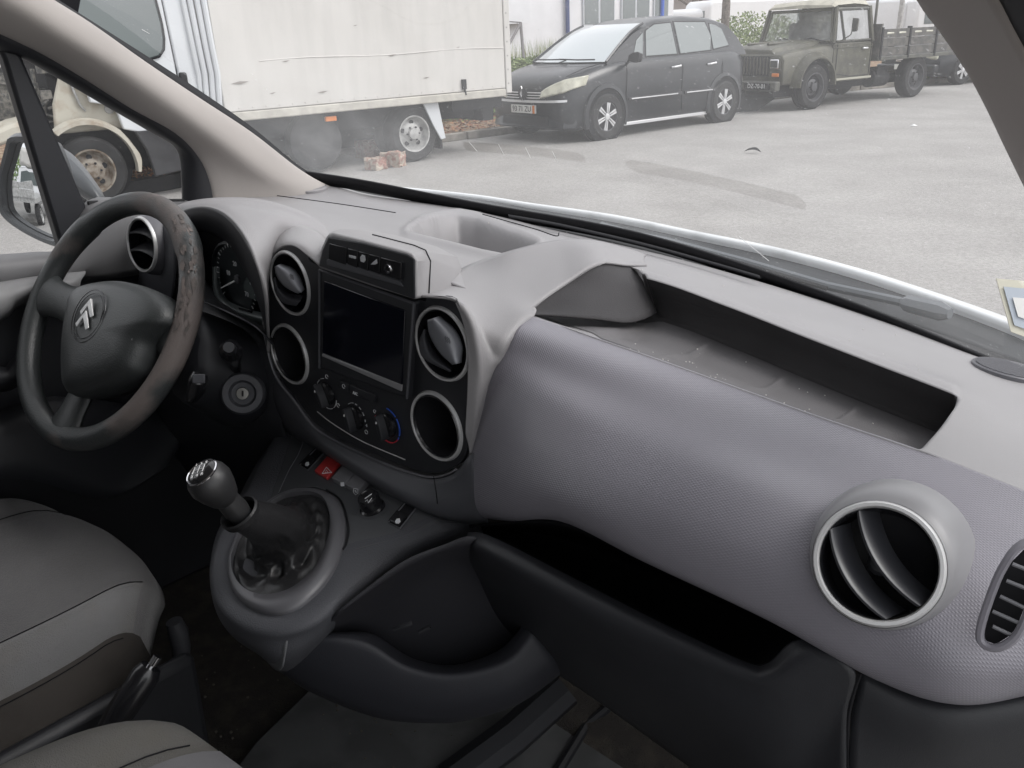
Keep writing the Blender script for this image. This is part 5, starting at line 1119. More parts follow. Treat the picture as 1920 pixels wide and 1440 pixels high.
# rings
def ring(c, n, r, w, dpt, mname, parent, m, nseg=56):
    o_ = MB().lathe(c, n, [(r-w, -.006), (r-w, .001), (r-w*.75, .0035), (r-w*.3, .0035), (r, .0), (r+.0005, -.008)], nseg, False, False).build(mname, m, None); return part(o_, parent)
N0 = Vector((0, -1, 0))
for x, y in ((544, 664), (819, 799)):
    c = P(x, y, Y0)
    cup = D(MB().lathe(c, N0, [(.0385, .003), (.037, .0), (.0365, -.05), (.034, -.09), (.0005, -.092)], 48, False).build('cup_holder', M_['void'], None))
    ring(c, N0, .0445, .0052, 0, 'ring', cup, M_['silver']); 
    part(MB().lathe(c, N0, [(.0392, .002), (.0380, .0035), (.0368, .0005)], 48, False, False).build('inner_lip', M_['gloss'], None), cup)
def half_disc(c, n, r, ang, tilt, thick=.004, cut=.0):
    """a lens-shaped shutter leaf: part of a disc, bulging"""
    n = n.normalized(); e = n.orthogonal(); e = (Vector((1, 0, 0))-n*n.x).normalized(); q = n.cross(e)
    ax = e*math.cos(ang)+q*math.sin(ang); pe = n.cross(ax)
    b = MB(); L = []
    for k in range(17):
        s = -1+2*k/16; s *= .985; hw = math.sqrt(1-s*s)
        row = []
        for j in range(7):
            t = j/6
            w_ = (cut*math.cos(s*1.45)*.9)+(hw-cut*math.cos(s*1.45)*.9)*t if hw > cut*math.cos(s*1.45)*.9 else hw
            row.append(c+ax*(r*s)+pe*(r*w_)+n*(.010*(1-s*s)*(1-t*t)*tilt))
        L.append(row)
    b.loops(L, closed=False); return b
def hotmarks(c, n, sz, parent):
    e = (Vector((1, 0, 0))-n*n.x).normalized(); q = n.cross(e); q = q if q.z > 0 else -q
    b = MB()
    for k in (-1, 0, 1): b.tube([c+e*(k*sz*.45+sz*.12*math.sin(t*6.28))+q*((t-.5)*sz)+n*.0006 for t in [i/10 for i in range(11)]], .0005, 4)
    part(b.build('airflow_mark', M_['dark'], None), parent)
M_['leaf1'] = mat('shutter_plastic', (.14, .145, .16), .42)
for x, y in ((545, 531), (830, 645)):
    c = P(x, y, Y0); v_ = D(MB().lathe(c, N0, [(.0385, .003), (.0375, 0), (.037, -.02), (.030, -.035), (.0005, -.04)], 48, False).build('air_vent', M_['gloss'], None))
    ring(c, N0, .0445, .0045, 0, 'ring', v_, M_['silver'])
    LV = (([(515, 500), (518, 517), (533, 537), (558, 551)], [(527, 494), (550, 503), (563, 520), (572, 543)], [(512, 523), (516, 549), (531, 568), (555, 574)], [(518, 518), (527, 536), (543, 550), (567, 553)])
          if x < 700 else ([(801, 600), (805, 627), (823, 660), (848, 684)], [(826, 592), (854, 618), (868, 650), (866, 680)], [(794, 618), (786, 642), (794, 672), (843, 698)], [(801, 618), (807, 640), (820, 664), (848, 690)]))
    for (ea, eb, ya, yb, mm_) in ((LV[0], LV[1], -.016, .000, M_['leaf1']), (LV[2], LV[3], -.003, .010, M_['dgrey'])):
        rows = [[P(px_, py_, Y0+ya) for px_, py_ in ea], [P((p_[0]+q_[0])/2, (p_[1]+q_[1])/2, Y0+(ya+yb)/2-.007) for p_, q_ in zip(ea, eb)], [P(px_, py_, Y0+yb) for px_, py_ in eb]]
        part(gridmesh(surf(rows, 5, 5), 'shutter_leaf', mm_, None, solid=.002), v_)
    a0 = 0
    e = Vector((math.cos(a0), 0, math.sin(a0))); hotmarks(P(548, 519, Y0-.0165) if x < 700 else P(840, 637, Y0-.0165), Vector((0, -1, 0)), .0065, v_)
# --- screen unit
su = D(ngon('screen_unit', [P(x, y, Y0-.008) for x, y in ((597, 503), (777, 566), (764, 748), (597, 690))], M_['dark'], None, (0, .05, 0), bevel=.003))
scr = [P(x, y, Y0-.0095) for x, y in ((607, 526), (759, 582), (753, 722), (604, 662))]
part(ngon('display', scr, M_['screen'], None, (0, .003, 0), bevel=.0012), su)
part(ngon('silver_bar', [P(x, y, Y0-.010) for x, y in ((604, 663), (753, 722), (752, 734), (603, 668))], mat('bar_grey', (.30, .30, .31), .35, metal=.3), None, (0, .004, 0), bevel=.0008), su)
fb = MB(); 
for (x0, y0, x1, y1) in ((599, 506, 776, 569), (599, 506, 599, 690), (776, 569, 763, 747)): fb.tube([P(x0, y0, Y0-.0085), P(x1, y1, Y0-.0085)], .0018, 6)
part(fb.build('unit_frame', M_['dgrey'], None), su)
# --- upper housing with switches
hf = [P(x, y, Y0-.022) for x, y in ((596, 501), (602, 470), (612, 443), (622, 437), (680, 450), (760, 471), (774, 476), (781, 490), (779, 563), (700, 538))]
hb = [P(x, y, Y) for x, y, Y in ((600, 499, .20), (610, 465, .23), (640, 436, .25), (690, 432, .27), (740, 440, .28), (820, 462, .28), (858, 482, .28), (868, 507, .27), (848, 548, .19), (720, 540, .2))]
hm_ = [a.lerp(b_, .22)+Vector((0, 0, .004)) for a, b_ in zip(hf, hb)]
hm_[0] = hf[0].lerp(hb[0], .2); hm_[8] = hf[8].lerp(hb[8], .25)
ho = D(MB().loops([hf, hm_, hb]).build('switch_housing', M_['top'], None, bevel=.004, seg=3))
part(ngon('housing_face', [P(x, y, Y0-.0235) for x, y in ((597, 499), (604, 468), (615, 444), (680, 455), (762, 477), (776, 486), (776, 561), (700, 535))], M_['dark'], None, (0, .003, 0), bevel=.002), ho)
part(MB().tube([hm_[4].lerp(hb[4], .06)+Vector((0, 0, .001)), hm_[5].lerp(hb[5], .02)+Vector((0, 0, .0015)), hm_[6].lerp(hb[6], .02)+Vector((.001, 0, .0015)), hm_[7].lerp(hb[7], .04)+Vector((.001, 0, 0)), hm_[8].lerp(hb[8], .1)+Vector((.001, 0, 0))], .0008, 4).build('housing_joint', M_['void'], None), ho)
for (x0, x1) in ((617, 649), (652, 670), (672, 690), (692, 712), (714, 752)):
    def yy(x): return 455+(x-617)*.272
    sq = [P(x, y, Y0-.026) for x, y in ((x0, yy(x0)+1), (x1, yy(x1)+1), (x1-1, yy(x1)+33), (x0-1, yy(x0)+31))]
    bt = part(ngon('switch_blank' if x0 in (617, 714) else 'switch', sq, M_['gloss'], None, (0, .003, 0), bevel=.0006), ho)
    if x0 == 652: part(text_obj('switch_print', 'MENU', .0045, M_['print'], None, frameM(P(661, 482, Y0-.0268), Vector((1, 0, 0)), Vector((0, 0, 1)))), bt)
    if x0 in (672, 692):
        b = MB(); cx_ = (x0+x1)/2-1; cy_ = yy(cx_)+13
        if x0 == 672: b.prism([P(cx_+a, cy_+c_, Y0-.0265) for a, c_ in ((-4, 5), (-5, -3), (-1, -8), (4, -5), (5, 3), (2, 7))], (0, .0006, 0))
        else: b.prism([P(cx_+a, cy_+c_, Y0-.0265) for a, c_ in ((-6, 5), (-1, 0), (5, -5), (6, 3), (2, 5))], (0, .0006, 0))
        part(b.build('switch_symbol', M_['print'], None, smooth=False), bt)
jk = part(MB().lathe(P(729, 504, Y0-.026), N0, [(.0055, 0), (.005, .002), (.0038, .002), (.0035, -.001), (.0006, -.001)], 24).build('aux_socket', M_['chrome'], None), ho)
part(MB().lathe(P(729, 504, Y0-.0262), N0, [(.0026, 0), (.0024, .0016), (.0004, .0016)], 16).build('socket_hole', M_['void'], None), jk)
part(ngon('lower_lip', [P(x, y, Y0-.0255) for x, y in ((612, 487), (620, 484), (748, 527), (755, 538), (612, 497))], M_['dgrey'], None, (0, .003, 0), bevel=.001), ho)
# --- heater controls
def knob(x, y, ang, arc_r, marks):
    c = P(x, y, Y0-.001)
    k = D(MB().lathe(c, N0, [(.0165, 0), (.0155, .004), (.013, .006), (.0005, .007)], 32).build('heater_knob', M_['gloss'], None))
    a = math.radians(ang); d = Vector((math.cos(a), 0, math.sin(a))); q = Vector((-d.z, 0, d.x))
    L = [[c+d*s+q*w_*t+N0*h for t, h in ((-1, .004), (-.6, .016), (.6, .016), (1, .004))] for s, w_ in ((-.0165, .002), (-.010, .0052), (0, .0062), (.010, .0052), (.0165, .0025))]
    part(MB().loops(L).build('grip', M_['dark'], None, bevel=.001), k)
    part(MB().tube([c+d*.007+N0*.0168, c+d*.0145+N0*.0125], .0009, 6).build('pointer', M_['white'], None), k)
    return c, k
def arcs(c, r, spans, m, k, w_=.0005):
    b = MB()
    for a0, a1 in spans: b.tube([c+N0*.0006+Vector((math.cos(a), 0, math.sin(a)))*r for a in [math.radians(a0+(a1-a0)*i/10) for i in range(11)]], w_, 4)
    part(b.build('scale_print', m, None), k)
c, k = knob(613, 738, 118, .02, 0); arcs(c, .0215, [(130, 155), (165, 200), (215, 250), (262, 300), (310, 350), (100, 120)], M_['print'], k)
for dx, dz in ((.004, .026), (.024, -.010), (-.024, .004)): arcs(c+Vector((dx, 0, dz)), .0028, [(0, 300)], M_['print'], k, .0005)
c, k = knob(667, 783, 108, .02, 0); arcs(c, .0205, [(75, 85), (50, 62), (25, 38), (0, 10), (95, 130)], M_['print'], k); arcs(c+Vector((.021, 0, -.014)), .0028, [(0, 330)], M_['print'], k)
part(text_obj('scale_number', '4', .006, M_['print'], None, frameM(c+Vector((.023, -.001, -.004)), Vector((1, 0, 0)), Vector((0, 0, 1)))), k)
c, k = knob(727, 797, 108, .02, 0); arcs(c, .0235, [(88, 45), (38, -20), (-26, -38)], M_['bluemark'], k, .0009); arcs(c, .0235, [(165, 245), (252, 292), (298, 325)], M_['redmark'], k, .0009); arcs(c+Vector((-.024, 0, .012)), .0022, [(0, 330)], M_['print'], k)
for q_, s_ in (((637, 714, 653, 720), ''), ((655, 721, 702, 741), 'A/C')):
    x0, y0, x1, y1 = q_
    bt = D(ngon('climate_button', [P(x, y, Y0-.004) for x, y in ((x0, y0), (x1, y1), (x1-1, y1+15), (x0, y0+15))], M_['dark'], None, (0, .006, 0), bevel=.001))
    if s_: part(text_obj('button_print', s_, .006, M_['print'], None, frameM(P(666, 738, Y0-.0055), Vector((1, 0, 0)), Vector((0, 0, 1)))), bt)
    else: arcs(P(645, 724, Y0-.0045), .0028, [(0, 320)], M_['print'], bt)
D(MB().tube(crs([P(x, y, Y0-.001) for x, y in ((595, 772), (625, 795), (680, 828), (760, 862))], 6), .0007, 5).build('accent_line', M_['silver'], None))

# --- driver's outer vent
M_['vane'] = mat('vane_black', (.030, .031, .036), .35, spec=.6)
def bigvent(c, n, r, name_label, housing, vanes, va, cover=None):
    n = n.normalized(); v_ = D(MB().lathe(c, n, [(r*.86, .002), (r*.85, -.004), (r*.83, -.028), (r*.5, -.04), (.0005, -.042)], 48, False).build('air_vent', M_['gloss'], None))
    ring(c, n, r, r*.115, 0, 'ring', v_, M_['silver'] if cover is None else cover)
    if housing: part(MB().lathe(c, n, housing, 56, False, False).build('vent_housing', M_['mgrey'], None), v_)
    e = (Vector((1, 0, 0))-n*n.x).normalized(); q = n.cross(e)
    for off_, hw_, bow in vanes:
        ax = e*math.cos(va)+q*math.sin(va); pe = n.cross(ax)
        L = []
        for k in range(13):
            s = -1+2*k/12; p = c+ax*(s*hw_*r)+pe*(off_*r-bow*r*(1-s*s))
            L.append([p+n*.001+pe*.0018, p+n*.0022, p+n*.001-pe*.0018, p-n*.020-pe*.001+pe*.0115, p-n*.020+pe*.001+pe*.0115])
        part(MB().loops(L).build('vane', M_['vane'], None), v_)
    return v_, e, q
c = P(267, 459, .10)
dv, _, _ = bigvent(c, Vector((.05, -1, .12)), .0445, '', [(.0445, -.001), (.049, -.012), (.050, -.04), (.052, -.075)], [(.30, .82, -.12), (-.34, .82, -.12)], math.radians(0))
D(patch('vent_shroud', [[(300, 412, .13), (325, 425, .12), (330, 470, .11), (330, 520, .11), (322, 570, .12), (300, 600, .13)], [(262, 420, .17), (300, 430, .125), (308, 470, .115), (305, 520, .115), (290, 560, .13), (270, 580, .15)], [(240, 420, .19), (262, 440, .16), (265, 480, .15), (262, 520, .15), (258, 550, .17), (250, 570, .19)]], M_['dgrey'], None, 6, 5, solid=.002))
# --- passenger vent
c = P(1645, 1056, .050); n = Vector((.10, -.84, .50))
pv, e, q = bigvent(c, n, .0440, '', None, [(.20, .84, .20), (-.34, .80, .20)], math.radians(-40))
hc = P(1666, 1030, .078)
L = []
for t in range(9):
    tt = t/8; r_ = .0445+(.0565-.0445)*tt**.8; cc_ = c.lerp(hc, tt); dn = -.001-.040*tt**2.2
    nn_ = n.normalized().lerp(Vector((.08, -.80, .52)), tt).normalized(); ee = (Vector((1, 0, 0))-nn_*nn_.x).normalized(); qq = nn_.cross(ee)
    L.append([cc_+nn_*(dn+.012*tt)+ee*r_*math.cos(a)+qq*r_*math.sin(a) for a in [2*math.pi*k/56 for k in range(56)]])
part(MB().loops(L, True, False, False).build('vent_bezel', mat('bezel_grey', (.205, .203, .212), .4, spec=.5, bump=.1, bscale=900, bdist=.0003), None), pv)
part(MB().lathe(c-n.normalized()*.012, n, [(.0008, .004), (.006, .002), (.009, -.004)], 12).build('vent_pivot', M_['dark'], None), pv)
# --- demister slots at the door end
dm = D(patch('side_demister', [[(1925, 1022, .065), (1890, 1060, .06), (1868, 1110, .058), (1848, 1170, .056), (1850, 1192, .056)], [(1975, 1030, .068), (1950, 1080, .065), (1930, 1120, .062), (1905, 1175, .058), (1872, 1200, .055)]], M_['void'], None, 5, 3)); dm.location.y -= .006
rimp = crs([P(x, y, Y-.006) for x, y, Y in ((1990, 1000, .075), (1922, 1012, .065), (1886, 1055, .06), (1862, 1110, .058), (1843, 1172, .056), (1848, 1198, .055), (1876, 1206, .055), (1912, 1182, .058), (1940, 1120, .062), (1960, 1060, .067))], 4)
part(MB().tube(rimp, .0028, 8).build('slot_rim', M_['pad'], None), dm)
for (x0, y0, x1, y1) in ((1903, 1050, 1960, 1072), (1892, 1081, 1950, 1104), (1880, 1110, 1935, 1136), (1866, 1138, 1920, 1162), (1866, 1166, 1900, 1182)):
    part(MB().tube([P(x0, y0, .052), P(x1, y1, .054)], .0013, 6).build('slat', M_['silver'] if 0 else M_['mgrey'], None), dm)

# --- open shelf under the pad, its lip and the lower panels
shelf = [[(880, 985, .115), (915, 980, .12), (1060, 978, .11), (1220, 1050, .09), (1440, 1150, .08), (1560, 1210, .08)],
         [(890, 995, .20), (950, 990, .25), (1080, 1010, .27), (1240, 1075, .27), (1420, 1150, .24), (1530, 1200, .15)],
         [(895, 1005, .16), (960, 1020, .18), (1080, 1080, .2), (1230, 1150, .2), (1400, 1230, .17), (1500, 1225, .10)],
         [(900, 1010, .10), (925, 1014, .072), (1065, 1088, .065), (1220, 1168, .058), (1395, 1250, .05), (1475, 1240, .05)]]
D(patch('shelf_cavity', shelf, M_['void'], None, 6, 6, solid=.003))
lip = [[(882, 1000, .10), (920, 1010, .072), (1063, 1082, .062), (1218, 1162, .055), (1390, 1243, .05), (1440, 1250, .05), (1490, 1205, .055), (1545, 1215, .06)],
       [(880, 1008, .095), (912, 1018, .06), (1055, 1096, .047), (1208, 1176, .042), (1385, 1257, .04), (1445, 1268, .04), (1510, 1235, .045), (1570, 1232, .05)],
       [(880, 1020, .095), (900, 1032, .058), (1045, 1116, .043), (1195, 1200, .040), (1375, 1280, .04), (1450, 1300, .04), (1530, 1290, .045), (1605, 1262, .05)],
       [(882, 1040, .10), (900, 1060, .075), (1040, 1145, .055), (1180, 1230, .05), (1350, 1325, .045), (1450, 1365, .045), (1530, 1370, .05), (1590, 1330, .05)],
       [(885, 1070, .12), (910, 1100, .11), (1035, 1185, .085), (1165, 1275, .075), (1320, 1370, .07), (1430, 1430, .06), (1520, 1440, .06), (1588, 1430, .05)],
       [(885, 1150, .17), (915, 1190, .17), (1030, 1250, .16), (1150, 1330, .15), (1290, 1430, .13), (1400, 1500, .10), (1510, 1520, .08), (1590, 1520, .06)]]
D(patch('glovebox_panel', lip, M_['dgrey2'] if 'dgrey2' in M_ else M_['dark'], None, 6, 6, solid=.003))
rc_ = [[(1603, 1240, .075), (1700, 1290, .075), (1800, 1310, .08), (1960, 1275, .12), (2060, 1240, .14)],
       [(1612, 1275, .06), (1700, 1320, .062), (1800, 1340, .07), (1960, 1310, .10), (2060, 1280, .12)],
       [(1598, 1340, .055), (1700, 1380, .06), (1800, 1390, .07), (1960, 1370, .10), (2060, 1350, .12)],
       [(1593, 1450, .055), (1700, 1460, .07), (1800, 1470, .09), (1960, 1460, .12), (2060, 1450, .14)],
       [(1595, 1560, .08), (1700, 1560, .09), (1800, 1560, .1), (1960, 1560, .14), (2060, 1560, .15)]]
D(patch('end_panel', rc_, M_['dark'], None, 6, 6, solid=.003))
D(MB().tube(crs([P(x, y, Y) for x, y, Y in ((1613, 1262, .055), (1600, 1300, .05), (1590, 1350, .05), (1590, 1440, .052), (1595, 1500, .055))], 5), .0016, 5).build('panel_joint', M_['void'], None))
D(MB().tube(crs([P(x, y, Y) for x, y, Y in ((990, 1105, .085), (1100, 1180, .07), (1300, 1310, .06), (1450, 1400, .055))], 5), .0012, 5).build('panel_joint', M_['void'], None))

# --- driver side lower dash and column
ld = [[(180, 470, .22), (250, 470, .2), (330, 480, .18), (420, 560, .16), (515, 640, .15), (540, 700, .14)],
      [(150, 560, .18), (230, 580, .17), (320, 590, .13), (400, 600, .11), (500, 655, .12), (525, 720, .13)],
      [(150, 650, .16), (230, 680, .15), (320, 700, .11), (400, 720, .10), (480, 760, .11), (530, 790, .13)],
      [(150, 760, .18), (230, 790, .17), (320, 800, .14), (400, 820, .13), (480, 830, .13), (545, 830, .14)],
      [(200, 900, .28), (280, 930, .27), (350, 940, .25), (430, 940, .22), (500, 920, .18), (560, 880, .15)]]
D(patch('lower_dash', ld, M_['dark'], None, 6, 6, solid=.003))
col = D(MB().loops([[PD(x, y, d) for x, y, d in l] for l in (
   ((300, 560, 1.20), (352, 570, 1.17), (372, 620, 1.15), (372, 700, 1.15), (340, 750, 1.17), (290, 740, 1.22)),
   ((330, 565, 1.23), (400, 585, 1.20), (425, 640, 1.18), (420, 720, 1.18), (380, 770, 1.20), (320, 760, 1.25)),
   ((370, 580, 1.27), (470, 612, 1.24), (500, 660, 1.22), (490, 740, 1.22), (440, 800, 1.24), (360, 780, 1.29)),
   ((400, 585, 1.33), (505, 640, 1.30), (540, 700, 1.28), (530, 780, 1.28), (470, 840, 1.30), (380, 800, 1.35)))]).build('column_shroud', M_['dark'], None, sub=2, angle=80))
D(patch('hood_floor', [[(370, 560, .06), (430, 585, .05), (480, 612, .06), (512, 645, .08)], [(385, 562, .10), (440, 590, .09), (480, 612, .10), (514, 640, .11)], [(400, 560, .15), (440, 585, .15), (485, 605, .15), (520, 625, .15)]], M_['dark'], None, 5, 4, solid=.002))
sk_ = part(MB().lathe(PD(455, 738, 1.19), (PD(455, 738, 1.10)-PD(475, 732, 1.25)), [(.030, -.03), (.030, -.002), (.027, .003), (.019, .003), (.0155, -.004), (.0005, -.006)], 36).build('ignition_housing', M_['dgrey'], None), col)
part(MB().lathe(PD(455, 738, 1.187), (PD(455, 738, 1.10)-PD(475, 732, 1.25)), [(.0085, 0), (.008, .003), (.0005, .0035)], 24).build('key_barrel', mat('barrel_steel', (.22, .215, .20), .45, metal=.6), None), sk_)
part(MB().box((-.0012, -.004, 0), (.0012, .004, .0006), frameM(PD(455, 738, 1.1815), cR, cU)).build('key_slot', M_['void'], None), sk_)
def stalk(pts, rs, name): return part(MB().tube([PD(*p) for p in pts], rs, 14).build(name, M_['gloss'], None), col)
stalk([(445, 700, 1.22), (440, 680, 1.17), (434, 662, 1.13), (432, 657, 1.115), (430, 653, 1.10)], [.007, .008, .0145, .0150, .008], 'wiper_stalk')
part(MB().tube([PD(431, 655, 1.10), PD(429, 651, 1.085)], [.0085, .0070], 14).build('stalk_button', M_['dark'], None), col)
rs_ = stalk([(360, 745, 1.16), (368, 728, 1.14), (372, 712, 1.13), (376, 700, 1.13)], [.009, .0125, .0125, .010], 'audio_remote')
part(MB().box((-.008, -.006, .0), (.008, .006, .004), frameM(PD(374, 710, 1.112), cR, cU)).build('remote_button', M_['dgrey'], None, bevel=.001), rs_)

# ================================================================== steering wheel
wc = Vector((-.442, -.014, 1.091)); tl_ = math.radians(32.8); yw = math.radians(6.4)
wnv = Vector((math.sin(yw)*math.cos(tl_), -math.cos(yw)*math.cos(tl_), math.sin(tl_))); wa = Vector((math.cos(yw), math.sin(yw), 0)); wb_ = wnv.cross(wa)
WM = Matrix(((wa.x, wb_.x, wnv.x, wc.x), (wa.y, wb_.y, wnv.y, wc.y), (wa.z, wb_.z, wnv.z, wc.z), (0, 0, 0, 1))); WI = WM.inverted()
sw = empty('steering_wheel', WM, 'worn black three-spoke steering wheel with peeling rim and double chevron emblem', 'steering wheel')
def wl(x, y, h):
    o_ = wc+wnv*h; q = WI @ PP(x, y, o_, wnv); q.z = h; return q
def wk(b, name, m, parent=None, **k): return b.build(name, m, parent or sw, **k)
RM = .1815
# worn skin: where hands rub, the coating has gone to brown-grey
mw = M_['rim'] = mat('worn_rim_skin', (.040, .044, .045), .40, spec=.5, bump=.7, bscale=420, bdist=.0009)
nt = mw.node_tree; bs = nt.nodes['Principled BSDF']; tc = nt.nodes.new('ShaderNodeTexCoord')
n1 = nt.nodes.new('ShaderNodeTexNoise'); n1.inputs['Scale'].default_value = 9; n1.inputs['Detail'].default_value = 8; nt.links.new(tc.outputs['Object'], n1.inputs['Vector'])
sx = nt.nodes.new('ShaderNodeSeparateXYZ'); nt.links.new(tc.outputs['Object'], sx.inputs[0])
mr1 = nt.nodes.new('ShaderNodeMapRange'); mr1.inputs['From Min'].default_value = .05; mr1.inputs['From Max'].default_value = .21; mr1.inputs['To Min'].default_value = -.05; mr1.inputs['To Max'].default_value = .11; yx = nt.nodes.new('ShaderNodeMath'); yx.operation = 'MULTIPLY_ADD'; yx.inputs[1].default_value = .7; nt.links.new(sx.outputs['Y'], yx.inputs[0]); nt.links.new(sx.outputs['X'], yx.inputs[2]); nt.links.new(yx.outputs[0], mr1.inputs['Value'])
aa = nt.nodes.new('ShaderNodeMath'); aa.operation = 'ADD'; nt.links.new(n1.outputs[0], aa.inputs[0]); nt.links.new(mr1.outputs[0], aa.inputs[1])
mr2 = nt.nodes.new('ShaderNodeMapRange'); mr2.inputs['From Min'].default_value = .50; mr2.inputs['From Max'].default_value = .62; nt.links.new(aa.outputs[0], mr2.inputs['Value'])
mxc = nt.nodes.new('ShaderNodeMix'); mxc.data_type = 'RGBA'; mxc.inputs[6].default_value = (.040, .044, .045, 1); mxc.inputs[7].default_value = (.135, .115, .108, 1); nt.links.new(mr2.outputs[0], mxc.inputs[0]); nt.links.new(mxc.outputs[2], bs.inputs['Base Color'])
mr3 = nt.nodes.new('ShaderNodeMapRange'); mr3.inputs['To Min'].default_value = .38; mr3.inputs['To Max'].default_value = .75; nt.links.new(mr2.outputs[0], mr3.inputs['Value']); nt.links.new(mr3.outputs[0], bs.inputs['Roughness'])
L = []
for k in range(97):
    a = 2*math.pi*k/96; d = Vector((math.cos(a), math.sin(a), 0))
    rr_ = .0168+.0018*math.exp(-((math.degrees(a)-45) % 360-0)**2/300)+.0018*math.exp(-(((math.degrees(a)-135) % 360))**2/300)
    L.append([d*(RM+rr_*math.cos(t)*(1.0 if math.cos(t) > 0 else 1.05))+Vector((0, 0, rr_*1.02*math.sin(t))) for t in [2*math.pi*j/20 for j in range(20)]])
wk(MB().loops(L, True, False, False), 'rim', mw)
# peeled patches, raised flakes on the upper right of the rim
fl = MB(); rf = random.Random(5)
for k in range(46):
    a = math.radians(rf.uniform(5, 62)); t = math.radians(rf.uniform(20, 95)); s = rf.uniform(.0015, .006); d = Vector((math.cos(a), math.sin(a), 0)); tt = Vector((-d.y, d.x, 0))
    nn_ = (d*math.cos(t)+Vector((0, 0, math.sin(t)))); c = d*(RM)+nn_*.0182; e = nn_.cross(tt)
    m_ = rf.randint(5, 7); pl = [c+tt*s*1.8*math.cos(6.28*i/m_)*rf.uniform(.6, 1.2)+e*s*.7*math.sin(6.28*i/m_)*rf.uniform(.6, 1.2)+nn_*rf.uniform(-.0004, .0006) for i in range(m_)]
    fl.add(pl, [tuple(range(m_))])
wk(fl, 'peeling_skin', mat('peeled_patch', (.15, .125, .115), .75, col2=(.07, .062, .058), vscale=60), smooth=False, solid=.0004)
# spokes
def spoke(r0, a0, pr, name='spoke'):
    L = []
    for s, hw, h, th in pr:
        d = Vector((math.cos(a0), math.sin(a0), 0)); q = Vector((-d.y, d.x, 0)); c = d*s+Vector((0, 0, h))
        L.append([c+q*hw*math.cos(t)+Vector((0, 0, th*math.sin(t))) for t in [2*math.pi*j/16 for j in range(16)]])
    wk(MB().loops(L), name, M_['wheel'])
for a_ in (178, 2): spoke(0, math.radians(a_), [(.03, .040, -.008, .014), (.06, .036, -.006, .016), (.09, .031, -.004, .014), (.12, .027, -.002, .0125), (.15, .030, -.001, .0135), (.172, .040, 0, .014), (.184, .046, 0, .012)])
spoke(0, math.radians(-90), [(.03, .032, -.010, .016), (.07, .030, -.010, .014), (.11, .025, -.008, .012), (.145, .027, -.004, .013), (.172, .036, 0, .013), (.184, .042, 0, .011)])
# airbag cover
ab = [(118, 552), (138, 530), (175, 521), (215, 520), (255, 530), (285, 545), (302, 568), (302, 595), (285, 614), (262, 638), (250, 668), (236, 695), (205, 716), (165, 730), (125, 738), (107, 728), (103, 690), (104, 640), (110, 590)]
abp = closed([wl(x, y, .035) for x, y in ab], 5); cc_ = sum(abp, Vector())/len(abp)
L = []
for s_, h in ((.90, -.03), (.99, -.005), (1.0, .012), (.975, .024), (.91, .033), (.78, .040), (.55, .044), (.25, .046), (.02, .0465)):
    L.append([Vector((cc_.x+(p.x-cc_.x)*s_, cc_.y+(p.y-cc_.y)*s_, h)) for p in abp])
wk(MB().loops(L, True, True, True), 'airbag_cover', M_['wheel'], angle=80)
ec = wl(166, 592, .046)
for r_ in (.0385, .033):
    wk(MB().tube([ec+Vector((r_*math.cos(a)*.93, r_*math.sin(a), .0003)) for a in [2*math.pi*k/48 for k in range(49)]], .0007, 6), 'emblem_groove', M_['gloss'])
for dy in (.0095, -.0085):
    o_ = ec+Vector((-.002, dy, .002)); w_, h_, t_ = .0165, .0145, .0078
    for s_ in (-1, 1):
        pass
    pts = [(-w_*1.05, -h_*.52), (-w_*.68, -h_*.80), (0, h_*.22), (w_*.68, -h_*.80), (w_*1.05, -h_*.52), (0, h_)]
    bb = MB(); L0 = [o_+Vector((x, y, 0)) for x, y in pts]; L1 = [o_+Vector((x, y, 0))+Vector((0, 0, .0035 if i in (2, 5) else .001)) for i, (x, y) in enumerate(pts)]
    bb.loops([L0, L1]); wk(bb, 'chevron_emblem', M_['silver'], smooth=False, bevel=.0005)
for x, y, t in ((118, 556, 20), (248, 636, -20)):
    q = wl(x, y, .046)
    text_obj('horn_mark', '»', .006, M_['gloss'], sw, Matrix.Translation(q+Vector((0, 0, .0))), .0004, local=True)
wk(MB().lathe((0, 0, -.12), (0, 0, 1), [(.045, 0), (.05, .05), (.055, .10), (.04, .115)], 24), 'hub', M_['dark'])

# ================================================================== centre console
o0 = P(707, 909, .115); a1_ = P(882, 979, .115); b1_ = P(530, 1130, -.085)
cn = (a1_-o0).cross(b1_-o0).normalized(); cn = cn if cn.z > 0 else -cn
def K(x, y, h=0): return PP(x, y, o0+cn*h, cn)
cons = empty('centre_console', K(600, 1000, -.2), 'dark grey centre console with switch panel, gear gaiter ring and red hazard button', 'console')
def KK(o, parent=None): return part(o, parent or cons)
pl_ = [(548, 812), (600, 838), (660, 880), (710, 908), (770, 940), (830, 964), (872, 978), (822, 976), (790, 992), (752, 1008), (700, 1022), (650, 1036), (642, 1020), (646, 980), (640, 948), (620, 922), (590, 912), (560, 914), (530, 924), (508, 940), (512, 920), (530, 870)]
KK(MB().prism([K(x, y) for x, y in pl_], -cn*.004).build('switch_panel', mat('panel_grey', (.062, .065, .070), .38, spec=.5, bump=.2, bscale=900, bdist=.0003, var=.1), None, bevel=.0006))
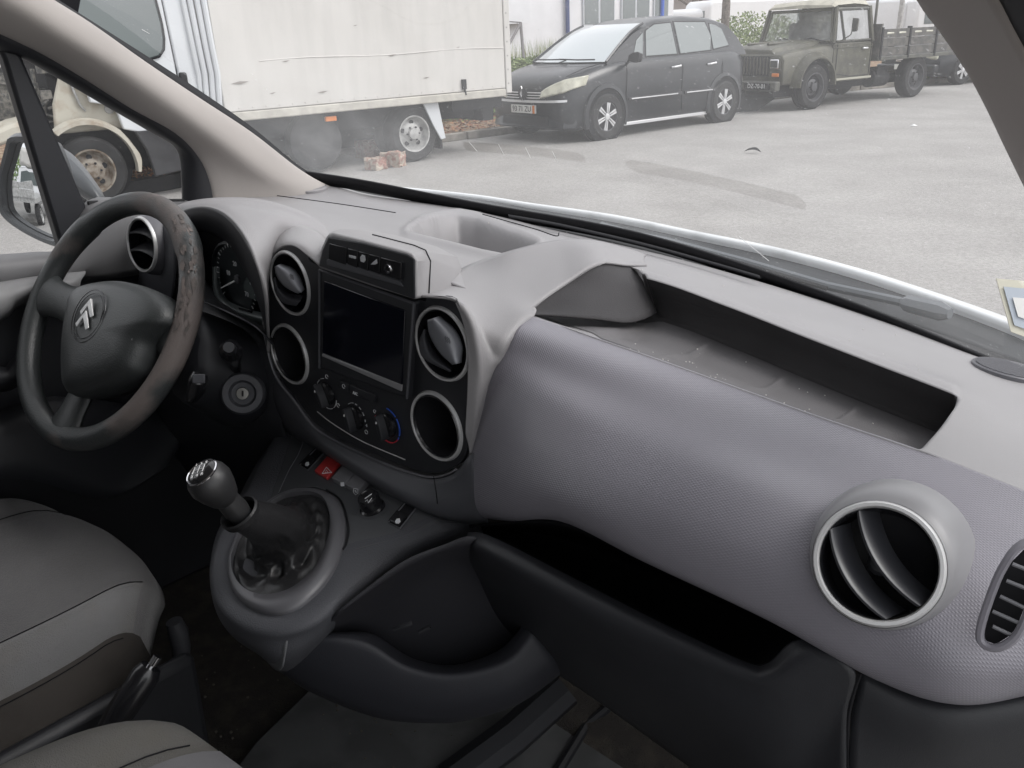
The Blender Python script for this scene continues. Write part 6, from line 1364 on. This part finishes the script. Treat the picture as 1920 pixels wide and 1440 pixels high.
body = [[(540, 800), (510, 850), (480, 920), (440, 985), (418, 1040), (416, 1090), (432, 1130), (470, 1155), (520, 1168), (580, 1150), (630, 1105), (655, 1040), (755, 1010), (825, 976), (886, 978)],
        [(532, 806), (495, 860), (462, 925), (424, 985), (402, 1050), (404, 1110), (425, 1155), (468, 1190), (525, 1200), (595, 1175), (650, 1125), (710, 1070), (780, 1030), (850, 1000), (900, 985)],
        [(520, 830), (480, 880), (445, 945), (410, 1005), (398, 1075), (408, 1140), (435, 1185), (478, 1215), (530, 1240), (600, 1200), (654, 1136), (716, 1078), (800, 1045), (860, 1018), (905, 998)],
        [(500, 880), (470, 930), (440, 990), (415, 1050), (408, 1100), (420, 1150), (450, 1195), (495, 1228), (545, 1262), (600, 1212), (660, 1144), (720, 1084), (820, 1060), (875, 1030), (910, 1010)]]
hs4 = [-.003, -.018, -.055, -.14]
rows = [[K(x, y, h) for x, y in r] for r, h in zip(body, hs4)]
# fill under the plate: centre row
inner = [K(560, 900, -.006)]*3
rows = [[K(*p, -.008) for p in ((600, 860), (590, 870), (580, 900), (560, 950), (540, 1000), (535, 1020), (540, 1040), (550, 1050), (560, 1050), (580, 1040), (610, 1010), (640, 990), (700, 980), (780, 960), (860, 965))]]+rows
KK(gridmesh(surf(rows, 5, 5), 'console_body', mat('console_dark', (.058, .060, .068), .62, spec=.4, bump=.8, bscale=650, bdist=.0008, var=.1), None, solid=.003))
# ring round the gaiter
ro = [(430, 1035), (428, 1080), (443, 1115), (475, 1138), (520, 1147), (568, 1128), (615, 1080), (640, 1025), (646, 975), (636, 940), (612, 922), (575, 914), (535, 922), (495, 945), (460, 980), (440, 1008)]
ri = [(436, 1040), (437, 1068), (450, 1093), (475, 1110), (508, 1112), (550, 1098), (590, 1060), (612, 1010), (616, 970), (608, 940), (590, 926), (560, 924), (525, 933), (490, 958), (460, 990), (443, 1015)]
RO = closed([K(x, y, .006) for x, y in ro], 5); RI = closed([K(x, y, .008) for x, y in ri], 5)
KK(MB().loops([[p-cn*.020+(p-sum(RO, Vector())/len(RO))*.03 for p in RO], [p-cn*.004 for p in RO], RO, [a.lerp(b_, .35)+cn*.003 for a, b_ in zip(RO, RI)], [a.lerp(b_, .9)+cn*.002 for a, b_ in zip(RO, RI)], [p-cn*.008 for p in RI]], True, False, False).build('gaiter_ring', mat('ring_grey', (.090, .090, .098), .42, spec=.5, bump=.2, bscale=900, bdist=.0004), None, angle=80))
KK(MB().tube([p+cn*.0 for p in crs([K(x, y, .0015) for x, y in ((612, 918), (640, 940), (653, 985), (650, 1015), (643, 1030))], 6)], .0012, 5).build('panel_joint', M_['void'], None))
KK(MB().tube(crs([K(x, y, .0012) for x, y in ((572, 818), (560, 850), (540, 885), (522, 925))], 5), .0007, 5).build('panel_joint', M_['mgrey'], None))
KK(gridmesh(surf([[K(x, y, h) for x, y, h in r] for r in (
    ((408, 1060, -.016), (412, 1100, -.016), (428, 1140, -.018), (462, 1170, -.02), (505, 1182, -.02), (545, 1172, -.016)),
    ((400, 1080, -.035), (408, 1125, -.035), (432, 1170, -.04), (472, 1202, -.04), (515, 1218, -.035), (540, 1205, -.02)),
    ((404, 1100, -.07), (415, 1148, -.08), (442, 1190, -.08), (485, 1220, -.08), (520, 1255, -.07), (532, 1250, -.05)))], 5, 5), 'front_cap', weave(mat('cap_grey', (.115, .118, .125), .5, spec=.4), amt=.5), None, solid=.002))
# switches on the plate
def slab(name, pts, m, h0, h1, bevel=.0008, parent=None): return KK(MB().prism([K(x, y, h0) for x, y in pts], cn*(h1-h0)).build(name, m, None, bevel=bevel, seg=2), parent)
M_['lockb'] = mat('lock_button_grey', (.15, .15, .16), .4)
hz = slab('hazard_button', [(616, 862), (640, 874), (616, 903), (592, 889)], M_['red'], -.002, .0045, .001)
tb = MB(); tp = [K(612, 876, .0047), K(622, 886, .0047), K(604, 888, .0047)]
for i in range(3): tb.tube([tp[i], tp[(i+1) % 3]], .0005, 4)
tb.tube([K(612, 881, .0047), K(615, 885, .0047), K(609, 886, .0047), K(612, 881, .0047)], .0003, 4)
part(tb.build('triangle_mark', M_['print'], None), hz)
for j, (pts, sym) in enumerate(((((648, 880), (672, 893), (651, 918), (626, 906)), 'lock'), (((673, 894), (697, 907), (676, 931), (652, 919)), 'child'))):
    bt = slab('lock_button', pts, M_['lockb'], -.002, .0075, .0012)
    cx_, cy_ = ((642, 906), (667, 922))[j]
    b = MB()
    if sym == 'lock': b.prism([K(cx_+a, cy_+c_, .0078) for a, c_ in ((-4, -1), (3, -2), (4, 5), (-3, 6))], cn*.0003).tube([K(cx_-3, cy_-2, .004), K(cx_-1, cy_-7, .004), K(cx_+2, cy_-7, .004), K(cx_+3, cy_-2, .004)], .0004, 4)
    else: b.tube([K(cx_+a, cy_+c_, .0078) for a, c_ in ((-4, -6), (4, -5), (4, 3), (0, 6), (-4, 2), (-4, -6))], .0004, 4).tube([K(cx_-1, cy_-2, .0080), K(cx_+1, cy_+2, .0038)], .0008, 5)
    part(b.build('symbol', M_['print'], None), bt)
for well, btn, c_, nm in ((((594, 840), (609, 848), (577, 882), (562, 872)), ((582, 858), (593, 864), (579, 881), (566, 873)), (576, 870), 'a'), (((765, 937), (784, 948), (750, 991), (728, 980)), ((746, 962), (765, 972), (750, 990), (731, 980)), (746, 977), 'b')):
    w0 = slab('window_switch_well', well, M_['void'], -.002, .0006, .0)
    KK(MB().tube([K(*p, .0012) for p in well+(well[0],)], .0009, 6).build('well_rim', M_['mgrey'], None), w0)
    b0 = slab('window_switch', btn, M_['gloss'], -.001, .0045, .0008, w0)
    s_ = 4 if nm == 'a' else 5
    KK(MB().prism([K(c_[0]+a*s_, c_[1]+d*s_, .0047) for a, d in ((-1, .2), (-.5, -.8), (.7, -1), (1, .3), (.2, 1), (-.8, .9))], cn*.0003).build('window_symbol', M_['print'], None, smooth=False), w0)
lt = KK(MB().lathe(K(700, 955, -.002), cn+Vector((0, -.06, 0)), [(.0165, 0), (.0165, .004), (.0138, .006), (.0138, .020), (.0125, .0225), (.0118, .0215), (.0005, .022)], 36).build('cigar_lighter', M_['gloss'], None))
part(MB().lathe(K(700, 955, -.001), cn, [(.022, 0), (.0215, .0012), (.0205, .0004)], 36, False, False).build('lighter_collar', M_['dgrey'], None), lt)
b = MB(); q0 = (CAM-K(692, 933, .02)).normalized()
b.tube([K(684, 935, .021), K(697, 926, .021)], .0006, 4).tube([K(685, 940, .021), K(689, 937, .021), K(690, 943, .021), K(697, 934, .021)], .0005, 4)
part(b.build('lighter_mark', M_['print'], None), lt)
# storage bin and side bulge below
sb = [[PD(*p) for p in r] for r in (
    ((640, 1140, .93), (690, 1100, .93), (760, 1050, .93), (830, 1022, .93), (890, 1005, .93), (950, 1040, .95)),
    ((600, 1180, .97), (660, 1150, .98), (750, 1110, 1.0), (850, 1060, 1.0), (920, 1080, 1.0), (1000, 1120, 1.0)),
    ((590, 1200, 1.0), (650, 1185, 1.02), (750, 1190, 1.05), (860, 1180, 1.06), (960, 1150, 1.05), (1040, 1190, 1.03)))]
sb.append([PD(*p) for p in ((600, 1260, 1.06), (660, 1270, 1.07), (750, 1300, 1.08), (860, 1300, 1.08), (960, 1270, 1.08), (1060, 1240, 1.06))])
KK(gridmesh(surf(sb, 5, 5), 'storage_wall', mat('wall_dark', (.022, .022, .027), .6), None, solid=.003))
KK(gridmesh(surf([[PD(*p) for p in r] for r in (
    ((560, 1190, .995), (640, 1188, .99), (700, 1192, 1.0), (770, 1236, 1.01), (850, 1250, 1.01), (935, 1222, 1.0), (985, 1170, 1.0)),
    ((545, 1197, .985), (626, 1194, .975), (692, 1203, .982), (762, 1246, .988), (846, 1260, .988), (944, 1234, .986), (998, 1178, .988)),
    ((535, 1205, .985), (612, 1210, .975), (690, 1222, .975), (768, 1262, .98), (852, 1275, .98), (952, 1250, .98), (1010, 1195, .985)),
    ((505, 1222, 1.0), (590, 1262, .995), (690, 1300, .995), (780, 1322, .995), (865, 1322, .995), (962, 1296, .995), (1040, 1235, 1.0)),
    ((500, 1232, 1.03), (575, 1290, 1.03), (700, 1340, 1.03), (790, 1352, 1.03), (870, 1348, 1.04), (970, 1318, 1.04), (1065, 1250, 1.05)),
    ((520, 1240, 1.10), (590, 1285, 1.12), (700, 1330, 1.12), (800, 1340, 1.12), (870, 1340, 1.12), (970, 1300, 1.12), (1075, 1215, 1.12)))], 5, 6), 'storage_bin', mat('bin_dark', (.020, .021, .027), .6, bump=.5, bscale=800, bdist=.0005), None, solid=.002))
KK(MB().tube([PD(738, 1180, .975), PD(760, 1172, .97), PD(772, 1168, .972)], .003, 6).tube([PD(785, 1185, .97), PD(806, 1174, .968)], .003, 6).build('cup_clip', M_['dark'], None))
KK(MB().tube(crs([PD(*p) for p in ((463, 1193, 1.02), (480, 1208, 1.01), (500, 1220, 1.0), (514, 1229, 1.0))], 4), .0022, 6).build('edge_trim', M_['dgrey'], None))

# ================================================================== gear lever with gaiter
gear = empty('gear_lever', K(540, 1040), 'gear lever with round black knob, chrome ringed shift map and crumpled leather gaiter', 'gear lever')
def GG(o, p=None): return part(o, p or gear)
gk = PD(396, 905, .885); gd = (PD(418, 935, .905)-PD(385, 893, .88)).normalized()*-1   # axis from stalk towards knob top
kd = (Vector((-.35, -.42, .84))).normalized()
stem0 = PD(470, 985, .93)
kax = (gk-stem0).normalized()
knb = GG(MB().lathe(gk, kax, [(.0125, -.052), (.0135, -.045), (.0125, -.028), (.016, -.0235), (.0205, -.011), (.0232, 0), (.0220, .009), (.0182, .0155), (.0172, .0165)], 40, True, True).build('knob', mat('knob_black', (.022, .022, .023), .42, spec=.5, bump=.5, bscale=700, bdist=.0004), None))
# shift map disc on the crown, with chrome ring
tx = (CAM-gk).normalized(); kx = (kax*.8+Vector((-.45, -.25, .35))).normalized()
ck = gk+kax*.0168
part(MB().lathe(ck, kax, [(.0176, -.002), (.0178, .0006), (.0168, .0014), (.0160, .0006)], 44, False, False).build('chrome_ring', M_['chrome'], None), knb)
part(MB().lathe(ck, kax, [(.0161, .0), (.0135, .0022), (.010, .0036), (.005, .0043), (.0003, .0046)], 36, False).build('shift_map_disc', mat('disc_black', (.012, .012, .013), .12, spec=.6), None), knb)
kr = (cR-kax*cR.dot(kax)).normalized(); ku = kax.cross(kr)
sm = MB(); z_ = kax*.0052
for x in (-.006, 0, .006): sm.tube([ck+z_+kr*x-ku*.005, ck+z_+kr*x+ku*.005], .0004, 4)
sm.tube([ck+z_-kr*.006, ck+z_+kr*.006], .0004, 4)
part(sm.build('shift_map_lines', M_['white'], None), knb)
for s_, x, y in (('1', -.006, .0082), ('3', 0, .0082), ('5', .006, .0082), ('2', -.006, -.0082), ('4', 0, -.0082), ('R', .006, -.0082)):
    part(text_obj('gear_number', s_, .0052, M_['white'], None, frameM(ck+kax*.0046+kr*x+ku*y, kr, ku), .0003), knb)
GG(MB().tube([gk-kax*.045, stem0], [.0125, .0115], 14).build('stem', M_['dark'], None))
KKg = MB().add([p-cn*.010 for p in RI], [tuple(range(len(RI)))]).build('gaiter_base', M_['leather'], None); GG(KKg)
# gaiter: rings from the collar down to the frame, with folds
cB = [p-cn*.006 for p in RI]; nB = len(cB); cen = sum(cB, Vector())/nB
top_c = gk-kax*.052; e1 = kr; e2 = ku
# order collar points like the base ring
def ang_of(p, c, a, b_): d = p-c; return math.atan2(d.dot(b_), d.dot(a))
ba = (cR-cn*cR.dot(cn)).normalized(); bb_ = cn.cross(ba)
angs = [ang_of(p, cen, ba, bb_) for p in cB]
L = []
NS = 40
for s in range(NS+1):
    t = s/NS
    ring_ = []
    tb_ = min(1, t/.74)
    cm = top_c.lerp(cen+cn*.004, tb_**1.1)+Vector((.012, .010, 0))*math.sin(math.pi*tb_)
    for p, a in zip(cB, angs):
        r_c = e1*math.cos(a)*.0205+e2*math.sin(a)*.0205
        base_ = p-cen; w_ = sst(.50, .98, t)
        low = r_c*(1+.75*sst(0, .6, t))
        v = low.lerp(base_, w_)
        act = math.sin(math.pi*sst(.12, 1, t))
        rid = 1-abs(noise.noise(Vector((math.cos(a)*1.7, math.sin(a)*1.7, t*4.2+1.3))))*3.2
        rid2 = 1-abs(noise.noise(Vector((math.cos(a)*3.1+5, math.sin(a)*3.1, t*7.0))))*3.0
        q = cm.lerp(cen, sst(.7, 1, t)*.6 if t < 1 else 1)+v*(1+act*(.10*rid+.06*rid2-.10+.05*math.sin(a*3+t*6))*(1-sst(.9, 1, t)))
        q += cn*((.0085*rid+.005*rid2-.004)*math.sin(math.pi*sst(.35, 1, t)))
        if t >= .999: q = p
        ring_.append(q)
    L.append(ring_)
GG(MB().loops(L, True, False, False).build('gaiter', M_['leather'], None, sub=1, angle=180))
GG(MB().lathe(top_c, kax, [(.0215, -.006), (.0225, .001), (.0205, .003), (.0190, -.001)], 36, False, False).build('gaiter_collar', M_['leather'], None))

# ================================================================== seats, hand brake, floor
def cushion(name, x0, x1, y0, y1, z0, h, mt, bol, label, crn=.11):
    root = empty(name, Vector(((x0+x1)/2, (y0+y1)/2, .42)), label, 'seat')
    N1, N2 = 48, 44; G_ = []
    for i in range(N1+1):
        row = []
        sx_ = -1+2*i/N1
        for j in range(N2+1):
            sy_ = -1+2*j/N2
            # rounded rectangle mapping
            X = math.copysign(abs(sx_)**1.0, sx_); Y_ = sy_
            front = max(0, Y_); k1 = 1-.17*front**3.0
            xx = (x0+x1)/2+(x1-x0)/2*X*k1
            cornr = crn*(abs(X)**3)*(front**1.0)
            yy_ = (y0+y1)/2+(y1-y0)/2*Y_-cornr
            ed = max(0, (abs(X)-.74)/.26); ef = max(0, (Y_-.70)/.30)
            zz = z0+bol*math.exp(-((abs(X)-.76)/.12)**2)*(1-.5*ef)-h*(1-math.sqrt(max(0, 1-min(1, ed)**2.4)))-h*(1-math.sqrt(max(0, 1-min(1, ef)**2.2)))*.9 - .004*math.exp(-((abs(X)-.60)/.02)**2)
            row.append(Vector((xx, yy_, zz)))
        G_.append(row)
    ob = gridmesh(G_, 'seat_cushion', mt, None, solid=-.01); part(ob, root)
    # stitched seams follow the form
    def seam(X, Ys, up=.0012):
        pts = []
        for Y_ in Ys:
            i = (X+1)/2*N1; j = (Y_+1)/2*N2; i0_, j0_ = min(N1-1, int(i)), min(N2-1, int(j)); fu, fv = i-i0_, j-j0_
            pts.append(G_[i0_][j0_].lerp(G_[i0_+1][j0_], fu).lerp(G_[i0_][j0_+1].lerp(G_[i0_+1][j0_+1], fu), fv)+Vector((0, 0, up)))
        part(MB().tube(pts, .0008, 5).build('seam', M_['void'], None), root)
    seam(.60, [-1+1.9*k/30 for k in range(31)]); seam(-.60, [-1+1.9*k/30 for k in range(31)]); seam(.93, [-1+1.85*k/30 for k in range(31)], .002)
    part(MB().loops([[Vector((x, y0-.0+dy, z)) for x, dy in ((x0+.03, .06), (x1-.03, .06), (x1-.01, -.02), (x1-.05, -.08), (x0+.05, -.08), (x0+.01, -.02))] for z, y0 in ((z0-.05, y0+.08), (z0+.25, y0+.0), (z0+.55, y0-.10))]).build('unseen_backrest', mt, None, bevel=.03), root)  # out of view, added to keep light off the cushions
    part(MB().box((x0+.03, y0, .50), (x1-.03, y1-.12, z0-.07)).build('seat_base', M_['dark'], None, bevel=.03), root)
    return root, G_
ds, DG = cushion('driver_seat', -.69, -.15, -.66, -.045, .765, .085, M_['fabric'], .022, 'dark grey cloth driver seat cushion with stained side bolster, left of the handbrake')
# lighter bolster cover and darker side panel
def strip(G_, i0, i1, j0, j1, m, name, root, up=.0022):
    sub_ = [[G_[i][j]+Vector((0, 0, up)) for j in range(j0, j1+1)] for i in range(i0, i1+1)]
    part(gridmesh(sub_, name, m, None), root)
strip(DG, 39, 46, 0, 42, M_['fabric2'], 'side_bolster', ds, .0012)
strip(DG, 46, 48, 0, 44, M_['fabricside'], 'side_panel', ds, .001)
part(MB().box((-.16, -.62, .50), (-.135, -.10, .70)).build('side_cover', M_['dark'], None, bevel=.01), ds)
M_['fabric3'] = mat('passenger_side_cloth', (.118, .117, .117), .95, spec=.1, bump=.7, bscale=700, bdist=.0016, col2=(.112, .107, .098), vscale=5)
ps, PG_ = cushion('passenger_seat', .0, .60, -.85, -.20, .845, .05, M_['fabric3'], .010, 'lighter grey cloth passenger seat cushion in the near bottom corner, right of the handbrake', .04)
strip(PG_, 11, 37, 0, 43, mat('passenger_cloth', (.145, .142, .148), .95, spec=.1, bump=.6, bscale=1200, bdist=.0006, var=.08), 'centre_panel', ps, .0012)
hb_ = empty('handbrake', PZ(200, 1380, .66), 'black handbrake lever with chrome release button between the two seats', 'handbrake')
h0, h1 = PZ(150, 1450, .66), PZ(283, 1250, .76)
part(MB().tube([h0, h0.lerp(h1, .35), h0.lerp(h1, .6), h0.lerp(h1, .93), h1], [.014, .014, .0175, .0175, .013], 16).build('grip', M_['gloss'], None), hb_)
part(MB().tube([h1, h1+(h1-h0).normalized()*.014], .0055, 12).build('release_button', M_['chrome'], None), hb_)
o = MB().tube([PZ(326, 1165, .66), PZ(334, 1185, .64), PZ(340, 1215, .61), PZ(338, 1260, .56), PZ(336, 1330, .50)], [.012, .015, .014, .012, .010], 12).build('seat_belt_stalk', M_['dgrey'], None)
tag(o, 'dark seat belt buckle stalk beside the driver seat right edge', 'belt buckle')
# floor covering and footwell
fl_ = patch('footwell_wall', [[Vector((x, .60, .75)) for x in (-.75, -.4, 0, .4, .75)], [Vector((x, .52, .55)) for x in (-.75, -.4, 0, .4, .75)], [Vector((x, .34, .43)) for x in (-.75, -.4, 0, .4, .75)]], M_['carpet'], None, 6, 6); tag(fl_, kind='structure')
fm = ngon('rubber_mat', [PZ(x, y, .425) for x, y in ((603, 1278), (480, 1398), (360, 1560), (1000, 1700), (1180, 1440), (1060, 1240))], M_['mat'], None, (0, 0, .008), bevel=.003)
tag(fm, 'dark grey rubber floor mat in the passenger footwell', 'floor mat')
for p0, p1 in (((860, 1440), (1060, 1250)), ((1000, 1440), (1110, 1270)), ((1050, 1440), (1180, 1290))):
    pass
rd_ = MB(); rd_.tube([PZ(1045, 1450, .44), PZ(1100, 1360, .44), PZ(1185, 1290, .50)], .008, 8).tube([PZ(840, 1470, .45), PZ(960, 1380, .47), PZ(1060, 1290, .52)], .03, 8)
o = rd_.build('tunnel_trim', M_['dark'], None); tag(o, 'raised ridges of the dark floor trim beside the rubber mat', 'floor trim')
cr_ = MB()
for _ in range(40):
    x, y = random.uniform(370, 620), random.uniform(1130, 1400); p = PZ(x, y, .428); s = random.uniform(.0005, .0016)
    cr_.box((p.x-s, p.y-s, p.z-s), (p.x+s, p.y+s*1.4, p.z+s))
for _ in range(35):
    x, y = random.uniform(560, 1000), random.uniform(1300, 1440); p = PZ(x, y, .435); s = random.uniform(.0005, .0013); cr_.box((p.x-s, p.y-s, p.z-s), (p.x+s, p.y+s*1.4, p.z+s))
tag(cr_.build('floor_crumbs', mat('crumbs', (.10, .09, .075), .9), None), 'pale crumbs and grit scattered over the dark carpet', 'crumbs', kind='stuff')

dz_ = MB(); rq = random.Random(9)
for _ in range(90):
    if rq.random() < .5: x, y, Yq = rq.uniform(1230, 1680), 0, 0; jj = int(rq.uniform(6.2, 9.8)*26); ii = int(rq.uniform(8, 34)); p = S_[ii][jj]+Vector((0, 0, .001))
    else: ii, jj = rq.randint(42, 110), rq.randint(60, 280); p = S_[min(ii, ni-1)][jj]+Vector((0, 0, .001))
    s_ = rq.uniform(.0002, .0006); dz_.box((p.x-s_, p.y-s_, p.z-s_), (p.x+s_, p.y+s_, p.z+s_))
tag(dz_.build('dust_specks', mat('dust', (.6, .58, .55), .9), None), 'tiny pale dust specks lying in the dash trough and on the dash top', 'dust', kind='stuff')
